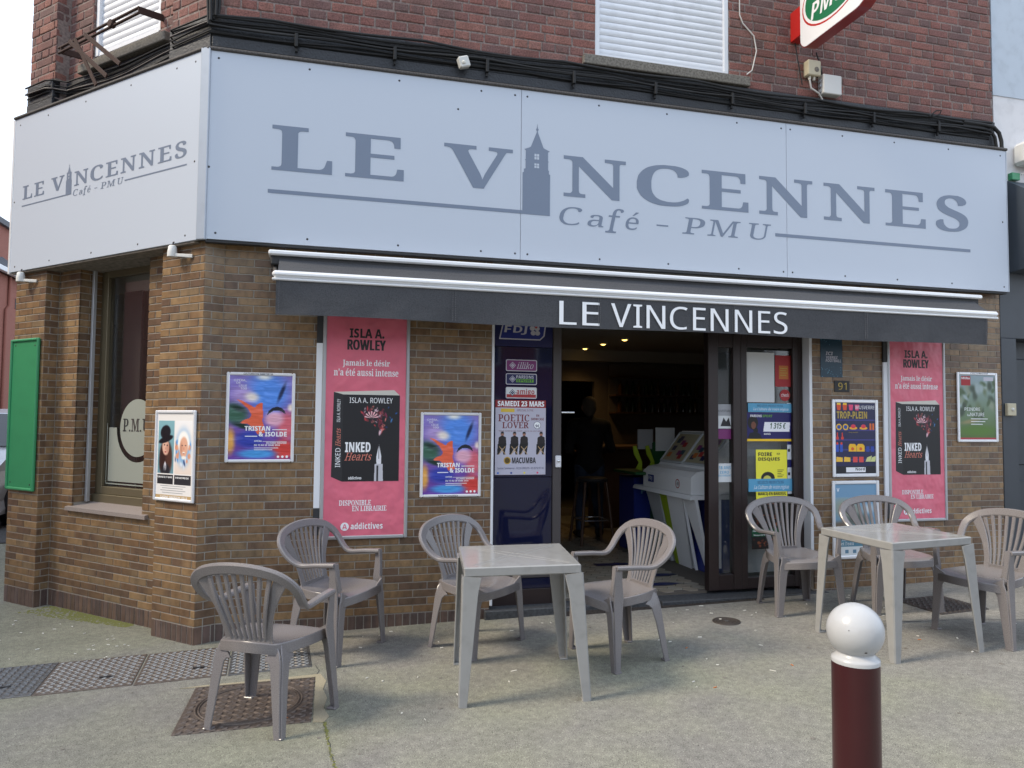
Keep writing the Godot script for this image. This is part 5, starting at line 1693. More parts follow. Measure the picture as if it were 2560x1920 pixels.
func book_poster(dx: float, label: String) -> void:
	var p := thing("book_poster", label, "poster", Vector3(dx, 0, 0))
	part_box(p, "side_strip", M["dark_board"], Vector3(-0.008, 2.10, 0.001), Vector3(0.036, 2.50, 0.020), 0.002)
	part_box(p, "side_strip", M["window_white"], Vector3(-0.008, 0.895, 0.001), Vector3(0.036, 2.098, 0.020), 0.002)
	part_box(p, "side_strip", M["dark_board"], Vector3(-0.008, 0.70, 0.001), Vector3(0.036, 0.893, 0.020), 0.002)
	frame_bars(p, 0.037, 0.673, 0.664, 2.52, 0.026, 0.026, M["steel_strip"])
	sheet(p, "print", M["pink"], 0.062, 0.648, 0.690, 2.50, 0.016)
	var z := 0.0170
	words(p, "ISLA A.", HEAVY, 0.226, 0.481, 2.146, 2.215, z, M["black_print"])
	words(p, "ROWLEY", SANSB, 0.211, 0.488, 2.056, 2.132, z, M["black_print"])
	words(p, "ROWLEY", SANSB, 0.216, 0.493, 2.056, 2.132, z + 0.0003, M["black_print"])
	words(p, "Jamais le désir", SERIFB, 0.180, 0.526, 1.924, 1.983, z, M["white_print"])
	words(p, "n'a été aussi intense", SERIFB, 0.118, 0.589, 1.862, 1.917, z, M["white_print"])
	# the pictured book
	print_poly(p, "pages", M["litter_white"], [Vector2(0.121, 1.742), Vector2(0.190, 1.724), Vector2(0.604, 1.722), Vector2(0.56, 1.762)], z)
	print_poly(p, "spine", M["black_print"], [Vector2(0.121, 1.742), Vector2(0.190, 1.724), Vector2(0.190, 1.085), Vector2(0.112, 1.12)], z)
	var im := canvas(208, 320, Color(0.10, 0.10, 0.12))
	var r := RandomNumberGenerator.new(); r.seed = 31
	for k in 30:
		var yy := r.randf()
		stroke(im, [[r.randf(), yy], [r.randf(), yy + 0.15]], 0.004, Color(0.15, 0.15, 0.17))
	var hb := []
	for k in 85:   # an inky heart of blossoms and curls
		var a := r.randf() * TAU
		var q := sqrt(r.randf())
		var hx := 16.0 * pow(sin(a), 3.0) / 17.0
		var hy := -(13.0 * cos(a) - 5.0 * cos(2 * a) - 2.0 * cos(3 * a) - cos(4 * a)) / 17.0
		var px := 0.66 + hx * q * 0.36
		var py := 0.27 + hy * q * 0.19
		var c: Color = [Color(0.72, 0.22, 0.24), Color(0.82, 0.46, 0.42), Color(0.50, 0.16, 0.28), Color(0.42, 0.14, 0.20), Color(0.86, 0.72, 0.76)][r.randi() % 5]
		if px > 0.76: c = [Color(0.12, 0.34, 0.62), Color(0.30, 0.55, 0.80), Color(0.08, 0.18, 0.36)][r.randi() % 3]
		var sz := r.randf_range(0.018, 0.055)
		hb.append([px, py, sz, sz * 0.45, r.randf() * 3.0, c, 0.3])
		if k % 3 == 0: hb.append([px, py, sz * 0.5, sz * 0.25, r.randf() * 3.0, Color(0.10, 0.09, 0.11), 0.3])
	var cov := blobs(84, 128, Color(0.11, 0.11, 0.13), Color(0.10, 0.10, 0.115), hb)
	cov.resize(208, 320, Image.INTERPOLATE_CUBIC)
	im = cov
	for k in 7:
		var a := PI * (k + 0.5) / 7.0
		paint(im, [[0.50, 0.27], [0.50 - 0.12 * cos(a + 0.12), 0.27 - 0.075 * sin(a + 0.12)], [0.50 - 0.13 * cos(a), 0.27 - 0.085 * sin(a)], [0.50 - 0.12 * cos(a - 0.12), 0.27 - 0.075 * sin(a - 0.12)]], Color(0.92, 0.72, 0.74))
	paint(im, [[0.64, 0.57], [0.595, 0.72], [0.60, 0.80], [0.68, 0.80], [0.685, 0.72]], Color(0.88, 0.88, 0.9))
	paint(im, [[0.57, 0.80], [0.71, 0.80], [0.72, 1.0], [0.56, 1.0]], Color(0.75, 0.75, 0.78))
	paint(im, [[0.60, 0.82], [0.635, 0.82], [0.635, 1.0], [0.60, 1.0]], Color(0.2, 0.2, 0.22))
	stroke(im, [[0.64, 0.58], [0.64, 0.74]], 0.004, Color(0.2, 0.2, 0.22))
	print_rect(p, "book_cover", tex_mat(im), 0.190, 0.604, 1.085, 1.724, z)
	z = 0.0178
	words(p, "ISLA A. ROWLEY", SANS, 0.235, 0.551, 1.662, 1.702, z, M["white_print"])
	words(p, "INKED", HEAVY, 0.209, 0.393, 1.300, 1.373, z, M["white_print"])
	words(p, "Hearts", SERIF, 0.205, 0.410, 1.238, 1.296, z, M["salmon_print"], 0.3)
	words(p, "addictives", SANSB, 0.235, 0.330, 1.100, 1.122, z, M["white_print"])
	var sp := Node3D.new(); sp.name = "spine_text"; p.add_child(sp)
	sp.transform = Transform3D(Basis(Vector3(0, 0, 1), PI / 2), Vector3(0.158, 0, z))
	words(sp, "INKED", SANS, 1.19, 1.33, -0.018, 0.018, 0, M["white_print"])
	words(sp, "Hearts", SERIF, 1.34, 1.48, -0.018, 0.018, 0, M["salmon_print"], 0.3)
	words(sp, "ISLA A. ROWLEY", SANS, 1.52, 1.69, -0.012, 0.012, 0, M["white_print"])
	words(p, "DISPONIBLE", SERIFB, 0.173, 0.404, 0.910, 0.948, z, M["white_print"])
	words(p, "EN LIBRAIRIE", SERIFB, 0.267, 0.517, 0.868, 0.905, z, M["white_print"])
	print_poly(p, "logo_disc", M["white_print"], ring_pts(0.217, 0.757, 0.030, 0.030), z)
	words(p, "A", SANSB, 0.200, 0.234, 0.738, 0.775, z + 0.0006, M["pink"])
	words(p, "addictives", SANSB, 0.260, 0.492, 0.736, 0.783, z, M["white_print"])

var opera_mat: StandardMaterial3D
func opera_poster(dx: float, dy: float, label: String, maker: bool) -> void:
	if opera_mat == null:
		var im := blobs(72, 100, Color(0.55, 0.50, 0.78), Color(0.40, 0.24, 0.60), [
			[0.62, 0.20, 0.48, 0.36, 0.2, Color(0.34, 0.56, 0.90), 0.3], [0.20, 0.24, 0.26, 0.16, 0.0, Color(0.68, 0.58, 0.80), 0.2], [0.55, 0.02, 0.20, 0.06, 0.0, Color(0.92, 0.92, 0.90), 0.1],
			[0.36, 0.26, 0.17, 0.085, 0.1, Color(0.95, 0.90, 0.86), 0.2], [0.10, 0.46, 0.30, 0.18, 0.2, Color(0.24, 0.40, 0.33), 0.35], [0.16, 0.40, 0.20, 0.05, 0.25, Color(0.10, 0.20, 0.18), 0.2], [0.22, 0.60, 0.22, 0.05, 0.2, Color(0.10, 0.20, 0.18), 0.2],
			[0.92, 0.60, 0.24, 0.26, 0.0, Color(0.84, 0.40, 0.46), 0.3], [0.72, 0.52, 0.21, 0.12, 0.0, Color(0.90, 0.68, 0.76), 0.4], [0.98, 0.38, 0.08, 0.07, 0.0, Color(0.95, 0.88, 0.84), 0.2],
			[0.83, 0.20, 0.045, 0.19, 0.5, Color(0.12, 0.18, 0.34), 0.2], [0.03, 0.78, 0.12, 0.22, 0.0, Color(0.90, 0.66, 0.34), 0.3],
			[0.34, 0.76, 0.30, 0.14, 0.0, Color(0.20, 0.26, 0.66), 0.4], [0.88, 0.88, 0.26, 0.16, 0.0, Color(0.82, 0.26, 0.24), 0.4],
			[0.45, 0.93, 0.42, 0.075, 0.0, Color(0.30, 0.60, 0.86), 0.4]])
		im.resize(288, 400, Image.INTERPOLATE_CUBIC)
		var leaf := [[0.12, 0.29], [0.20, 0.30], [0.28, 0.335], [0.36, 0.365], [0.41, 0.385], [0.44, 0.35], [0.50, 0.325], [0.535, 0.33], [0.53, 0.39], [0.545, 0.46], [0.53, 0.54], [0.56, 0.60], [0.58, 0.68], [0.46, 0.70], [0.40, 0.63], [0.30, 0.575], [0.18, 0.57], [0.24, 0.53], [0.33, 0.51], [0.36, 0.47], [0.30, 0.40], [0.22, 0.345]]
		paint(im, leaf, Color(0.90, 0.40, 0.28))
		paint(im, [[0.60, 0.475], [0.63, 0.42], [0.69, 0.385], [0.76, 0.37], [0.83, 0.385], [0.88, 0.42], [0.90, 0.46], [0.84, 0.43], [0.77, 0.415], [0.70, 0.42], [0.64, 0.45]], Color(0.13, 0.15, 0.20))
		im.resize(96, 134, Image.INTERPOLATE_BILINEAR)
		im.resize(288, 400, Image.INTERPOLATE_CUBIC)
		opera_mat = tex_mat(im, 0.30)
		opera_mat.normal_enabled = true
		opera_mat.normal_texture = noise_tex(0.03, 3, [], 256, FastNoiseLite.TYPE_SIMPLEX_SMOOTH, 61, 5.0, Vector2(5, 1))   # damp-cockled paper
		opera_mat.normal_scale = 0.6
	var p := thing("opera_poster", label, "poster", Vector3(dx, dy, 0))
	frame_bars(p, -0.621, -0.152, 1.228, 1.870, 0.022, 0.022, M["alu"])
	sheet(p, "print", opera_mat, -0.602, -0.171, 1.247, 1.851, 0.012)
	var z := 0.0126
	var W: Material = M["white_print"]
	words(p, "OPÉRA_", SANS, -0.572, -0.483, 1.804, 1.824, z, W)
	words(p, "DE", SANS, -0.554, -0.525, 1.788, 1.802, z, W)
	words(p, "LILLE", SANS, -0.537, -0.484, 1.768, 1.782, z, W)
	words(p, "100", SANS, -0.526, -0.484, 1.747, 1.762, z, W)
	words(p, "TRISTAN", HEAVY, -0.492, -0.318, 1.454, 1.487, z, W)
	print_rect(p, "rule", W, -0.305, -0.203, 1.459, 1.4645, z)
	print_rect(p, "rule", W, -0.489, -0.405, 1.4115, 1.417, z)
	words(p, "& ISOLDE", HEAVY, -0.395, -0.203, 1.413, 1.447, z, W)
	words(p, "OPÉRA", SANSB, -0.425, -0.374, 1.375, 1.388, z, W)
	print_rect(p, "rule", W, -0.368, -0.203, 1.3755, 1.378, z)
	words(p, "RICHARD WAGNER", SANSB, -0.342, -0.203, 1.361, 1.373, z, W)
	words(p, "DU 13 AU 28 MARS 2024", SANSB, -0.425, -0.249, 1.345, 1.357, z, W)
	for k in 2: print_rect(p, "small_print", W, -0.425, -0.26 - 0.04 * k, 1.329 - k * 0.013, 1.333 - k * 0.013, z)
	for k in 3: print_poly(p, "partner_mark", W, ring_pts(-0.26 + k * 0.03, 1.268, 0.009, 0.009, 10), z)
	if maker: words(p, "CULTURECOM 0680728126", SANSB, -0.507, -0.307, 1.853, 1.866, 0.0224, M["black_print"])
	else: words(p, "NHS Promotion", SANSB, -0.480, -0.33, 1.231, 1.246, 0.0224, M["black_print"])

func build_posters() -> void:
	book_poster(0.0, "tall pink book poster between the two opera posters")
	book_poster(4.941, "tall pink book poster beside the house number plate, partly behind a chair")
	opera_poster(0.0, 0.0, "framed TRISTAN & ISOLDE poster beside the corner pillar, left of the pink poster", true)
	opera_poster(1.384, -0.270, "framed TRISTAN & ISOLDE poster between the pink poster and the dark blue panel", false)
	# two-portrait poster on the corner pillar
	var p := thing("show_poster", "white framed poster of a hatted woman and a white haired man", "poster")
	p.transform = CH
	frame_bars(p, -0.476, -0.029, 0.948, 1.594, 0.022, 0.022, M["alu"])
	var L := blobs(40, 84, Color(0.50, 0.68, 0.72), Color(0.40, 0.55, 0.60), [
		[0.50, 0.62, 0.46, 0.30, 0.0, Color(0.26, 0.16, 0.14), 0.6], [0.28, 0.75, 0.25, 0.32, 0.1, Color(0.20, 0.12, 0.11), 0.5], [0.74, 0.74, 0.22, 0.30, -0.1, Color(0.30, 0.19, 0.16), 0.4],
		[0.48, 0.50, 0.25, 0.18, 0.1, Color(0.85, 0.68, 0.60), 0.72], [0.60, 0.52, 0.13, 0.15, 0.1, Color(0.74, 0.55, 0.48), 0.3], [0.40, 0.46, 0.06, 0.018, 0.0, Color(0.15, 0.10, 0.10), 0.3], [0.58, 0.47, 0.06, 0.018, 0.0, Color(0.15, 0.10, 0.10), 0.3], [0.48, 0.53, 0.035, 0.04, 0.0, Color(0.72, 0.50, 0.44), 0.2], [0.47, 0.595, 0.08, 0.018, 0.0, Color(0.62, 0.20, 0.22), 0.3],
		[0.45, 0.22, 0.36, 0.15, -0.05, Color(0.09, 0.09, 0.12), 0.75], [0.48, 0.355, 0.52, 0.07, -0.12, Color(0.08, 0.08, 0.11), 0.7],
		[0.50, 0.95, 0.34, 0.16, 0.0, Color(0.14, 0.14, 0.17), 0.6], [0.47, 0.87, 0.10, 0.12, 0.0, Color(0.80, 0.80, 0.84), 0.5], [0.47, 0.92, 0.04, 0.10, 0.0, Color(0.10, 0.10, 0.13), 0.5]])
	var rb := [[0.5, 0.5, 0.62, 0.48, 0.0, Color(0.45, 0.66, 0.86), 0.3]]
	var rr := RandomNumberGenerator.new(); rr.seed = 71
	for k in 18: rb.append([rr.randf(), 0.35 + rr.randf() * 0.6, 0.12, 0.06, rr.randf() * 3.0, [Color(0.30, 0.55, 0.82), Color(0.82, 0.86, 0.92), Color(0.86, 0.52, 0.36), Color(0.16, 0.26, 0.46)][k % 4], 0.2])
	for k in 4: rb.append([0.15 + (k % 2) * 0.70, 0.50 + (k / 2) * 0.16, 0.11, 0.065, 0.0, Color(0.82, 0.60, 0.50), 0.6])
	rb.append_array([[0.50, 0.40, 0.40, 0.25, 0.0, Color(0.94, 0.94, 0.93), 0.7], [0.52, 0.50, 0.29, 0.23, 0.0, Color(0.86, 0.66, 0.56), 0.72], [0.38, 0.52, 0.12, 0.18, 0.0, Color(0.76, 0.55, 0.46), 0.2], [0.43, 0.46, 0.06, 0.015, 0.0, Color(0.20, 0.18, 0.22), 0.3], [0.63, 0.46, 0.06, 0.015, 0.0, Color(0.20, 0.18, 0.22), 0.3], [0.53, 0.52, 0.05, 0.045, 0.0, Color(0.78, 0.54, 0.46), 0.3], [0.53, 0.60, 0.12, 0.03, 0.0, Color(0.90, 0.86, 0.82), 0.4], [0.53, 0.615, 0.09, 0.012, 0.0, Color(0.60, 0.28, 0.28), 0.3], [0.53, 0.69, 0.20, 0.05, 0.0, Color(0.92, 0.91, 0.89), 0.3]])
	var Rr := blobs(40, 84, Color(0.92, 0.92, 0.93), Color(0.88, 0.82, 0.78), rb)
	L.resize(84, 178, Image.INTERPOLATE_CUBIC); Rr.resize(86, 178, Image.INTERPOLATE_CUBIC)
	var im := canvas(192, 288, Color(0.90, 0.89, 0.88))
	im.blit_rect(L, Rect2i(0, 0, 84, 178), Vector2i(8, 26))
	im.blit_rect(Rr, Rect2i(0, 0, 86, 178), Vector2i(98, 26))
	im.fill_rect(Rect2i(8, 208, 84, 32), Color(0.16, 0.16, 0.18)); im.fill_rect(Rect2i(98, 208, 86, 32), Color(0.18, 0.18, 0.20))
	im.fill_rect(Rect2i(0, 276, 192, 12), Color(0.72, 0.60, 0.42))
	sheet(p, "print", tex_mat(im, 0.35), -0.457, -0.048, 0.967, 1.575, 0.012)
	words(p, "DIMANCHE 17 MARS", SANSB, -0.436, -0.270, 1.112, 1.124, 0.0126, M["white_print"])
	words(p, "VENDREDI", SANSB, -0.236, -0.090, 1.112, 1.124, 0.0126, M["white_print"])
	words(p, "CASINO BARRIERE LILLE", SANSB, -0.40, -0.10, 0.970, 0.986, 0.0126, M["white_print"])
	for k in 4: print_rect(p, "small_print", M["grey_print"], -0.40 + 0.02 * (k % 2), -0.12 - 0.03 * (k % 2), 1.055 - k * 0.016, 1.059 - k * 0.016, 0.0126)
	# concert poster on the blue panel
	p = thing("concert_poster", "pale concert poster headed SAMEDI 23 MARS on the dark blue panel", "poster", Vector3(0, 0, -0.1))
	im = canvas(208, 296, Color(0.72, 0.71, 0.77))
	im.fill_rect(Rect2i(0, 0, 208, 30), Color(0.55, 0.13, 0.16))
	for k in 4:
		var cx: float = [0.14, 0.38, 0.57, 0.91][k]
		disc(im, cx, 0.455, 0.034, 0.030, Color(0.62, 0.45, 0.38))
		paint(im, [[cx - 0.035, 0.45], [cx - 0.02, 0.425], [cx + 0.02, 0.425], [cx + 0.035, 0.45]], Color(0.1, 0.09, 0.1))
		paint(im, [[cx - 0.08, 0.60], [cx - 0.07, 0.50], [cx, 0.475], [cx + 0.07, 0.50], [cx + 0.08, 0.60]], Color(0.14, 0.12, 0.13))
		paint(im, [[cx - 0.09, 0.59], [cx + 0.08, 0.58], [cx + 0.05, 0.73], [cx + 0.02, 0.73], [cx, 0.64], [cx - 0.07, 0.73], [cx - 0.10, 0.73]], Color(0.08, 0.08, 0.09))
		stroke(im, [[cx - 0.06, 0.62], [cx + 0.07, 0.73]], 0.006, Color(0.70, 0.58, 0.42))
		stroke(im, [[cx + 0.06, 0.62], [cx - 0.07, 0.73]], 0.006, Color(0.70, 0.58, 0.42))
	disc(im, 0.24, 0.81, 0.07, 0.05, Color(0.72, 0.58, 0.22)); disc(im, 0.24, 0.81, 0.05, 0.036, Color(0.35, 0.28, 0.12))
	im.fill_rect(Rect2i(22, 34, 56, 14), Color(0.82, 0.70, 0.25))
	for k in 4: disc(im, 0.06 + 0.26 * k, 0.975, 0.02, 0.013, [Color(0.2, 0.4, 0.75), Color(0.15, 0.25, 0.55), Color(0.9, 0.85, 0.2), Color(0.85, 0.3, 0.45)][k])
	sheet(p, "print", tex_mat(im, 0.45), 1.369, 1.786, 1.113, 1.706, 0.004)
	var z := 0.0048
	words(p, "SAMEDI 23 MARS", HEAVY, 1.387, 1.772, 1.656, 1.698, z, M["white_print"])
	words(p, "SPECIAL LOVE", SERIF, 1.545, 1.682, 1.617, 1.633, z, M["maroon_print"])
	words(p, "POETIC", SERIFB, 1.393, 1.647, 1.536, 1.591, z, M["maroon_print"])
	words(p, "LOVER", SERIFB, 1.426, 1.643, 1.482, 1.530, z, M["maroon_print"])
	words(p, "EN", SANSB, 1.707, 1.731, 1.576, 1.593, z, M["maroon_print"])
	words(p, "SHOW CASE", SANSB, 1.663, 1.770, 1.546, 1.566, z, M["maroon_print"])
	print_poly(p, "price_ring", M["navy"], ring_pts(1.715, 1.507, 0.030, 0.030), z)
	print_poly(p, "price_disc", M["white_print"], ring_pts(1.715, 1.507, 0.027, 0.027), z + 0.0003)
	words(p, "9€", SANSB, 1.700, 1.732, 1.490, 1.512, z + 0.0006, M["navy"])
	words(p, "MACUMBA", HEAVY, 1.507, 1.705, 1.203, 1.250, z, M["black_print"])
	words(p, "Centre Commercial - 59320 ENGLOS - 03 20 92 07 44", SANS, 1.388, 1.771, 1.157, 1.174, z, M["navy"])
	words(p, "\"POUR AVOIR NOTRE TEMPS\"  \"QU'IL EN SOIT AINSI\"", SANS, 1.395, 1.76, 1.452, 1.464, z, M["maroon_print"])
	# football poster
	p = thing("football_poster", "small dark teal poster reading ICI VIBREZ FOOTBALL", "poster")
	im = canvas(64, 128, Color(0.03, 0.20, 0.28))
	var r := RandomNumberGenerator.new(); r.seed = 9
	for k in 46: disc(im, r.randf(), 0.8 + r.randf() * 0.2 if k < 26 else r.randf() * 0.4, 0.012, 0.006, Color(0.55, 0.75, 0.85))
	sheet(p, "print", tex_mat(im, 0.4), 4.287, 4.513, 1.950, 2.42, 0.004)
	words(p, "ICI", SANSB, 4.341, 4.415, 2.146, 2.176, 0.005, M["pale_print"], 0.15)
	words(p, "VIBREZ", SANSB, 4.341, 4.465, 2.114, 2.138, 0.005, M["pale_print"], 0.15)
	words(p, "FOOTBALL", SANSB, 4.340, 4.502, 2.085, 2.110, 0.005, M["pale_print"], 0.15)
	# glass museum poster
	p = thing("museum_poster", "framed colourful TROP-PLEIN poster of rows of objects", "poster")
	frame_bars(p, 4.393, 4.873, 1.071, 1.757, 0.030, 0.022, M["alu"])
	im = canvas(176, 260, Color(0.12, 0.13, 0.30))
	for k in 5: im.fill_rect(Rect2i(0, 62 + k * 36, 176, 5), Color(0.22, 0.22, 0.50))
	for k in 4:
		var x := 8 + k * 26
		paint(im, [[x / 176.0, 0.03], [(x + 20) / 176.0, 0.03], [(x + 17) / 176.0, 0.11], [(x + 3) / 176.0, 0.11]], Color(0.85, 0.30, 0.12) if k < 2 else Color(0.88, 0.25, 0.45))
		if k < 2: im.fill_rect(Rect2i(x + 2, 2, 16, 7), Color(0.95, 0.78, 0.2))
	for k in 2:
		disc(im, 0.10 + k * 0.16, 0.345, 0.07, 0.045, Color(0.93, 0.72, 0.15)); disc(im, 0.10 + k * 0.16, 0.345, 0.045, 0.028, Color(0.16, 0.30, 0.62))
		disc(im, 0.45 + k * 0.25, 0.36, 0.10, 0.022, Color(0.93, 0.68, 0.15)); disc(im, 0.45 + k * 0.25, 0.335, 0.06, 0.028, Color(0.85, 0.22, 0.30))
		im.fill_rect(Rect2i(150 + k * 12, 76, 8, 24), Color(0.88, 0.42, 0.15))
		disc(im, 0.06 + k * 0.12, 0.50, 0.035, 0.025, Color(0.82, 0.22, 0.18)); im.fill_rect(Rect2i(8 + k * 21, 110, 5, 18), Color(0.82, 0.22, 0.18))
		paint(im, [[0.36 + k * 0.2, 0.58], [0.48 + k * 0.2, 0.58], [0.52 + k * 0.2, 0.61], [0.52 + k * 0.2, 0.69], [0.33 + k * 0.2, 0.69], [0.33 + k * 0.2, 0.61]], Color(0.93, 0.72, 0.15))
		disc(im, 0.425 + k * 0.2, 0.65, 0.035, 0.022, Color(0.85, 0.35, 0.15))
		im.fill_rect(Rect2i(4 + k * 17, 152, 12, 28), Color(0.15, 0.32, 0.72)); disc(im, 0.055 + k * 0.10, 0.575, 0.025, 0.02, Color(0.85, 0.25, 0.2))
		im.fill_rect(Rect2i(134 + k * 20, 160, 14, 20), Color(0.14, 0.25, 0.62))
		paint(im, [[0.03 + k * 0.19, 0.76], [0.18 + k * 0.19, 0.77], [0.18 + k * 0.19, 0.83], [0.02 + k * 0.19, 0.83]], Color(0.93, 0.74, 0.25))
		im.fill_rect(Rect2i(76 + k * 26, 198, 20, 20), Color(0.85, 0.28, 0.28))
		paint(im, [[0.78 + k * 0.12, 0.77], [0.90 + k * 0.12, 0.745], [0.86 + k * 0.12, 0.83], [0.74 + k * 0.12, 0.83]], Color(0.80, 0.82, 0.55))
	im.fill_rect(Rect2i(0, 232, 176, 28), Color(0.07, 0.08, 0.13)); im.fill_rect(Rect2i(46, 236, 84, 18), Color(0.92, 0.92, 0.93))
	sheet(p, "print", tex_mat(im, 0.35), 4.420, 4.846, 1.098, 1.730, 0.012)
	z = 0.0126
	words(p, "MUSVERRE", SANS, 4.637, 4.838, 1.672, 1.703, z, M["white_print"], 0.1)
	words(p, "TROP-PLEIN", HEAVY, 4.440, 4.758, 1.587, 1.650, z, M["gold_print"])
	words(p, "Nord", SANSB, 4.629, 4.725, 1.128, 1.154, z, M["black_print"])
	words(p, "Exposition", SANS, 4.565, 4.66, 1.458, 1.470, z, M["gold_print"])
	# landscape poster below it
	p = thing("landscape_poster", "framed pale blue landscape poster below the TROP-PLEIN poster", "poster")
	frame_bars(p, 4.383, 4.872, 0.355, 1.038, 0.030, 0.022, M["alu"])
	im = blobs(48, 70, Color(0.50, 0.64, 0.76), Color(0.42, 0.60, 0.70), [[0.30, 0.36, 0.5, 0.22, 0.2, Color(0.60, 0.62, 0.55), 0.3], [0.55, 0.50, 0.45, 0.12, 0.0, Color(0.36, 0.40, 0.38), 0.3], [0.15, 0.58, 0.35, 0.10, 0.0, Color(0.46, 0.40, 0.34), 0.2], [0.8, 0.35, 0.2, 0.1, 0.0, Color(0.78, 0.82, 0.84), 0.2]])
	im.resize(96, 140, Image.INTERPOLATE_CUBIC)
	im.fill_rect(Rect2i(0, 0, 96, 26), Color(0.45, 0.60, 0.72)); im.fill_rect(Rect2i(0, 104, 96, 18), Color(0.33, 0.52, 0.60)); im.fill_rect(Rect2i(0, 122, 96, 18), Color(0.86, 0.88, 0.89))
	sheet(p, "print", tex_mat(im, 0.35), 4.410, 4.845, 0.382, 1.011, 0.012)
	words(p, "V", SANSB, 4.43, 4.458, 0.945, 0.975, z, M["white_print"])
	words(p, "d'Eau", SERIF, 4.445, 4.56, 0.515, 0.545, z, M["white_print"])
	words(p, "et l'eau", SERIF, 4.47, 4.60, 0.475, 0.505, z, M["white_print"])
	for k in 5: print_rect(p, "partner_mark", M["steel_blue_print"], 4.43 + k * 0.08, 4.465 + k * 0.08, 0.405, 0.435, z)
	# painting exhibition poster
	p = thing("painting_poster", "framed green landscape painting poster reading PEINDRE la NATURE", "poster")
	frame_bars(p, 5.751, 6.218, 1.380, 2.032, 0.025, 0.022, M["alu"])
	var bl := []
	r.seed = 17
	for k in 34: bl.append([r.randf(), 0.1 + r.randf() * 0.55, 0.06 + r.randf() * 0.12, 0.04 + r.randf() * 0.08, r.randf() * 3.0, [Color(0.28, 0.36, 0.24), Color(0.38, 0.44, 0.32), Color(0.52, 0.56, 0.48), Color(0.22, 0.28, 0.22), Color(0.60, 0.66, 0.66)][r.randi() % 5], 0.2])
	bl.append([0.5, 0.86, 0.7, 0.12, 0.0, Color(0.32, 0.46, 0.16), 0.3])
	bl.append([0.3, 0.72, 0.4, 0.05, -0.1, Color(0.55, 0.52, 0.36), 0.2])
	im = blobs(60, 86, Color(0.55, 0.62, 0.66), Color(0.30, 0.40, 0.18), bl)
	im.resize(180, 258, Image.INTERPOLATE_CUBIC)
	im.fill_rect(Rect2i(0, 250, 180, 8), Color(0.66, 0.20, 0.24))
	sheet(p, "print", tex_mat(im, 0.35), 5.774, 6.195, 1.403, 2.009, 0.012)
	print_rect(p, "red_square", M["red_print"], 5.800, 5.908, 1.908, 1.996, z)
	print_rect(p, "pale_square", M["pale_print"], 6.06, 6.175, 1.955, 1.99, z)
	words(p, "MUba", SANSB, 5.806, 5.899, 1.966, 1.988, z + 0.0005, M["white_print"])
	words(p, "PEINDRE", SANS, 5.834, 6.014, 1.672, 1.702, z, M["white_print"])
	words(p, "la", SANS, 5.863, 5.890, 1.622, 1.643, z, M["white_print"])
	words(p, "NATURE", SANS, 5.899, 6.062, 1.622, 1.654, z, M["white_print"])
	for k in 3: print_rect(p, "small_print", M["white_print"], 5.905, 6.10 - 0.03 * k, 1.594 - k * 0.025, 1.600 - k * 0.025, z)
	words(p, "CULTURECOM", SANSB, 5.90, 6.10, 2.016, 2.028, 0.0224, M["black_print"])
	# house number
	var mb := MB.new()
	p = thing("number_plate", "small dark house number plate reading 91", "number plate")
	part_box(p, "plate", M["dark_board"], Vector3(4.426, 1.822, 0.0), Vector3(4.583, 1.921, 0.008), 0.002)
	words(p, "91", SANS, 4.463, 4.550, 1.842, 1.904, 0.009, M["gold_print"])

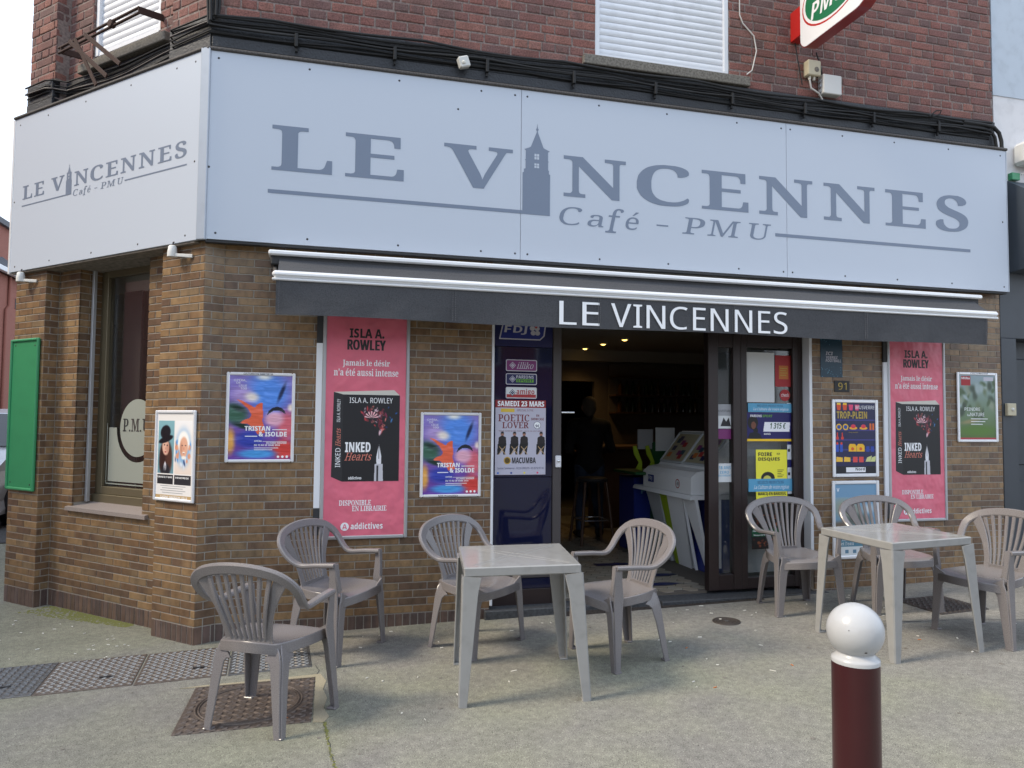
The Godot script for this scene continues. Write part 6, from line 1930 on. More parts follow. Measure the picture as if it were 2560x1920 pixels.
# ---------- fittings on the walls
func build_wall_fittings() -> void:
	var mb: MB
	# cables clipped along the painted course
	var r := RandomNumberGenerator.new(); r.seed = 55
	for k in 8:
		mb = MB.new()
		var pa := []
		var y0 := 4.315 + k * 0.019
		var ph := r.randf() * 6.0
		var cr := r.randf_range(0.006, 0.013)
		for i in 64:
			var x := -0.80 + i * 0.1108
			var span := fmod(x + 0.8 + k * 0.11, 1.15) / 1.15
			var dip := -0.022 * sin(span * PI) * (0.5 + 0.5 * sin(ph + k))
			pa.append(Vector3(x, y0 + dip + 0.006 * sin(x * 2.1 + ph) - 0.028 * smoothstep(2.0, 4.0, x) + 0.03 * smoothstep(4.2, 6.2, x) * (k % 3) / 2.0, 0.022 + 0.011 * (k % 4) + 0.004 * sin(x * 3.0 + ph)))
		mb.tube(pa, cr, 6)
		single(mb, "facade_cable", M["cable"], "black cable of the bundle running along the black course over the long sign", "cable", Vector3.ZERO, 0.0, "black cables along the facade")
	for k in 5:
		mb = MB.new()
		var pa := []
		for i in 14:
			var t := i / 13.0
			pa.append(Vector3(-0.805 + 0.016 * k + 0.03 * sin(t * 3.0) - 0.10 * t * (1.0 - 0.1 * k), 4.36 + 0.02 * k + 1.1 * t * t + 0.1 * t, 0.045 + 0.02 * (k % 2)))
		mb.tube(pa, 0.011, 6)
		single(mb, "rising_cable", M["cable"], "thick black cable rising up the brick corner above the signs", "cable", Vector3.ZERO, 0.0, "black cables rising at the corner")
	for k in 6:
		mb = MB.new()
		mb.xf = CH
		var pa := []
		for i in 40:
			var s := -2.50 + i * 0.0635
			var rec := -0.115 * (smoothstep(-2.14, -2.08, s) - smoothstep(-0.55, -0.48, s))
			pa.append(Vector3(s, 4.33 + 0.022 * k + 0.03 * sin(s * 2.2 + k) * (0.6 + 0.4 * sin(k * 2.0)) - 0.05 * exp(-pow((s + 1.3) / 0.5, 2.0)), -0.02 + rec + 0.010 * (k % 3)))
		mb.tube(pa, 0.007, 6)
		single(mb, "corner_cable", M["cable"] if k != 2 else M["grey_frame"], "thin cable strung over the corner sign below the window", "cable", Vector3.ZERO, 0.0, "cables over the corner sign")
	for i in 9:
		var x := -0.2 + i * 0.72
		var c := thing("cable_clip", "black cable clip on the painted course", "clip", Vector3(x, 4.27, 0.018), 0.0, "cable clips over the long sign")
		part_box(c, "clip", M["cable"], Vector3(-0.012, 0, 0), Vector3(0.012, 0.10, 0.05), 0.003)
		part_box(c, "tail", M["cable"], Vector3(-0.008, -0.03, 0.01), Vector3(0.008, 0.0, 0.03), 0.002)
	mb = MB.new()
	mb.tube([Vector3(5.85, 4.40, 0.05), Vector3(6.10, 4.395, 0.055), Vector3(6.20, 4.38, 0.06), Vector3(6.255, 4.33, 0.065), Vector3(6.275, 4.25, 0.07), Vector3(6.28, 4.12, 0.07)], 0.017, 8)
	mb.tube([Vector3(5.85, 4.37, 0.04), Vector3(6.08, 4.365, 0.045), Vector3(6.17, 4.345, 0.05), Vector3(6.215, 4.29, 0.055), Vector3(6.235, 4.17, 0.055)], 0.014, 8)
	single(mb, "conduit_elbow", M["cable"], "black conduits bending down at the right end of the long sign", "conduit")
	mb = MB.new()
	mb.tube([Vector3(5.45, 4.40, 0.06), Vector3(5.52, 4.46, 0.07), Vector3(5.58, 4.47, 0.07), Vector3(5.56, 4.43, 0.07), Vector3(5.48, 4.40, 0.065)], 0.006, 6)
	single(mb, "cable_loop", M["cable"], "loose loop of black cable above the right part of the long sign", "cable")
	# white cable beside the shutter
	mb = MB.new()
	mb.tube([Vector3(3.50, 5.6, 0.012), Vector3(3.50, 5.1, 0.012), Vector3(3.53, 5.03, 0.012), Vector3(3.64, 4.93, 0.012), Vector3(3.665, 4.80, 0.012), Vector3(3.62, 4.62, 0.012), Vector3(3.56, 4.57, 0.02)], 0.006, 6)
	single(mb, "white_cable", M["white_cable"], "thin white cable hanging beside the white shutter", "cable")
	# sensor
	var s := thing("motion_sensor", "small white motion sensor tilted on the black course over the long sign", "sensor", Vector3(1.045, 4.30, 0.03))
	mb = MB.new(); mb.xf = Transform3D(Basis(Vector3(0.2, 0.3, 1).normalized(), 0.35), Vector3(0, 0.01, 0.05))
	mb.bev(Vector3(-0.042, -0.042, -0.03), Vector3(0.042, 0.042, 0.03), 0.008)
	put(mb, "case", M["box_white"], s)
	mb = MB.new(); mb.xf = Transform3D(Basis(Vector3.RIGHT, PI / 2 - 0.3), Vector3(-0.005, 0.0, 0.078))
	mb.lathe(Vector3.ZERO, [Vector2(0, 0.012), Vector2(0.012, 0.009), Vector2(0.017, 0.0)], 14)
	put(mb, "lens", M["litter_white"], s)
	part_box(s, "bracket", M["cable"], Vector3(-0.012, -0.01, -0.02), Vector3(0.012, 0.02, 0.03), 0.0)
	# junction boxes
	s = thing("junction_box", "cream junction box with a round knock-out below the green sign", "box", Vector3(4.21, 4.625, 0.0))
	part_box(s, "case", M["box_beige"], Vector3(-0.066, 0, 0), Vector3(0.066, 0.14, 0.075), 0.008)
	mb = MB.new(); mb.xf = Transform3D(Basis(Vector3.RIGHT, PI / 2), Vector3(0.02, 0.055, 0.0755))
	mb.lathe(Vector3.ZERO, [Vector2(0, 0.0), Vector2(0.022, 0.0015), Vector2(0.024, 0.0)], 16)
	put(mb, "knock_out", M["stone_sill"], s)
	for x in [-0.03, 0.015]:
		mb = MB.new(); mb.tube([Vector3(x, 0.0, 0.04), Vector3(x, -0.03, 0.04)], 0.012, 8)
		put(mb, "gland", M["litter_white"], s)
	s = thing("junction_box", "white square junction box with grey glands below the cream one", "box", Vector3(4.39, 4.475, 0.0))
	part_box(s, "case", M["box_white"], Vector3(-0.095, 0, 0), Vector3(0.095, 0.175, 0.08), 0.006)
	for y in [0.03, 0.075, 0.12]:
		mb = MB.new(); mb.tube([Vector3(-0.095, y, 0.04), Vector3(-0.112, y, 0.04)], 0.016, 10)
		put(mb, "gland", M["grey_print"], s)
	mb = MB.new()
	mb.tube([Vector3(4.18, 4.60, 0.04), Vector3(4.19, 4.52, 0.045), Vector3(4.27, 4.48, 0.045), Vector3(4.31, 4.43, 0.04)], 0.008, 6)
	single(mb, "box_lead", M["white_cable"], "white lead curving between the two junction boxes", "cable")
	mb = MB.new()
	mb.tube([Vector3(4.26, 4.86, 0.03), Vector3(4.28, 4.72, 0.06), Vector3(4.30, 4.66, 0.05), Vector3(4.25, 4.62, 0.05)], 0.006, 6)
	mb.tube([Vector3(4.05, 4.92, 0.02), Vector3(4.08, 4.75, 0.02), Vector3(4.12, 4.55, 0.02)], 0.005, 6)
	single(mb, "sign_feed", M["cable"], "black feed cables hanging under the projecting green sign", "cable")
	# projecting betting sign
	s = thing("projecting_sign", "projecting rounded white sign with green oval and red casing marked PMU", "sign")
	var px := Transform3D(Basis(Vector3(0, 0, 1), Vector3(0, 1, 0), Vector3(-1, 0, 0)), Vector3(4.0, 0, 0))
	s.transform = px
	var shape := []
	for q in [[0.255, 4.855, 0.09, PI, "bl"], [0.85, 4.925, 0.16, PI * 1.5, "br"], [0.85, 5.55, 0.16, 0.0, "tr"], [0.255, 5.62, 0.09, PI / 2, "tl"]]:
		for i in 7:
			var a: float = q[3] + PI / 2 * i / 6
			shape.append(Vector2(q[0] + q[2] * cos(a), q[1] + q[2] * sin(a)))
	mb = MB.new(); mb.prism(PackedVector2Array(shape), -0.10, 0.0)
	put(mb, "casing", M["sign_maroon"], s)
	var inner := []
	for p in shape: inner.append(Vector2(0.5875 + (p.x - 0.5875) * 0.985, 5.237 + (p.y - 5.237) * 0.985))
	mb = MB.new(); mb.prism(PackedVector2Array(inner), 0.0, 0.006)
	put(mb, "face", M["sign_white"], s)
	var ov := func(cx: float, cy: float, rx: float, ry: float, tilt: float) -> Array:
		var o := []
		for i in 36:
			var e := Vector2(rx * cos(TAU * i / 36), ry * sin(TAU * i / 36))
			o.append(Vector2(cx, cy) + e.rotated(tilt))
		return o
	print_poly(s, "red_swoosh", M["sign_red"], ov.call(0.605, 5.115, 0.405, 0.265, 0.10), 0.0070)
	print_poly(s, "white_gap", M["sign_white"], ov.call(0.612, 5.121, 0.398, 0.257, 0.10), 0.0076)
	print_poly(s, "green_oval", M["sign_green"], ov.call(0.626, 5.123, 0.385, 0.240, 0.10), 0.0082)
	words(s, "PMU", SANSB, 0.315, 0.74, 4.955, 5.095, 0.0088, M["sign_white"], 0.2)
	s = thing("sign_bracket", "bright red wall box holding the projecting sign", "bracket", Vector3(4.06, 4.925, 0))
	part_box(s, "box", M["sign_red"], Vector3(-0.045, 0.0, 0.0), Vector3(0.06, 0.27, 0.17), 0.006)
	for y in [0.04, 0.23]:
		for x in [-0.03, 0.045]: screw(s, x, y, 0.17)
	# rusty bracket over the corner sign
	s = thing("iron_bracket", "rusty iron sign bracket over the corner sign in front of the shutter", "bracket")
	s.transform = CH
	mb = MB.new()
	mb.sweep([Vector3(-0.80, 4.69, -0.16), Vector3(-0.80, 4.655, 0.05)], [Vector3.UP, Vector3.UP], [0.028, 0.028], [0.006, 0.006])
	put(mb, "arm", M["rust"], s)
	mb = MB.new()
	mb.sweep([Vector3(-1.86, 4.63, -0.16), Vector3(-1.86, 4.60, 0.05)], [Vector3.UP, Vector3.UP], [0.028, 0.028], [0.006, 0.006])
	put(mb, "arm", M["rust"], s)
	for dy in [0.0, -0.042]:
		mb = MB.new()
		mb.tube([Vector3(-0.80, 4.675 + dy, 0.045), Vector3(-1.90, 4.63 + dy, 0.045)], 0.011, 6)
		put(mb, "rail", M["rust"], s)
	mb = MB.new(); mb.xf = Transform3D(Basis(Vector3.RIGHT, PI / 2), Vector3(-1.15, 4.64, 0.045)); mb.lathe(Vector3.ZERO, [Vector2(0, 0.02), Vector2(0.03, 0.02), Vector2(0.03, 0.02), Vector2(0.03, -0.02), Vector2(0.03, -0.02), Vector2(0, -0.02)], 12)
	put(mb, "boss", M["rust"], s)
	for q in [[-1.72, -1.22, 4.24], [-1.64, -1.36, 4.20], [-1.50, -1.05, 4.30]]:
		mb = MB.new()
		mb.sweep([Vector3(q[0], 4.64, 0.06), Vector3(q[1], q[2], 0.03)], [Vector3(0.5, 0.5, 0), Vector3(0.5, 0.5, 0)], [0.018, 0.018], [0.006, 0.006])
		put(mb, "strut", M["rust"], s)
	# small projectors under the corner sign
	for q in [[-0.28, "small white projector under the corner sign beside the arris of the pillar"], [-2.325, "small white projector under the corner sign above the green board"]]:
		s = thing("projector_lamp", q[1], "lamp", CH * Vector3(q[0], 2.69, 0.06), -PI / 4)
		mb = MB.new(); mb.lathe(Vector3.ZERO, [Vector2(0, 0.0), Vector2(0.034, 0.0), Vector2(0.034, 0.0), Vector2(0.034, 0.03), Vector2(0.027, 0.075), Vector2(0.02, 0.082), Vector2(0, 0.082)], 18)
		put(mb, "body", M["box_white"], s)
		for k in 10:
			var a := TAU * k / 10
			mb = MB.new(); mb.tube([Vector3(0.031 * cos(a), 0.035, 0.031 * sin(a)), Vector3(0.026 * cos(a), 0.074, 0.026 * sin(a))], 0.0025, 4)
			put(mb, "fin", M["window_white"], s)
		mb = MB.new(); mb.sweep([Vector3(0.02, 0.012, 0.0), Vector3(0.08, 0.006, -0.02), Vector3(0.15, 0.0, -0.055)], [Vector3.UP, Vector3.UP, Vector3.UP], [0.012, 0.012, 0.014], [0.006, 0.006, 0.008])
		put(mb, "arm", M["box_white"], s)
		mb = MB.new(); mb.tube([Vector3(0, 0.08, 0), Vector3(0.005, 0.105, 0), Vector3(0.02, 0.108, -0.01), Vector3(0.025, 0.09, -0.03)], 0.004, 6)
		put(mb, "lead", M["grey_frame"], s)
	# green board
	s = thing("green_board", "tall plain green board with raised rim on the corner pillar", "board")
	s.transform = CH
	part_box(s, "sheet", M["green_board"], Vector3(-2.505, 0.925, 0.004), Vector3(-2.08, 2.195, 0.016), 0.002)
	for b in [[-2.512, -2.49, 0.917, 2.203], [-2.095, -2.073, 0.917, 2.203], [-2.49, -2.095, 0.917, 0.942], [-2.49, -2.095, 2.18, 2.203]]:
		part_box(s, "rim", M["green_trim"], Vector3(b[0], b[2], 0.004), Vector3(b[1], b[3], 0.030), 0.007)
	for q in [[-2.45, 0.98], [-2.14, 0.97], [-2.45, 2.15], [-2.14, 2.14]]: screw(s, q[0], q[1], 0.016)
	# shell-shaped fitting low on the wall
	s = thing("wall_shell", "small dark shell shaped metal fitting low on the tiled wall", "fitting", Vector3(-0.05, 0.33, 0.0))
	mb = MB.new()
	for k in 5:
		var a := 0.052 - k * 0.010
		mb.xf = Transform3D(Basis(Vector3.RIGHT, PI / 2), Vector3(0, 0.05, 0.004 + k * 0.006))
		mb.lathe(Vector3.ZERO, [Vector2(a, -0.003), Vector2(a, 0.0), Vector2(a - 0.003, 0.004), Vector2(a - 0.011, 0.002), Vector2(0, 0.002)], 24)
	put(mb, "dome", M["iron"], s)
	mb = MB.new(); mb.prism(PackedVector2Array([Vector2(-0.045, 0.07), Vector2(0.045, 0.07), Vector2(0.0, 0.125)]), 0.001, 0.014)
	put(mb, "tip", M["iron"], s)

# ---------- street furniture
func on_ground(x: float, z: float, turn := 0.0) -> Transform3D:
	var up := Vector3(-0.021, 1, 0.010).normalized()
	var b := Basis(Vector3.UP, turn)
	var xx := (b.x - up * b.x.dot(up)).normalized()
	return Transform3D(Basis(xx, up, xx.cross(up)), Vector3(x, ground_y(x, z), z))

func smooth_path(pts: Array, per := 4) -> Array:
	var out := []
	for i in pts.size() - 1:
		var p0 = pts[max(i - 1, 0)]; var p1 = pts[i]; var p2 = pts[i + 1]; var p3 = pts[min(i + 2, pts.size() - 1)]
		for k in per:
			var t := float(k) / per
			out.append(0.5 * ((2.0 * p1) + (p2 - p0) * t + (2.0 * p0 - 5.0 * p1 + 4.0 * p2 - p3) * t * t + (3.0 * p1 - p0 - 3.0 * p2 + p3) * t * t * t))
	out.append(pts[-1])
	return out

func make_chair() -> Node3D:
	var c := Node3D.new()
	var pm: Material = M["chair_plastic"]
	var mb := MB.new()
	# seat: a dished sheet with a rolled front edge and a skirt
	var NU := 14
	var NW := 14
	var S := func(i: int, j: int) -> Vector3:
		var u := -1.0 + 2.0 * i / NU
		var w := float(j) / NW
		var hw := lerpf(0.175, 0.245, pow(w, 0.8)) - 0.03 * pow(w, 6.0) - 0.018 * pow(1.0 - w, 6.0)
		var z := -0.180 + 0.395 * w + 0.022 * (1.0 - u * u) * w * w
		var y := 0.432 - 0.020 * (1.0 - pow(abs(u), 2.5)) * sin(PI * clampf(w * 1.05, 0, 1)) + 0.012 * pow(1.0 - w, 2.0) - 0.020 * pow(maxf(w - 0.80, 0.0) / 0.20, 2.0)
		return Vector3(u * hw, y, z)
	var SN := func(i: int, j: int) -> Vector3:
		var a: Vector3 = S.call(clampi(i + 1, 0, NU), j) - S.call(clampi(i - 1, 0, NU), j)
		var b: Vector3 = S.call(i, clampi(j + 1, 0, NW)) - S.call(i, clampi(j - 1, 0, NW))
		return b.cross(a).normalized()
	for i in NU:
		for j in NW:
			mb.quadn(S.call(i, j), S.call(i + 1, j), S.call(i + 1, j + 1), S.call(i, j + 1), SN.call(i, j), SN.call(i + 1, j), SN.call(i + 1, j + 1), SN.call(i, j + 1))
	var rim := []
	for i in NU + 1: rim.append(S.call(i, NW))
	for j in range(NW - 1, -1, -1): rim.append(S.call(NU, j))
	for i in range(NU - 1, -1, -1): rim.append(S.call(i, 0))
	for j in range(1, NW): rim.append(S.call(0, j))
	var ctr := Vector3(0, 0.4, 0.02)
	for i in rim.size():
		var p: Vector3 = rim[i]
		var q: Vector3 = rim[(i + 1) % rim.size()]
		var op := Vector3(p.x - ctr.x, 0, p.z - ctr.z).normalized()
		var oq := Vector3(q.x - ctr.x, 0, q.z - ctr.z).normalized()
		var p1 := p + op * 0.006 + Vector3(0, -0.007, 0)
		var q1 := q + oq * 0.006 + Vector3(0, -0.007, 0)
		var un := (op + Vector3.UP).normalized(); var uq := (oq + Vector3.UP).normalized()
		mb.quadn(p, q, q1, p1, un, uq, oq, op)
		var p2 := p1 + op * 0.002 + Vector3(0, -0.046, 0)
		var q2 := q1 + oq * 0.002 + Vector3(0, -0.046, 0)
		mb.quadn(p1, q1, q2, p2, op, oq, oq, op)
	# shallow raised ribs over the seat
	put(mb, "seat", pm, c)
	# arms and arched rim in one sweep each side of the top
	var half := [Vector3(0.260, 0.626, 0.186), Vector3(0.265, 0.618, 0.05), Vector3(0.267, 0.609, -0.066), Vector3(0.284, 0.638, -0.128), Vector3(0.297, 0.690, -0.177), Vector3(0.286, 0.744, -0.217), Vector3(0.224, 0.793, -0.249), Vector3(0.118, 0.820, -0.268), Vector3(0, 0.828, -0.274)]
	var sd := [Vector3(1, 0, 0), Vector3(1, 0, 0), Vector3(1, 0, 0), Vector3(1, 0.02, 0), Vector3(0.96, 0.22, -0.1), Vector3(0.80, 0.55, -0.2), Vector3(0.50, 0.82, -0.26), Vector3(0.22, 0.93, -0.29), Vector3(0, 0.95, -0.30)]
	var hwid := [0.025, 0.024, 0.023, 0.024, 0.026, 0.028, 0.029, 0.029, 0.029]
	var full := []
	var fs := []
	var fw := []
	for i in 9: full.append(half[i]); fs.append(sd[i]); fw.append(Vector2(hwid[i], 0))
	for i in range(7, -1, -1):
		full.append(half[i] * Vector3(-1, 1, 1)); fs.append(sd[i] * Vector3(-1, 1, 1)); fw.append(Vector2(hwid[i], 0))
	# the strap turns over at the crown: keep its width vector pointing outwards on both halves
	var path := smooth_path(full, 5)
	var sdp := smooth_path(fs, 5)
	var wdp := smooth_path(fw, 5)
	var mid := (path.size() - 1) / 2
	var arm_n := 11
	var seg := func(a: int, b: int) -> MB:
		var m := MB.new()
		var pp := []; var ss := []; var ww := []; var tt := []
		for i in range(a, b + 1):
			pp.append(path[i]); ss.append(sdp[i]); ww.append(wdp[i].x); tt.append(0.0135)
		m.sweep(pp, ss, ww, tt, 0.28)
		return m
	put(seg.call(0, arm_n), "armrest", pm, c)
	put(seg.call(path.size() - 1 - arm_n, path.size() - 1), "armrest", pm, c)
	# backrest: rim, splat sides and lower band
	var back := MB.new()
	var rimb: MB = seg.call(arm_n, path.size() - 1 - arm_n)
	back.v = rimb.v; back.n = rimb.n; back.c = rimb.c; back.uv = rimb.uv
	for s in [-1.0, 1.0]:
		var pp := smooth_path([Vector3(s * 0.236, 0.776, -0.237), Vector3(s * 0.190, 0.700, -0.222), Vector3(s * 0.150, 0.610, -0.203), Vector3(s * 0.126, 0.515, -0.182), Vector3(s * 0.121, 0.455, -0.168), Vector3(s * 0.128, 0.425, -0.160)], 4)
		var ss := []; var ww := []; var tt := []
		for i in pp.size():
			var t := float(i) / (pp.size() - 1)
			ss.append(Vector3(1, 0.1, 0)); ww.append(lerpf(0.036, 0.021, smoothstep(0.0, 0.5, t)) + 0.012 * smoothstep(0.85, 1.0, t)); tt.append(0.006)
		back.sweep(pp, ss, ww, tt, 0.28)
	back.sweep([Vector3(0, 0.462, -0.1685), Vector3(0, 0.43, -0.172), Vector3(0, 0.392, -0.170)], [Vector3.RIGHT, Vector3.RIGHT, Vector3.RIGHT], [0.128, 0.132, 0.126], [0.006, 0.006, 0.006], 0.28)
	var bk := put(back, "backrest", pm, c)
	for ii in 8:
		var i := ii - 3.5
		var xt := i * 0.0500
		var yt := 0.813 - 0.055 * pow(abs(xt) / 0.22, 2.2)
		var pp := smooth_path([Vector3(xt, yt, -0.266 + 0.024 * pow(abs(xt) / 0.2, 2.0)), Vector3(i * 0.0415, lerpf(yt, 0.455, 0.4), -0.234), Vector3(i * 0.0325, lerpf(yt, 0.455, 0.75), -0.200), Vector3(i * 0.0282, 0.452, -0.170)], 3)
		var ss := []; var ww := []; var tt := []
		for k in pp.size():
			ss.append(Vector3.RIGHT); ww.append(lerpf(0.0125, 0.0080, float(k) / (pp.size() - 1))); tt.append(0.0075)
		var m := MB.new()
		m.sweep(pp, ss, ww, tt, 0.28)
		put(m, "slat", pm, bk)
	# legs: channel sections that narrow to the foot; the front ones carry the arms
	for s in [-1.0, 1.0]:
		var lg := MB.new()
		lg.sweep([Vector3(s * 0.270, 0.626, 0.172), Vector3(s * 0.262, 0.54, 0.170), Vector3(s * 0.257, 0.44, 0.168), Vector3(s * 0.262, 0.36, 0.175), Vector3(s * 0.283, 0.0, 0.196)], [Vector3.BACK, Vector3.BACK, Vector3.BACK, Vector3.BACK, Vector3.BACK], [0.026, 0.026, 0.036, 0.031, 0.017], [0.0055, 0.0055, 0.0055, 0.0055, 0.0055], 0.3)
		lg.sweep([Vector3(s * 0.255, 0.634, 0.192), Vector3(s * 0.250, 0.54, 0.199), Vector3(s * 0.236, 0.46, 0.205)], [Vector3.RIGHT, Vector3.RIGHT, Vector3.RIGHT], [0.019, 0.016, 0.020], [0.0055, 0.0055, 0.0055], 0.3)
		lg.sweep([Vector3(s * 0.185, 0.425, 0.214), Vector3(s * 0.200, 0.395, 0.214), Vector3(s * 0.216, 0.372, 0.212), Vector3(s * 0.226, 0.335, 0.211), Vector3(s * 0.238, 0.22, 0.211), Vector3(s * 0.259, 0.0, 0.212)], [Vector3.RIGHT, Vector3.RIGHT, Vector3.RIGHT, Vector3.RIGHT, Vector3.RIGHT, Vector3.RIGHT], [0.062, 0.050, 0.039, 0.033, 0.029, 0.021], [0.0055, 0.0055, 0.0055, 0.0055, 0.0055, 0.0055], 0.3)
		lg.bev(Vector3(s * 0.262 - 0.026, 0.0, 0.170), Vector3(s * 0.262 + 0.026, 0.012, 0.218), 0.003)
		put(lg, "leg", pm, c)
		var rl := MB.new()
		rl.sweep([Vector3(s * 0.128, 0.395, -0.174), Vector3(s * 0.150, 0.378, -0.178), Vector3(s * 0.165, 0.345, -0.184), Vector3(s * 0.176, 0.25, -0.197), Vector3(s * 0.203, 0.0, -0.226)], [Vector3.RIGHT, Vector3.RIGHT, Vector3.RIGHT, Vector3.RIGHT, Vector3.RIGHT], [0.052, 0.040, 0.031, 0.027, 0.018], [0.0055, 0.0055, 0.0055, 0.0055, 0.0055], 0.3)
		rl.sweep([Vector3(s * 0.184, 0.398, -0.112), Vector3(s * 0.190, 0.378, -0.130), Vector3(s * 0.197, 0.345, -0.146), Vector3(s * 0.206, 0.25, -0.168), Vector3(s * 0.225, 0.0, -0.208)], [Vector3.BACK, Vector3.BACK, Vector3.BACK, Vector3.BACK, Vector3.BACK], [0.056, 0.043, 0.031, 0.026, 0.017], [0.0055, 0.0055, 0.0055, 0.0055, 0.0055], 0.3)
		rl.bev(Vector3(s * 0.206 - 0.024, 0.0, -0.230), Vector3(s * 0.206 + 0.024, 0.010, -0.190), 0.003)
		put(rl, "leg", pm, c)
	return c

func make_table() -> Node3D:
	var t := Node3D.new()
	var pm: Material = M["table_plastic"]
	var H := 0.738
	var h := 0.325
	var mb := MB.new()
	mb.bev(Vector3(-h, H - 0.052, -h), Vector3(h, H, h), 0.006)
	var top := put(mb, "table_top", pm, t)
	mb = MB.new()   # moulded cross in the top
	for q in [[Vector3(-0.27, 0, -0.27), Vector3(0.27, 0, 0.27)], [Vector3(-0.27, 0, 0.27), Vector3(0.27, 0, -0.27)]]:
		for o in [-0.035, 0.035]:
			var d: Vector3 = (q[1] - q[0]).normalized()
			var sdv: Vector3 = Vector3(-d.z, 0, d.x) * o
			mb.sweep([q[0] + sdv * 0.2 + Vector3(0, H, 0), Vector3(0, H, 0) + sdv, q[1] + sdv * 0.2 + Vector3(0, H, 0)], [Vector3(-d.z, 0, d.x), Vector3(-d.z, 0, d.x), Vector3(-d.z, 0, d.x)], [0.004, 0.004, 0.004], [0.0012, 0.0012, 0.0012])
	put(mb, "moulded_cross", pm, top)
	for sx in [-1.0, 1.0]:
		for sz in [-1.0, 1.0]:
			var lg := MB.new()
			var ys := [H - 0.050, H - 0.075, H - 0.10, H - 0.14, 0.30, 0.0]
			var ws := [0.100, 0.097, 0.092, 0.085, 0.065, 0.043]
			for f in 2:
				var pp := []; var ss := []; var ww := []; var tt := []
				for k in 6:
					var reach: float = 0.360 - 0.031 * ys[k] / H   # metres from the middle of the table: the legs splay outwards to the feet
					var o: float = reach - ws[k] / 2
					pp.append(Vector3(sx * reach, ys[k], sz * o) if f == 0 else Vector3(sx * o, ys[k], sz * reach))
					ss.append(Vector3(0, 0, 1) if f == 0 else Vector3(1, 0, 0)); ww.append(ws[k] / 2); tt.append(0.0045)
				lg.sweep(pp, ss, ww, tt, 0.3)
			lg.bev(Vector3(sx * 0.360 - (0.046 if sx > 0 else 0.0), 0.0, sz * 0.360 - (0.046 if sz > 0 else 0.0)), Vector3(sx * 0.360 + (0.046 if sx < 0 else 0.0), 0.010, sz * 0.360 + (0.046 if sz < 0 else 0.0)), 0.002)
			put(lg, "leg", pm, t)
	return t

func tread(mb: MB, x0: float, x1: float, z0: float, z1: float, step: float, size: float, skip_ring := Vector3.ZERO) -> void:
	var row := 0
	var z := z0 + step / 2
	while z < z1:
		var x := x0 + step / 2 + (step / 2 if row % 2 else 0.0)
		while x < x1:
			if skip_ring.z > 0.0 and abs(Vector2(x - skip_ring.x, z - skip_ring.y).length() - skip_ring.z) < size * 1.1:
				x += step
				continue
			var a := 0.6 if row % 2 else -0.6
			var d := Vector3(cos(a), 0, sin(a))
			var e := Vector3(-d.z, 0, d.x)
			var o := Vector3(x, 0, z)
			var p := [o + d * size, o + e * size * 0.42, o - d * size, o - e * size * 0.42]
			var t0 := o + d * size * 0.45 + Vector3(0, 0.0055, 0)
			var t1 := o - d * size * 0.45 + Vector3(0, 0.0055, 0)
			mb.tri(p[0], p[1], t0, d + e + Vector3.UP, d + e + Vector3.UP, d + e + Vector3.UP)
			mb.quad(p[1], p[2], t1, t0, e + Vector3.UP)
			mb.tri(p[2], p[3], t1, -d - e + Vector3.UP, -d - e + Vector3.UP, -d - e + Vector3.UP)
			mb.quad(p[3], p[0], t0, t1, -e + Vector3.UP)
			x += step
		z += step * 0.62
		row += 1

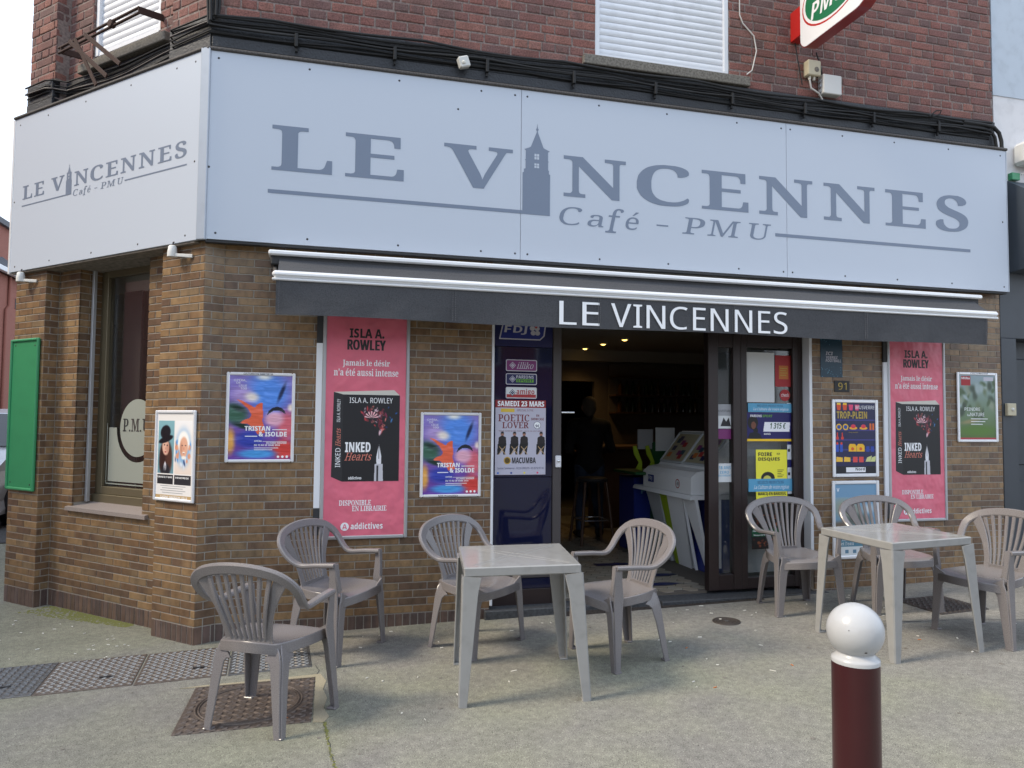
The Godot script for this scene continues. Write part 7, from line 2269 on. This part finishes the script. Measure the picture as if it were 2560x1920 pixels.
func build_street_things() -> void:
	var mb: MB
	# trench of tread plates
	var labels := ["pale worn steel tread plate at the far end of the covered trench", "brown tread plate between the pale plate and the pillar foot", "dark tread plate of the trench at the foot of the pillar", "tread plate at the end of the trench beside the tiled wall"]
	for k in 4:
		var x: float = [-1.82, -1.285, -0.765, -0.255][k]
		var w: float = [0.56, 0.52, 0.515, 0.50][k]
		var o := thing("trench_plate", labels[k], "plate", Vector3.ZERO)
		o.transform = on_ground(x, 0.47 - 0.065 * (x + 1.0) * 0.5, 0.055)
		var m: Material = M["steel_plate"] if k in [0, 3] else M["brown_plate"]
		part_box(o, "plate", m, Vector3(-w / 2 + 0.004, -0.004, -0.285), Vector3(w / 2 - 0.004, 0.005, 0.295), 0.002)
		mb = MB.new(); mb.xf = Transform3D(Basis(), Vector3(0, 0.005, 0))
		tread(mb, -w / 2 + 0.01, w / 2 - 0.01, -0.275, 0.285, 0.044, 0.021)
		put(mb, "tread", M["worn_tread"] if k != 0 else m, o).set_meta("kind", "stuff")
		part_box(o, "lift_slot", M["black_print"], Vector3(0.05, 0.0075, 0.10), Vector3(0.12, 0.0112, 0.118), 0.0)
	# square manhole cover
	var mh := thing("manhole_cover", "square brown manhole cover with a round lid under a chair", "manhole cover")
	mh.transform = on_ground(-0.318, 1.247, -0.03)
	part_box(mh, "frame", M["brown_plate"], Vector3(-0.335, -0.01, -0.325), Vector3(0.335, 0.005, 0.325), 0.003)
	mb = MB.new(); mb.xf = Transform3D(Basis(), Vector3(0, 0.005, 0))
	tread(mb, -0.325, 0.325, -0.315, 0.315, 0.054, 0.025, Vector3(0, 0, 0.268))
	put(mb, "tread", M["brown_plate"], mh).set_meta("kind", "stuff")
	mb = MB.new(); mb.lathe(Vector3(0, 0.005, 0), [Vector2(0.256, 0.0), Vector2(0.256, 0.005), Vector2(0.262, 0.006), Vector2(0.264, 0.0), Vector2(0.272, 0.0), Vector2(0.274, 0.006), Vector2(0.280, 0.005), Vector2(0.281, 0.0)], 64)
	put(mb, "lid_ring", M["brown_plate"], mh)
	# beige mortar patch round it
	var pt := [Vector2(-0.42, -0.335), Vector2(-0.30, -0.352), Vector2(0.0, -0.358), Vector2(0.25, -0.372), Vector2(0.365, -0.378), Vector2(0.40, -0.25), Vector2(0.385, -0.12), Vector2(0.41, 0.02), Vector2(0.395, 0.16), Vector2(0.425, 0.28), Vector2(0.40, 0.345), Vector2(0.345, 0.33), Vector2(0.338, -0.331), Vector2(-0.34, -0.329)]
	mb = MB.new()
	mb.xf = on_ground(-0.318, 1.247, -0.03) * Transform3D(Basis(Vector3(1, 0, 0), Vector3(0, 0, -1), Vector3(0, 1, 0)), Vector3(0, 0.0, 0))
	var fp := PackedVector2Array()
	for p in pt: fp.append(Vector2(p.x, -p.y))
	mb.prism(fp, -0.01, 0.004)
	single(mb, "mortar_patch", M["patch"], "beige broken mortar strip along the square manhole cover", "mortar")
	# small round cover
	mh = thing("round_cover", "small round cast iron cover in the asphalt before the doorstep", "cover")
	mh.transform = on_ground(2.995, 0.59)
	mb = MB.new(); mb.lathe(Vector3.ZERO, [Vector2(0.0, 0.005), Vector2(0.02, 0.005), Vector2(0.022, 0.002), Vector2(0.04, 0.002), Vector2(0.042, 0.005), Vector2(0.052, 0.005), Vector2(0.054, 0.002), Vector2(0.066, 0.002), Vector2(0.068, 0.005), Vector2(0.08, 0.005), Vector2(0.082, 0.002), Vector2(0.09, 0.002), Vector2(0.092, 0.006), Vector2(0.102, 0.006), Vector2(0.104, -0.005)], 32)
	put(mb, "lid", M["iron"], mh)
	part_box(mh, "key_square", M["steel_plate"], Vector3(-0.012, 0.003, -0.012), Vector3(0.012, 0.008, 0.012), 0.0)
	# square rusty cover near the far table
	mh = thing("square_cover", "square rusty tread cover in the asphalt behind the far table", "cover")
	mh.transform = on_ground(4.88, 0.66, 0.05)
	part_box(mh, "plate", M["iron"], Vector3(-0.24, -0.01, -0.23), Vector3(0.24, 0.005, 0.23), 0.003)
	mb = MB.new(); mb.xf = Transform3D(Basis(), Vector3(0, 0.005, 0)); tread(mb, -0.23, 0.23, -0.22, 0.22, 0.05, 0.02)
	put(mb, "tread", M["iron"], mh).set_meta("kind", "stuff")
	# tables
	var proto := make_table()
	var spots := [[1.178, 1.315, -8.1, "square grey plastic table before the open cafe door"], [3.845, 1.325, 2.4, "square grey plastic table beside the postered glass door"]]
	for i in 2:
		var t: Node3D = proto if i == 0 else proto.duplicate()
		t.name = numbered("plastic_table")
		add_child(t)
		t.transform = on_ground(spots[i][0], spots[i][1], deg_to_rad(spots[i][2]))
		tag(t, spots[i][3], "table", "grey plastic cafe tables")
	# chairs: place, facing direction, label
	var cp := make_chair()
	var list := [
		[-0.205, 1.455, 0.53, -0.85, "taupe plastic armchair standing on the square manhole cover, back to the street"],
		[0.155, 0.445, 0.80, 0.60, "taupe plastic armchair between the corner pillar and the pink poster"],
		[1.080, 0.580, 0.62, 0.785, "taupe plastic armchair at the near table beside the dark blue panel"],
		[1.930, 1.070, -0.98, 0.18, "taupe plastic armchair in front of the open doorway, facing the near table"],
		[3.722, 0.425, -0.10, 0.99, "taupe plastic armchair before the postered glass door"],
		[4.470, 0.610, -0.16, 0.985, "taupe plastic armchair with a white sticker before the framed wall posters"],
		[4.560, 1.405, -0.986, 0.164, "taupe plastic armchair at the end of the far table, next to the dark shopfront"]]
	for i in list.size():
		var c: Node3D = cp if i == 0 else cp.duplicate()
		c.name = numbered("plastic_chair")
		add_child(c)
		c.transform = on_ground(list[i][0], list[i][1], atan2(list[i][2], list[i][3]))
		tag(c, list[i][4], "chair", "taupe plastic chairs outside the cafe")
		if i in [1, 5]:
			var st := part_box(c, "price_sticker", M["sticker"], Vector3(0.135, 0.380, 0.2205), Vector3(0.17, 0.398, 0.2225), 0.0)
			st.set_meta("label", "small white sticker under the seat front")
	# bollard
	var b := thing("bollard", "dark red street bollard with a glossy white ball top", "bollard", Vector3(1.414, ground_y(1.414, 3.883), 3.883))
	mb = MB.new(); mb.lathe(Vector3.ZERO, [Vector2(0.0605, 0.0), Vector2(0.0605, 0.918), Vector2(0.0605, 0.918), Vector2(0.058, 0.922), Vector2(0.05, 0.923)], 48)
	put(mb, "post", M["maroon"], b)
	var pf := [Vector2(0.0612, 0.914), Vector2(0.0612, 0.922), Vector2(0.0600, 0.926), Vector2(0.053, 0.931), Vector2(0.0475, 0.937), Vector2(0.0460, 0.942)]
	for i in range(3, 25):
		var a := -PI / 2 + PI * i / 24.0
		if 0.0725 * cos(a) < 0.0460 and a < 0: continue
		pf.append(Vector2(maxf(0.0725 * cos(a), 0.0), 0.9965 + 0.0725 * sin(a)))
	mb = MB.new(); mb.lathe(Vector3.ZERO, pf, 56)
	put(mb, "ball", M["ball_white"], b)
	for q in [[-0.25, -0.62, 0.004], [0.5, -0.78, 0.0025], [-0.9, 0.2, 0.002]]:
		var dir := Vector3(cos(q[1]) * sin(q[0]), sin(q[1]), cos(q[1]) * cos(q[0]))
		mb = MB.new(); mb.xf = Transform3D(Basis(Quaternion(Vector3(0, 0, 1), dir)), Vector3(0, 0.9965, 0) + dir * 0.0723)
		mb.prism(PackedVector2Array([Vector2(-1, -0.3) * q[2], Vector2(0.1, -0.6) * q[2], Vector2(1.1, 0.0) * q[2], Vector2(0.3, 0.5) * q[2], Vector2(-0.7, 0.4) * q[2]]), -0.002, 0.0006)
		put(mb, "paint_chip", M["iron"], b)

func build_car() -> void:
	var c := thing("parked_car", "silver grey car parked in the side street beyond the corner", "car", Vector3(-5.0, ground_y(-5, -6.5) + 0.01, -5.9))
	var mb := MB.new()
	# body: side profile in (z, y), sections across x get narrower upwards; the front faces the camera
	var prof := [[0.0, 0.28], [0.06, 0.55], [-0.02, 0.80], [-0.25, 0.97], [-0.95, 1.10], [-1.75, 1.62], [-2.4, 1.69], [-3.6, 1.62], [-4.1, 1.05], [-4.2, 0.35], [-4.0, 0.22], [-0.2, 0.20]]
	var hw := func(y: float, z: float) -> float:
		return 0.90 - 0.16 * smoothstep(1.0, 1.7, y) - 0.12 * smoothstep(-0.5, 0.06, z) - 0.04 * (1.0 - smoothstep(0.2, 0.5, y))
	for i in prof.size():
		var p = prof[i]; var q = prof[(i + 1) % prof.size()]
		var wp: float = hw.call(p[1], p[0]); var wq: float = hw.call(q[1], q[0])
		var o := Vector3(0, p[1] + q[1] - 1.7, p[0] + q[0] + 4.0)
		mb.quad(Vector3(-wp, p[1], p[0]), Vector3(wp, p[1], p[0]), Vector3(wq, q[1], q[0]), Vector3(-wq, q[1], q[0]), o)
		for s in [-1.0, 1.0]:
			var g := Vector3(s * 0.88, 0.85, -2.0); var n := Vector3(s, 0, 0)
			var a := Vector3(s * wp, p[1], p[0]); var b2 := Vector3(s * wq, q[1], q[0])
			mb.quad(a, b2, g, g, n)
	put(mb, "body", M["car_paint"], c)
	mb = MB.new()
	mb.quad(Vector3(-0.78, 1.125, -0.96), Vector3(0.78, 1.125, -0.96), Vector3(0.66, 1.60, -1.70), Vector3(-0.66, 1.60, -1.70), Vector3(0, 0.7, 1))
	var ws := put(mb, "windscreen", M["car_glass"], c)
	ws.position = Vector3(0, 0.008, 0.008)
	for s in [-1.0, 1.0]:
		mb = MB.new(); mb.bev(Vector3(s * 0.62 - 0.16, 0.66, -0.12), Vector3(s * 0.62 + 0.16, 0.82, 0.035), 0.03)
		var hl := put(mb, "headlight", M["chrome"], c)
		mb = MB.new(); mb.xf = Transform3D(Basis(Vector3.RIGHT, PI / 2), Vector3(s * 0.60, 0.74, 0.03)); mb.lathe(Vector3.ZERO, [Vector2(0, 0.02), Vector2(0.04, 0.015), Vector2(0.05, 0.0)], 14)
		put(mb, "lens", M["car_glass"], hl)
		mb = MB.new(); mb.bev(Vector3(s * 1.0 - 0.10, 1.10, -1.05), Vector3(s * 1.0 + 0.10, 1.30, -0.93), 0.04)
		put(mb, "wing_mirror", M["car_paint"], c)
		for z in [-0.75, -3.35]:
			mb = MB.new(); mb.xf = Transform3D(Basis(Vector3(0, 0, 1), s * -PI / 2), Vector3(s * 0.72, 0.32, z))
			mb.lathe(Vector3.ZERO, [Vector2(0.20, 0.20), Vector2(0.29, 0.20), Vector2(0.32, 0.17), Vector2(0.32, 0.0), Vector2(0.2, 0.0)], 24)
			var wl := put(mb, "wheel", M["car_black"], c)
			mb = MB.new(); mb.xf = Transform3D(Basis(Vector3(0, 0, 1), s * -PI / 2), Vector3(s * 0.72, 0.32, z))
			mb.lathe(Vector3.ZERO, [Vector2(0.0, 0.19), Vector2(0.06, 0.195), Vector2(0.20, 0.185), Vector2(0.205, 0.2)], 24)
			put(mb, "rim", M["alu"], wl)
	part_box(c, "grille", M["car_black"], Vector3(-0.55, 0.45, 0.02), Vector3(0.55, 0.60, 0.062), 0.01)
	part_box(c, "bumper", M["car_black"], Vector3(-0.80, 0.20, -0.10), Vector3(0.80, 0.42, 0.05), 0.03)
	part_box(c, "number_plate", M["window_white"], Vector3(-0.26, 0.36, 0.05), Vector3(0.26, 0.47, 0.068), 0.003)

func build_small_things() -> void:
	var mb: MB
	var r := RandomNumberGenerator.new(); r.seed = 303
	# cigarette ends and paper scraps
	mb = MB.new()
	for k in 110:
		var x: float; var z: float
		if k < 70:
			x = r.randf_range(0.2, 5.2); z = pow(r.randf(), 1.5) * 1.6 + 0.12
		elif k < 105:
			x = r.randf_range(-3.0, -1.0); z = r.randf_range(-1.5, 0.2)
			if z < x + 1.05: z = minf(x + 1.05 + r.randf() * 0.4, 0.2)
		else:
			x = r.randf_range(-1.5, 4.0); z = r.randf_range(1.0, 4.6)
		mb.xf = on_ground(x, z, r.randf() * TAU)
		var L := r.randf_range(0.004, 0.014) * (1.6 if k % 11 == 0 else 1.0)
		var W := r.randf_range(0.002, 0.006)
		mb.bev(Vector3(-L, 0.0, -W), Vector3(L, r.randf_range(0.003, 0.007), W), 0.002)
	mb.xf = Transform3D()
	var o := single(mb, "litter", M["litter_white"], "pale scraps and cigarette ends scattered on the pavement", "litter")
	o.set_meta("kind", "stuff")
	mb = MB.new()
	for k in 5:
		var x := r.randf_range(-0.3, 4.6); var z := r.randf_range(0.6, 3.0)
		mb.xf = on_ground(x, z, r.randf() * TAU)
		mb.tube([Vector3(-0.011, 0.003, 0), Vector3(0.011, 0.003, 0)], 0.003, 6)
	o = single(mb, "cigarette_ends", M["orange_print"], "orange cigarette filters lying on the pavement", "litter")
	o.set_meta("kind", "stuff")
	# moss along the foot of the corner wall and in the crack
	mb = MB.new()
	for k in 900:
		var t := pow(r.randf(), 0.8)
		var s := -1.98 + t * 1.15
		var off := -0.10 + pow(r.randf(), 2.0) * (0.24 - 0.17 * t)
		var p := CH * Vector3(s, 0, off)
		var g := on_ground(p.x, p.z, r.randf() * TAU)
		var q := r.randf_range(0.006, 0.016)
		var hh := r.randf_range(0.003, 0.009)
		var a := g * Vector3(q, 0, 0); var b := g * Vector3(-q * 0.6, 0, q); var d := g * Vector3(-q * 0.6, 0, -q); var e := g * Vector3(0, hh, 0)
		mb.tri(a, b, e, (a + b - d * 2).normalized() + Vector3.UP, Vector3.UP, Vector3.UP)
		mb.tri(b, d, e, Vector3.UP, Vector3.UP, Vector3.UP)
		mb.tri(d, a, e, Vector3.UP, Vector3.UP, Vector3.UP)
	o = single(mb, "moss", M["moss"], "yellow green moss growing at the foot of the corner wall", "moss")
	o.set_meta("kind", "stuff")
	mb = MB.new()
	var line := [[0.075, 1.60], [0.085, 1.75], [0.095, 1.95], [0.115, 2.12], [0.125, 2.4], [0.15, 2.8], [0.165, 3.3], [0.20, 4.0], [0.24, 5.0]]
	for i in line.size() - 1:
		for k in 60:
			var t := r.randf()
			var x: float = lerpf(line[i][0], line[i + 1][0], t) + r.randfn(0.0, 0.004); var z: float = lerpf(line[i][1], line[i + 1][1], t)
			var g := on_ground(x, z, r.randf() * TAU)
			if r.randf() < 0.45 + 0.3 * sin(z * 7.0): continue
			var q := r.randf_range(0.003, 0.007)
			var a := g * Vector3(q, 0.0005, 0); var b := g * Vector3(-q, 0.0005, q); var d := g * Vector3(-q, 0.0005, -q); var e := g * Vector3(0, 0.005, 0)
			mb.tri(a, b, e, Vector3.UP, Vector3.UP, Vector3.UP); mb.tri(b, d, e, Vector3.UP, Vector3.UP, Vector3.UP); mb.tri(d, a, e, Vector3.UP, Vector3.UP, Vector3.UP)
	o = single(mb, "joint_moss", M["moss"], "thin line of moss in the pavement joint below the manhole cover", "moss")
	o.set_meta("kind", "stuff")
	# trodden gum
	mb = MB.new()
	for k in 60:
		var x := r.randf_range(-1.6, 5.0); var z := r.randf_range(0.3, 4.4)
		mb.xf = on_ground(x, z, r.randf() * TAU) * Transform3D(Basis(Vector3(1, 0, 0), Vector3(0, 0, -1), Vector3(0, 1, 0)), Vector3.ZERO)
		var pts := PackedVector2Array()
		var q := r.randf_range(0.006, 0.017)
		for i in 9: pts.append(Vector2(cos(TAU * i / 9), sin(TAU * i / 9) * r.randf_range(0.7, 1.0)) * q * r.randf_range(0.85, 1.1))
		mb.prism(pts, -0.002, 0.0022)
	mb.xf = Transform3D()
	o = single(mb, "trodden_gum", M["stone_sill"], "flat dark spots of trodden chewing gum on the pavement", "gum")
	o.set_meta("kind", "stuff")
	# hairline cracks in the asphalt
	mb = MB.new()
	for ln in [[[0.03, 0.70], [0.05, 0.80], [0.035, 0.90], [0.07, 1.02], [0.06, 1.15]], [[0.02, 0.50], [0.09, 0.56], [0.13, 0.70], [0.11, 0.82]], [[0.07, 1.6], [0.085, 1.75], [0.095, 1.95], [0.115, 2.12], [0.125, 2.4], [0.15, 2.8], [0.165, 3.3], [0.20, 4.0], [0.24, 5.0]], [[3.6, 0.95], [3.95, 0.86], [4.3, 0.98], [4.75, 1.05], [5.2, 1.2]]]:
		for i in ln.size() - 1:
			var p0 := Vector2(ln[i][0], ln[i][1]); var p1 := Vector2(ln[i + 1][0], ln[i + 1][1])
			var steps := int(p0.distance_to(p1) / 0.03) + 1
			var w0 := 0.003
			var last := p0
			for k in range(1, steps + 1):
				var t := float(k) / steps
				var p := p0.lerp(p1, t) + (Vector2(r.randfn(0, 0.004), r.randfn(0, 0.003)) if k < steps else Vector2.ZERO)
				var d := (p - last).normalized().orthogonal()
				var w1 := r.randf_range(0.0012, 0.0035)
				var A := last + d * w0; var B := last - d * w0; var D := p - d * w1; var E := p + d * w1
				var lift := 0.0012
				mb.quad(Vector3(A.x, ground_y(A.x, A.y) + lift, A.y), Vector3(B.x, ground_y(B.x, B.y) + lift, B.y), Vector3(D.x, ground_y(D.x, D.y) + lift, D.y), Vector3(E.x, ground_y(E.x, E.y) + lift, E.y), Vector3.UP)
				last = p
				w0 = w1
	o = single(mb, "asphalt_cracks", M["tarmac"], "dark hairline cracks in the pavement asphalt near the covers", "crack")
	o.set_meta("kind", "stuff")
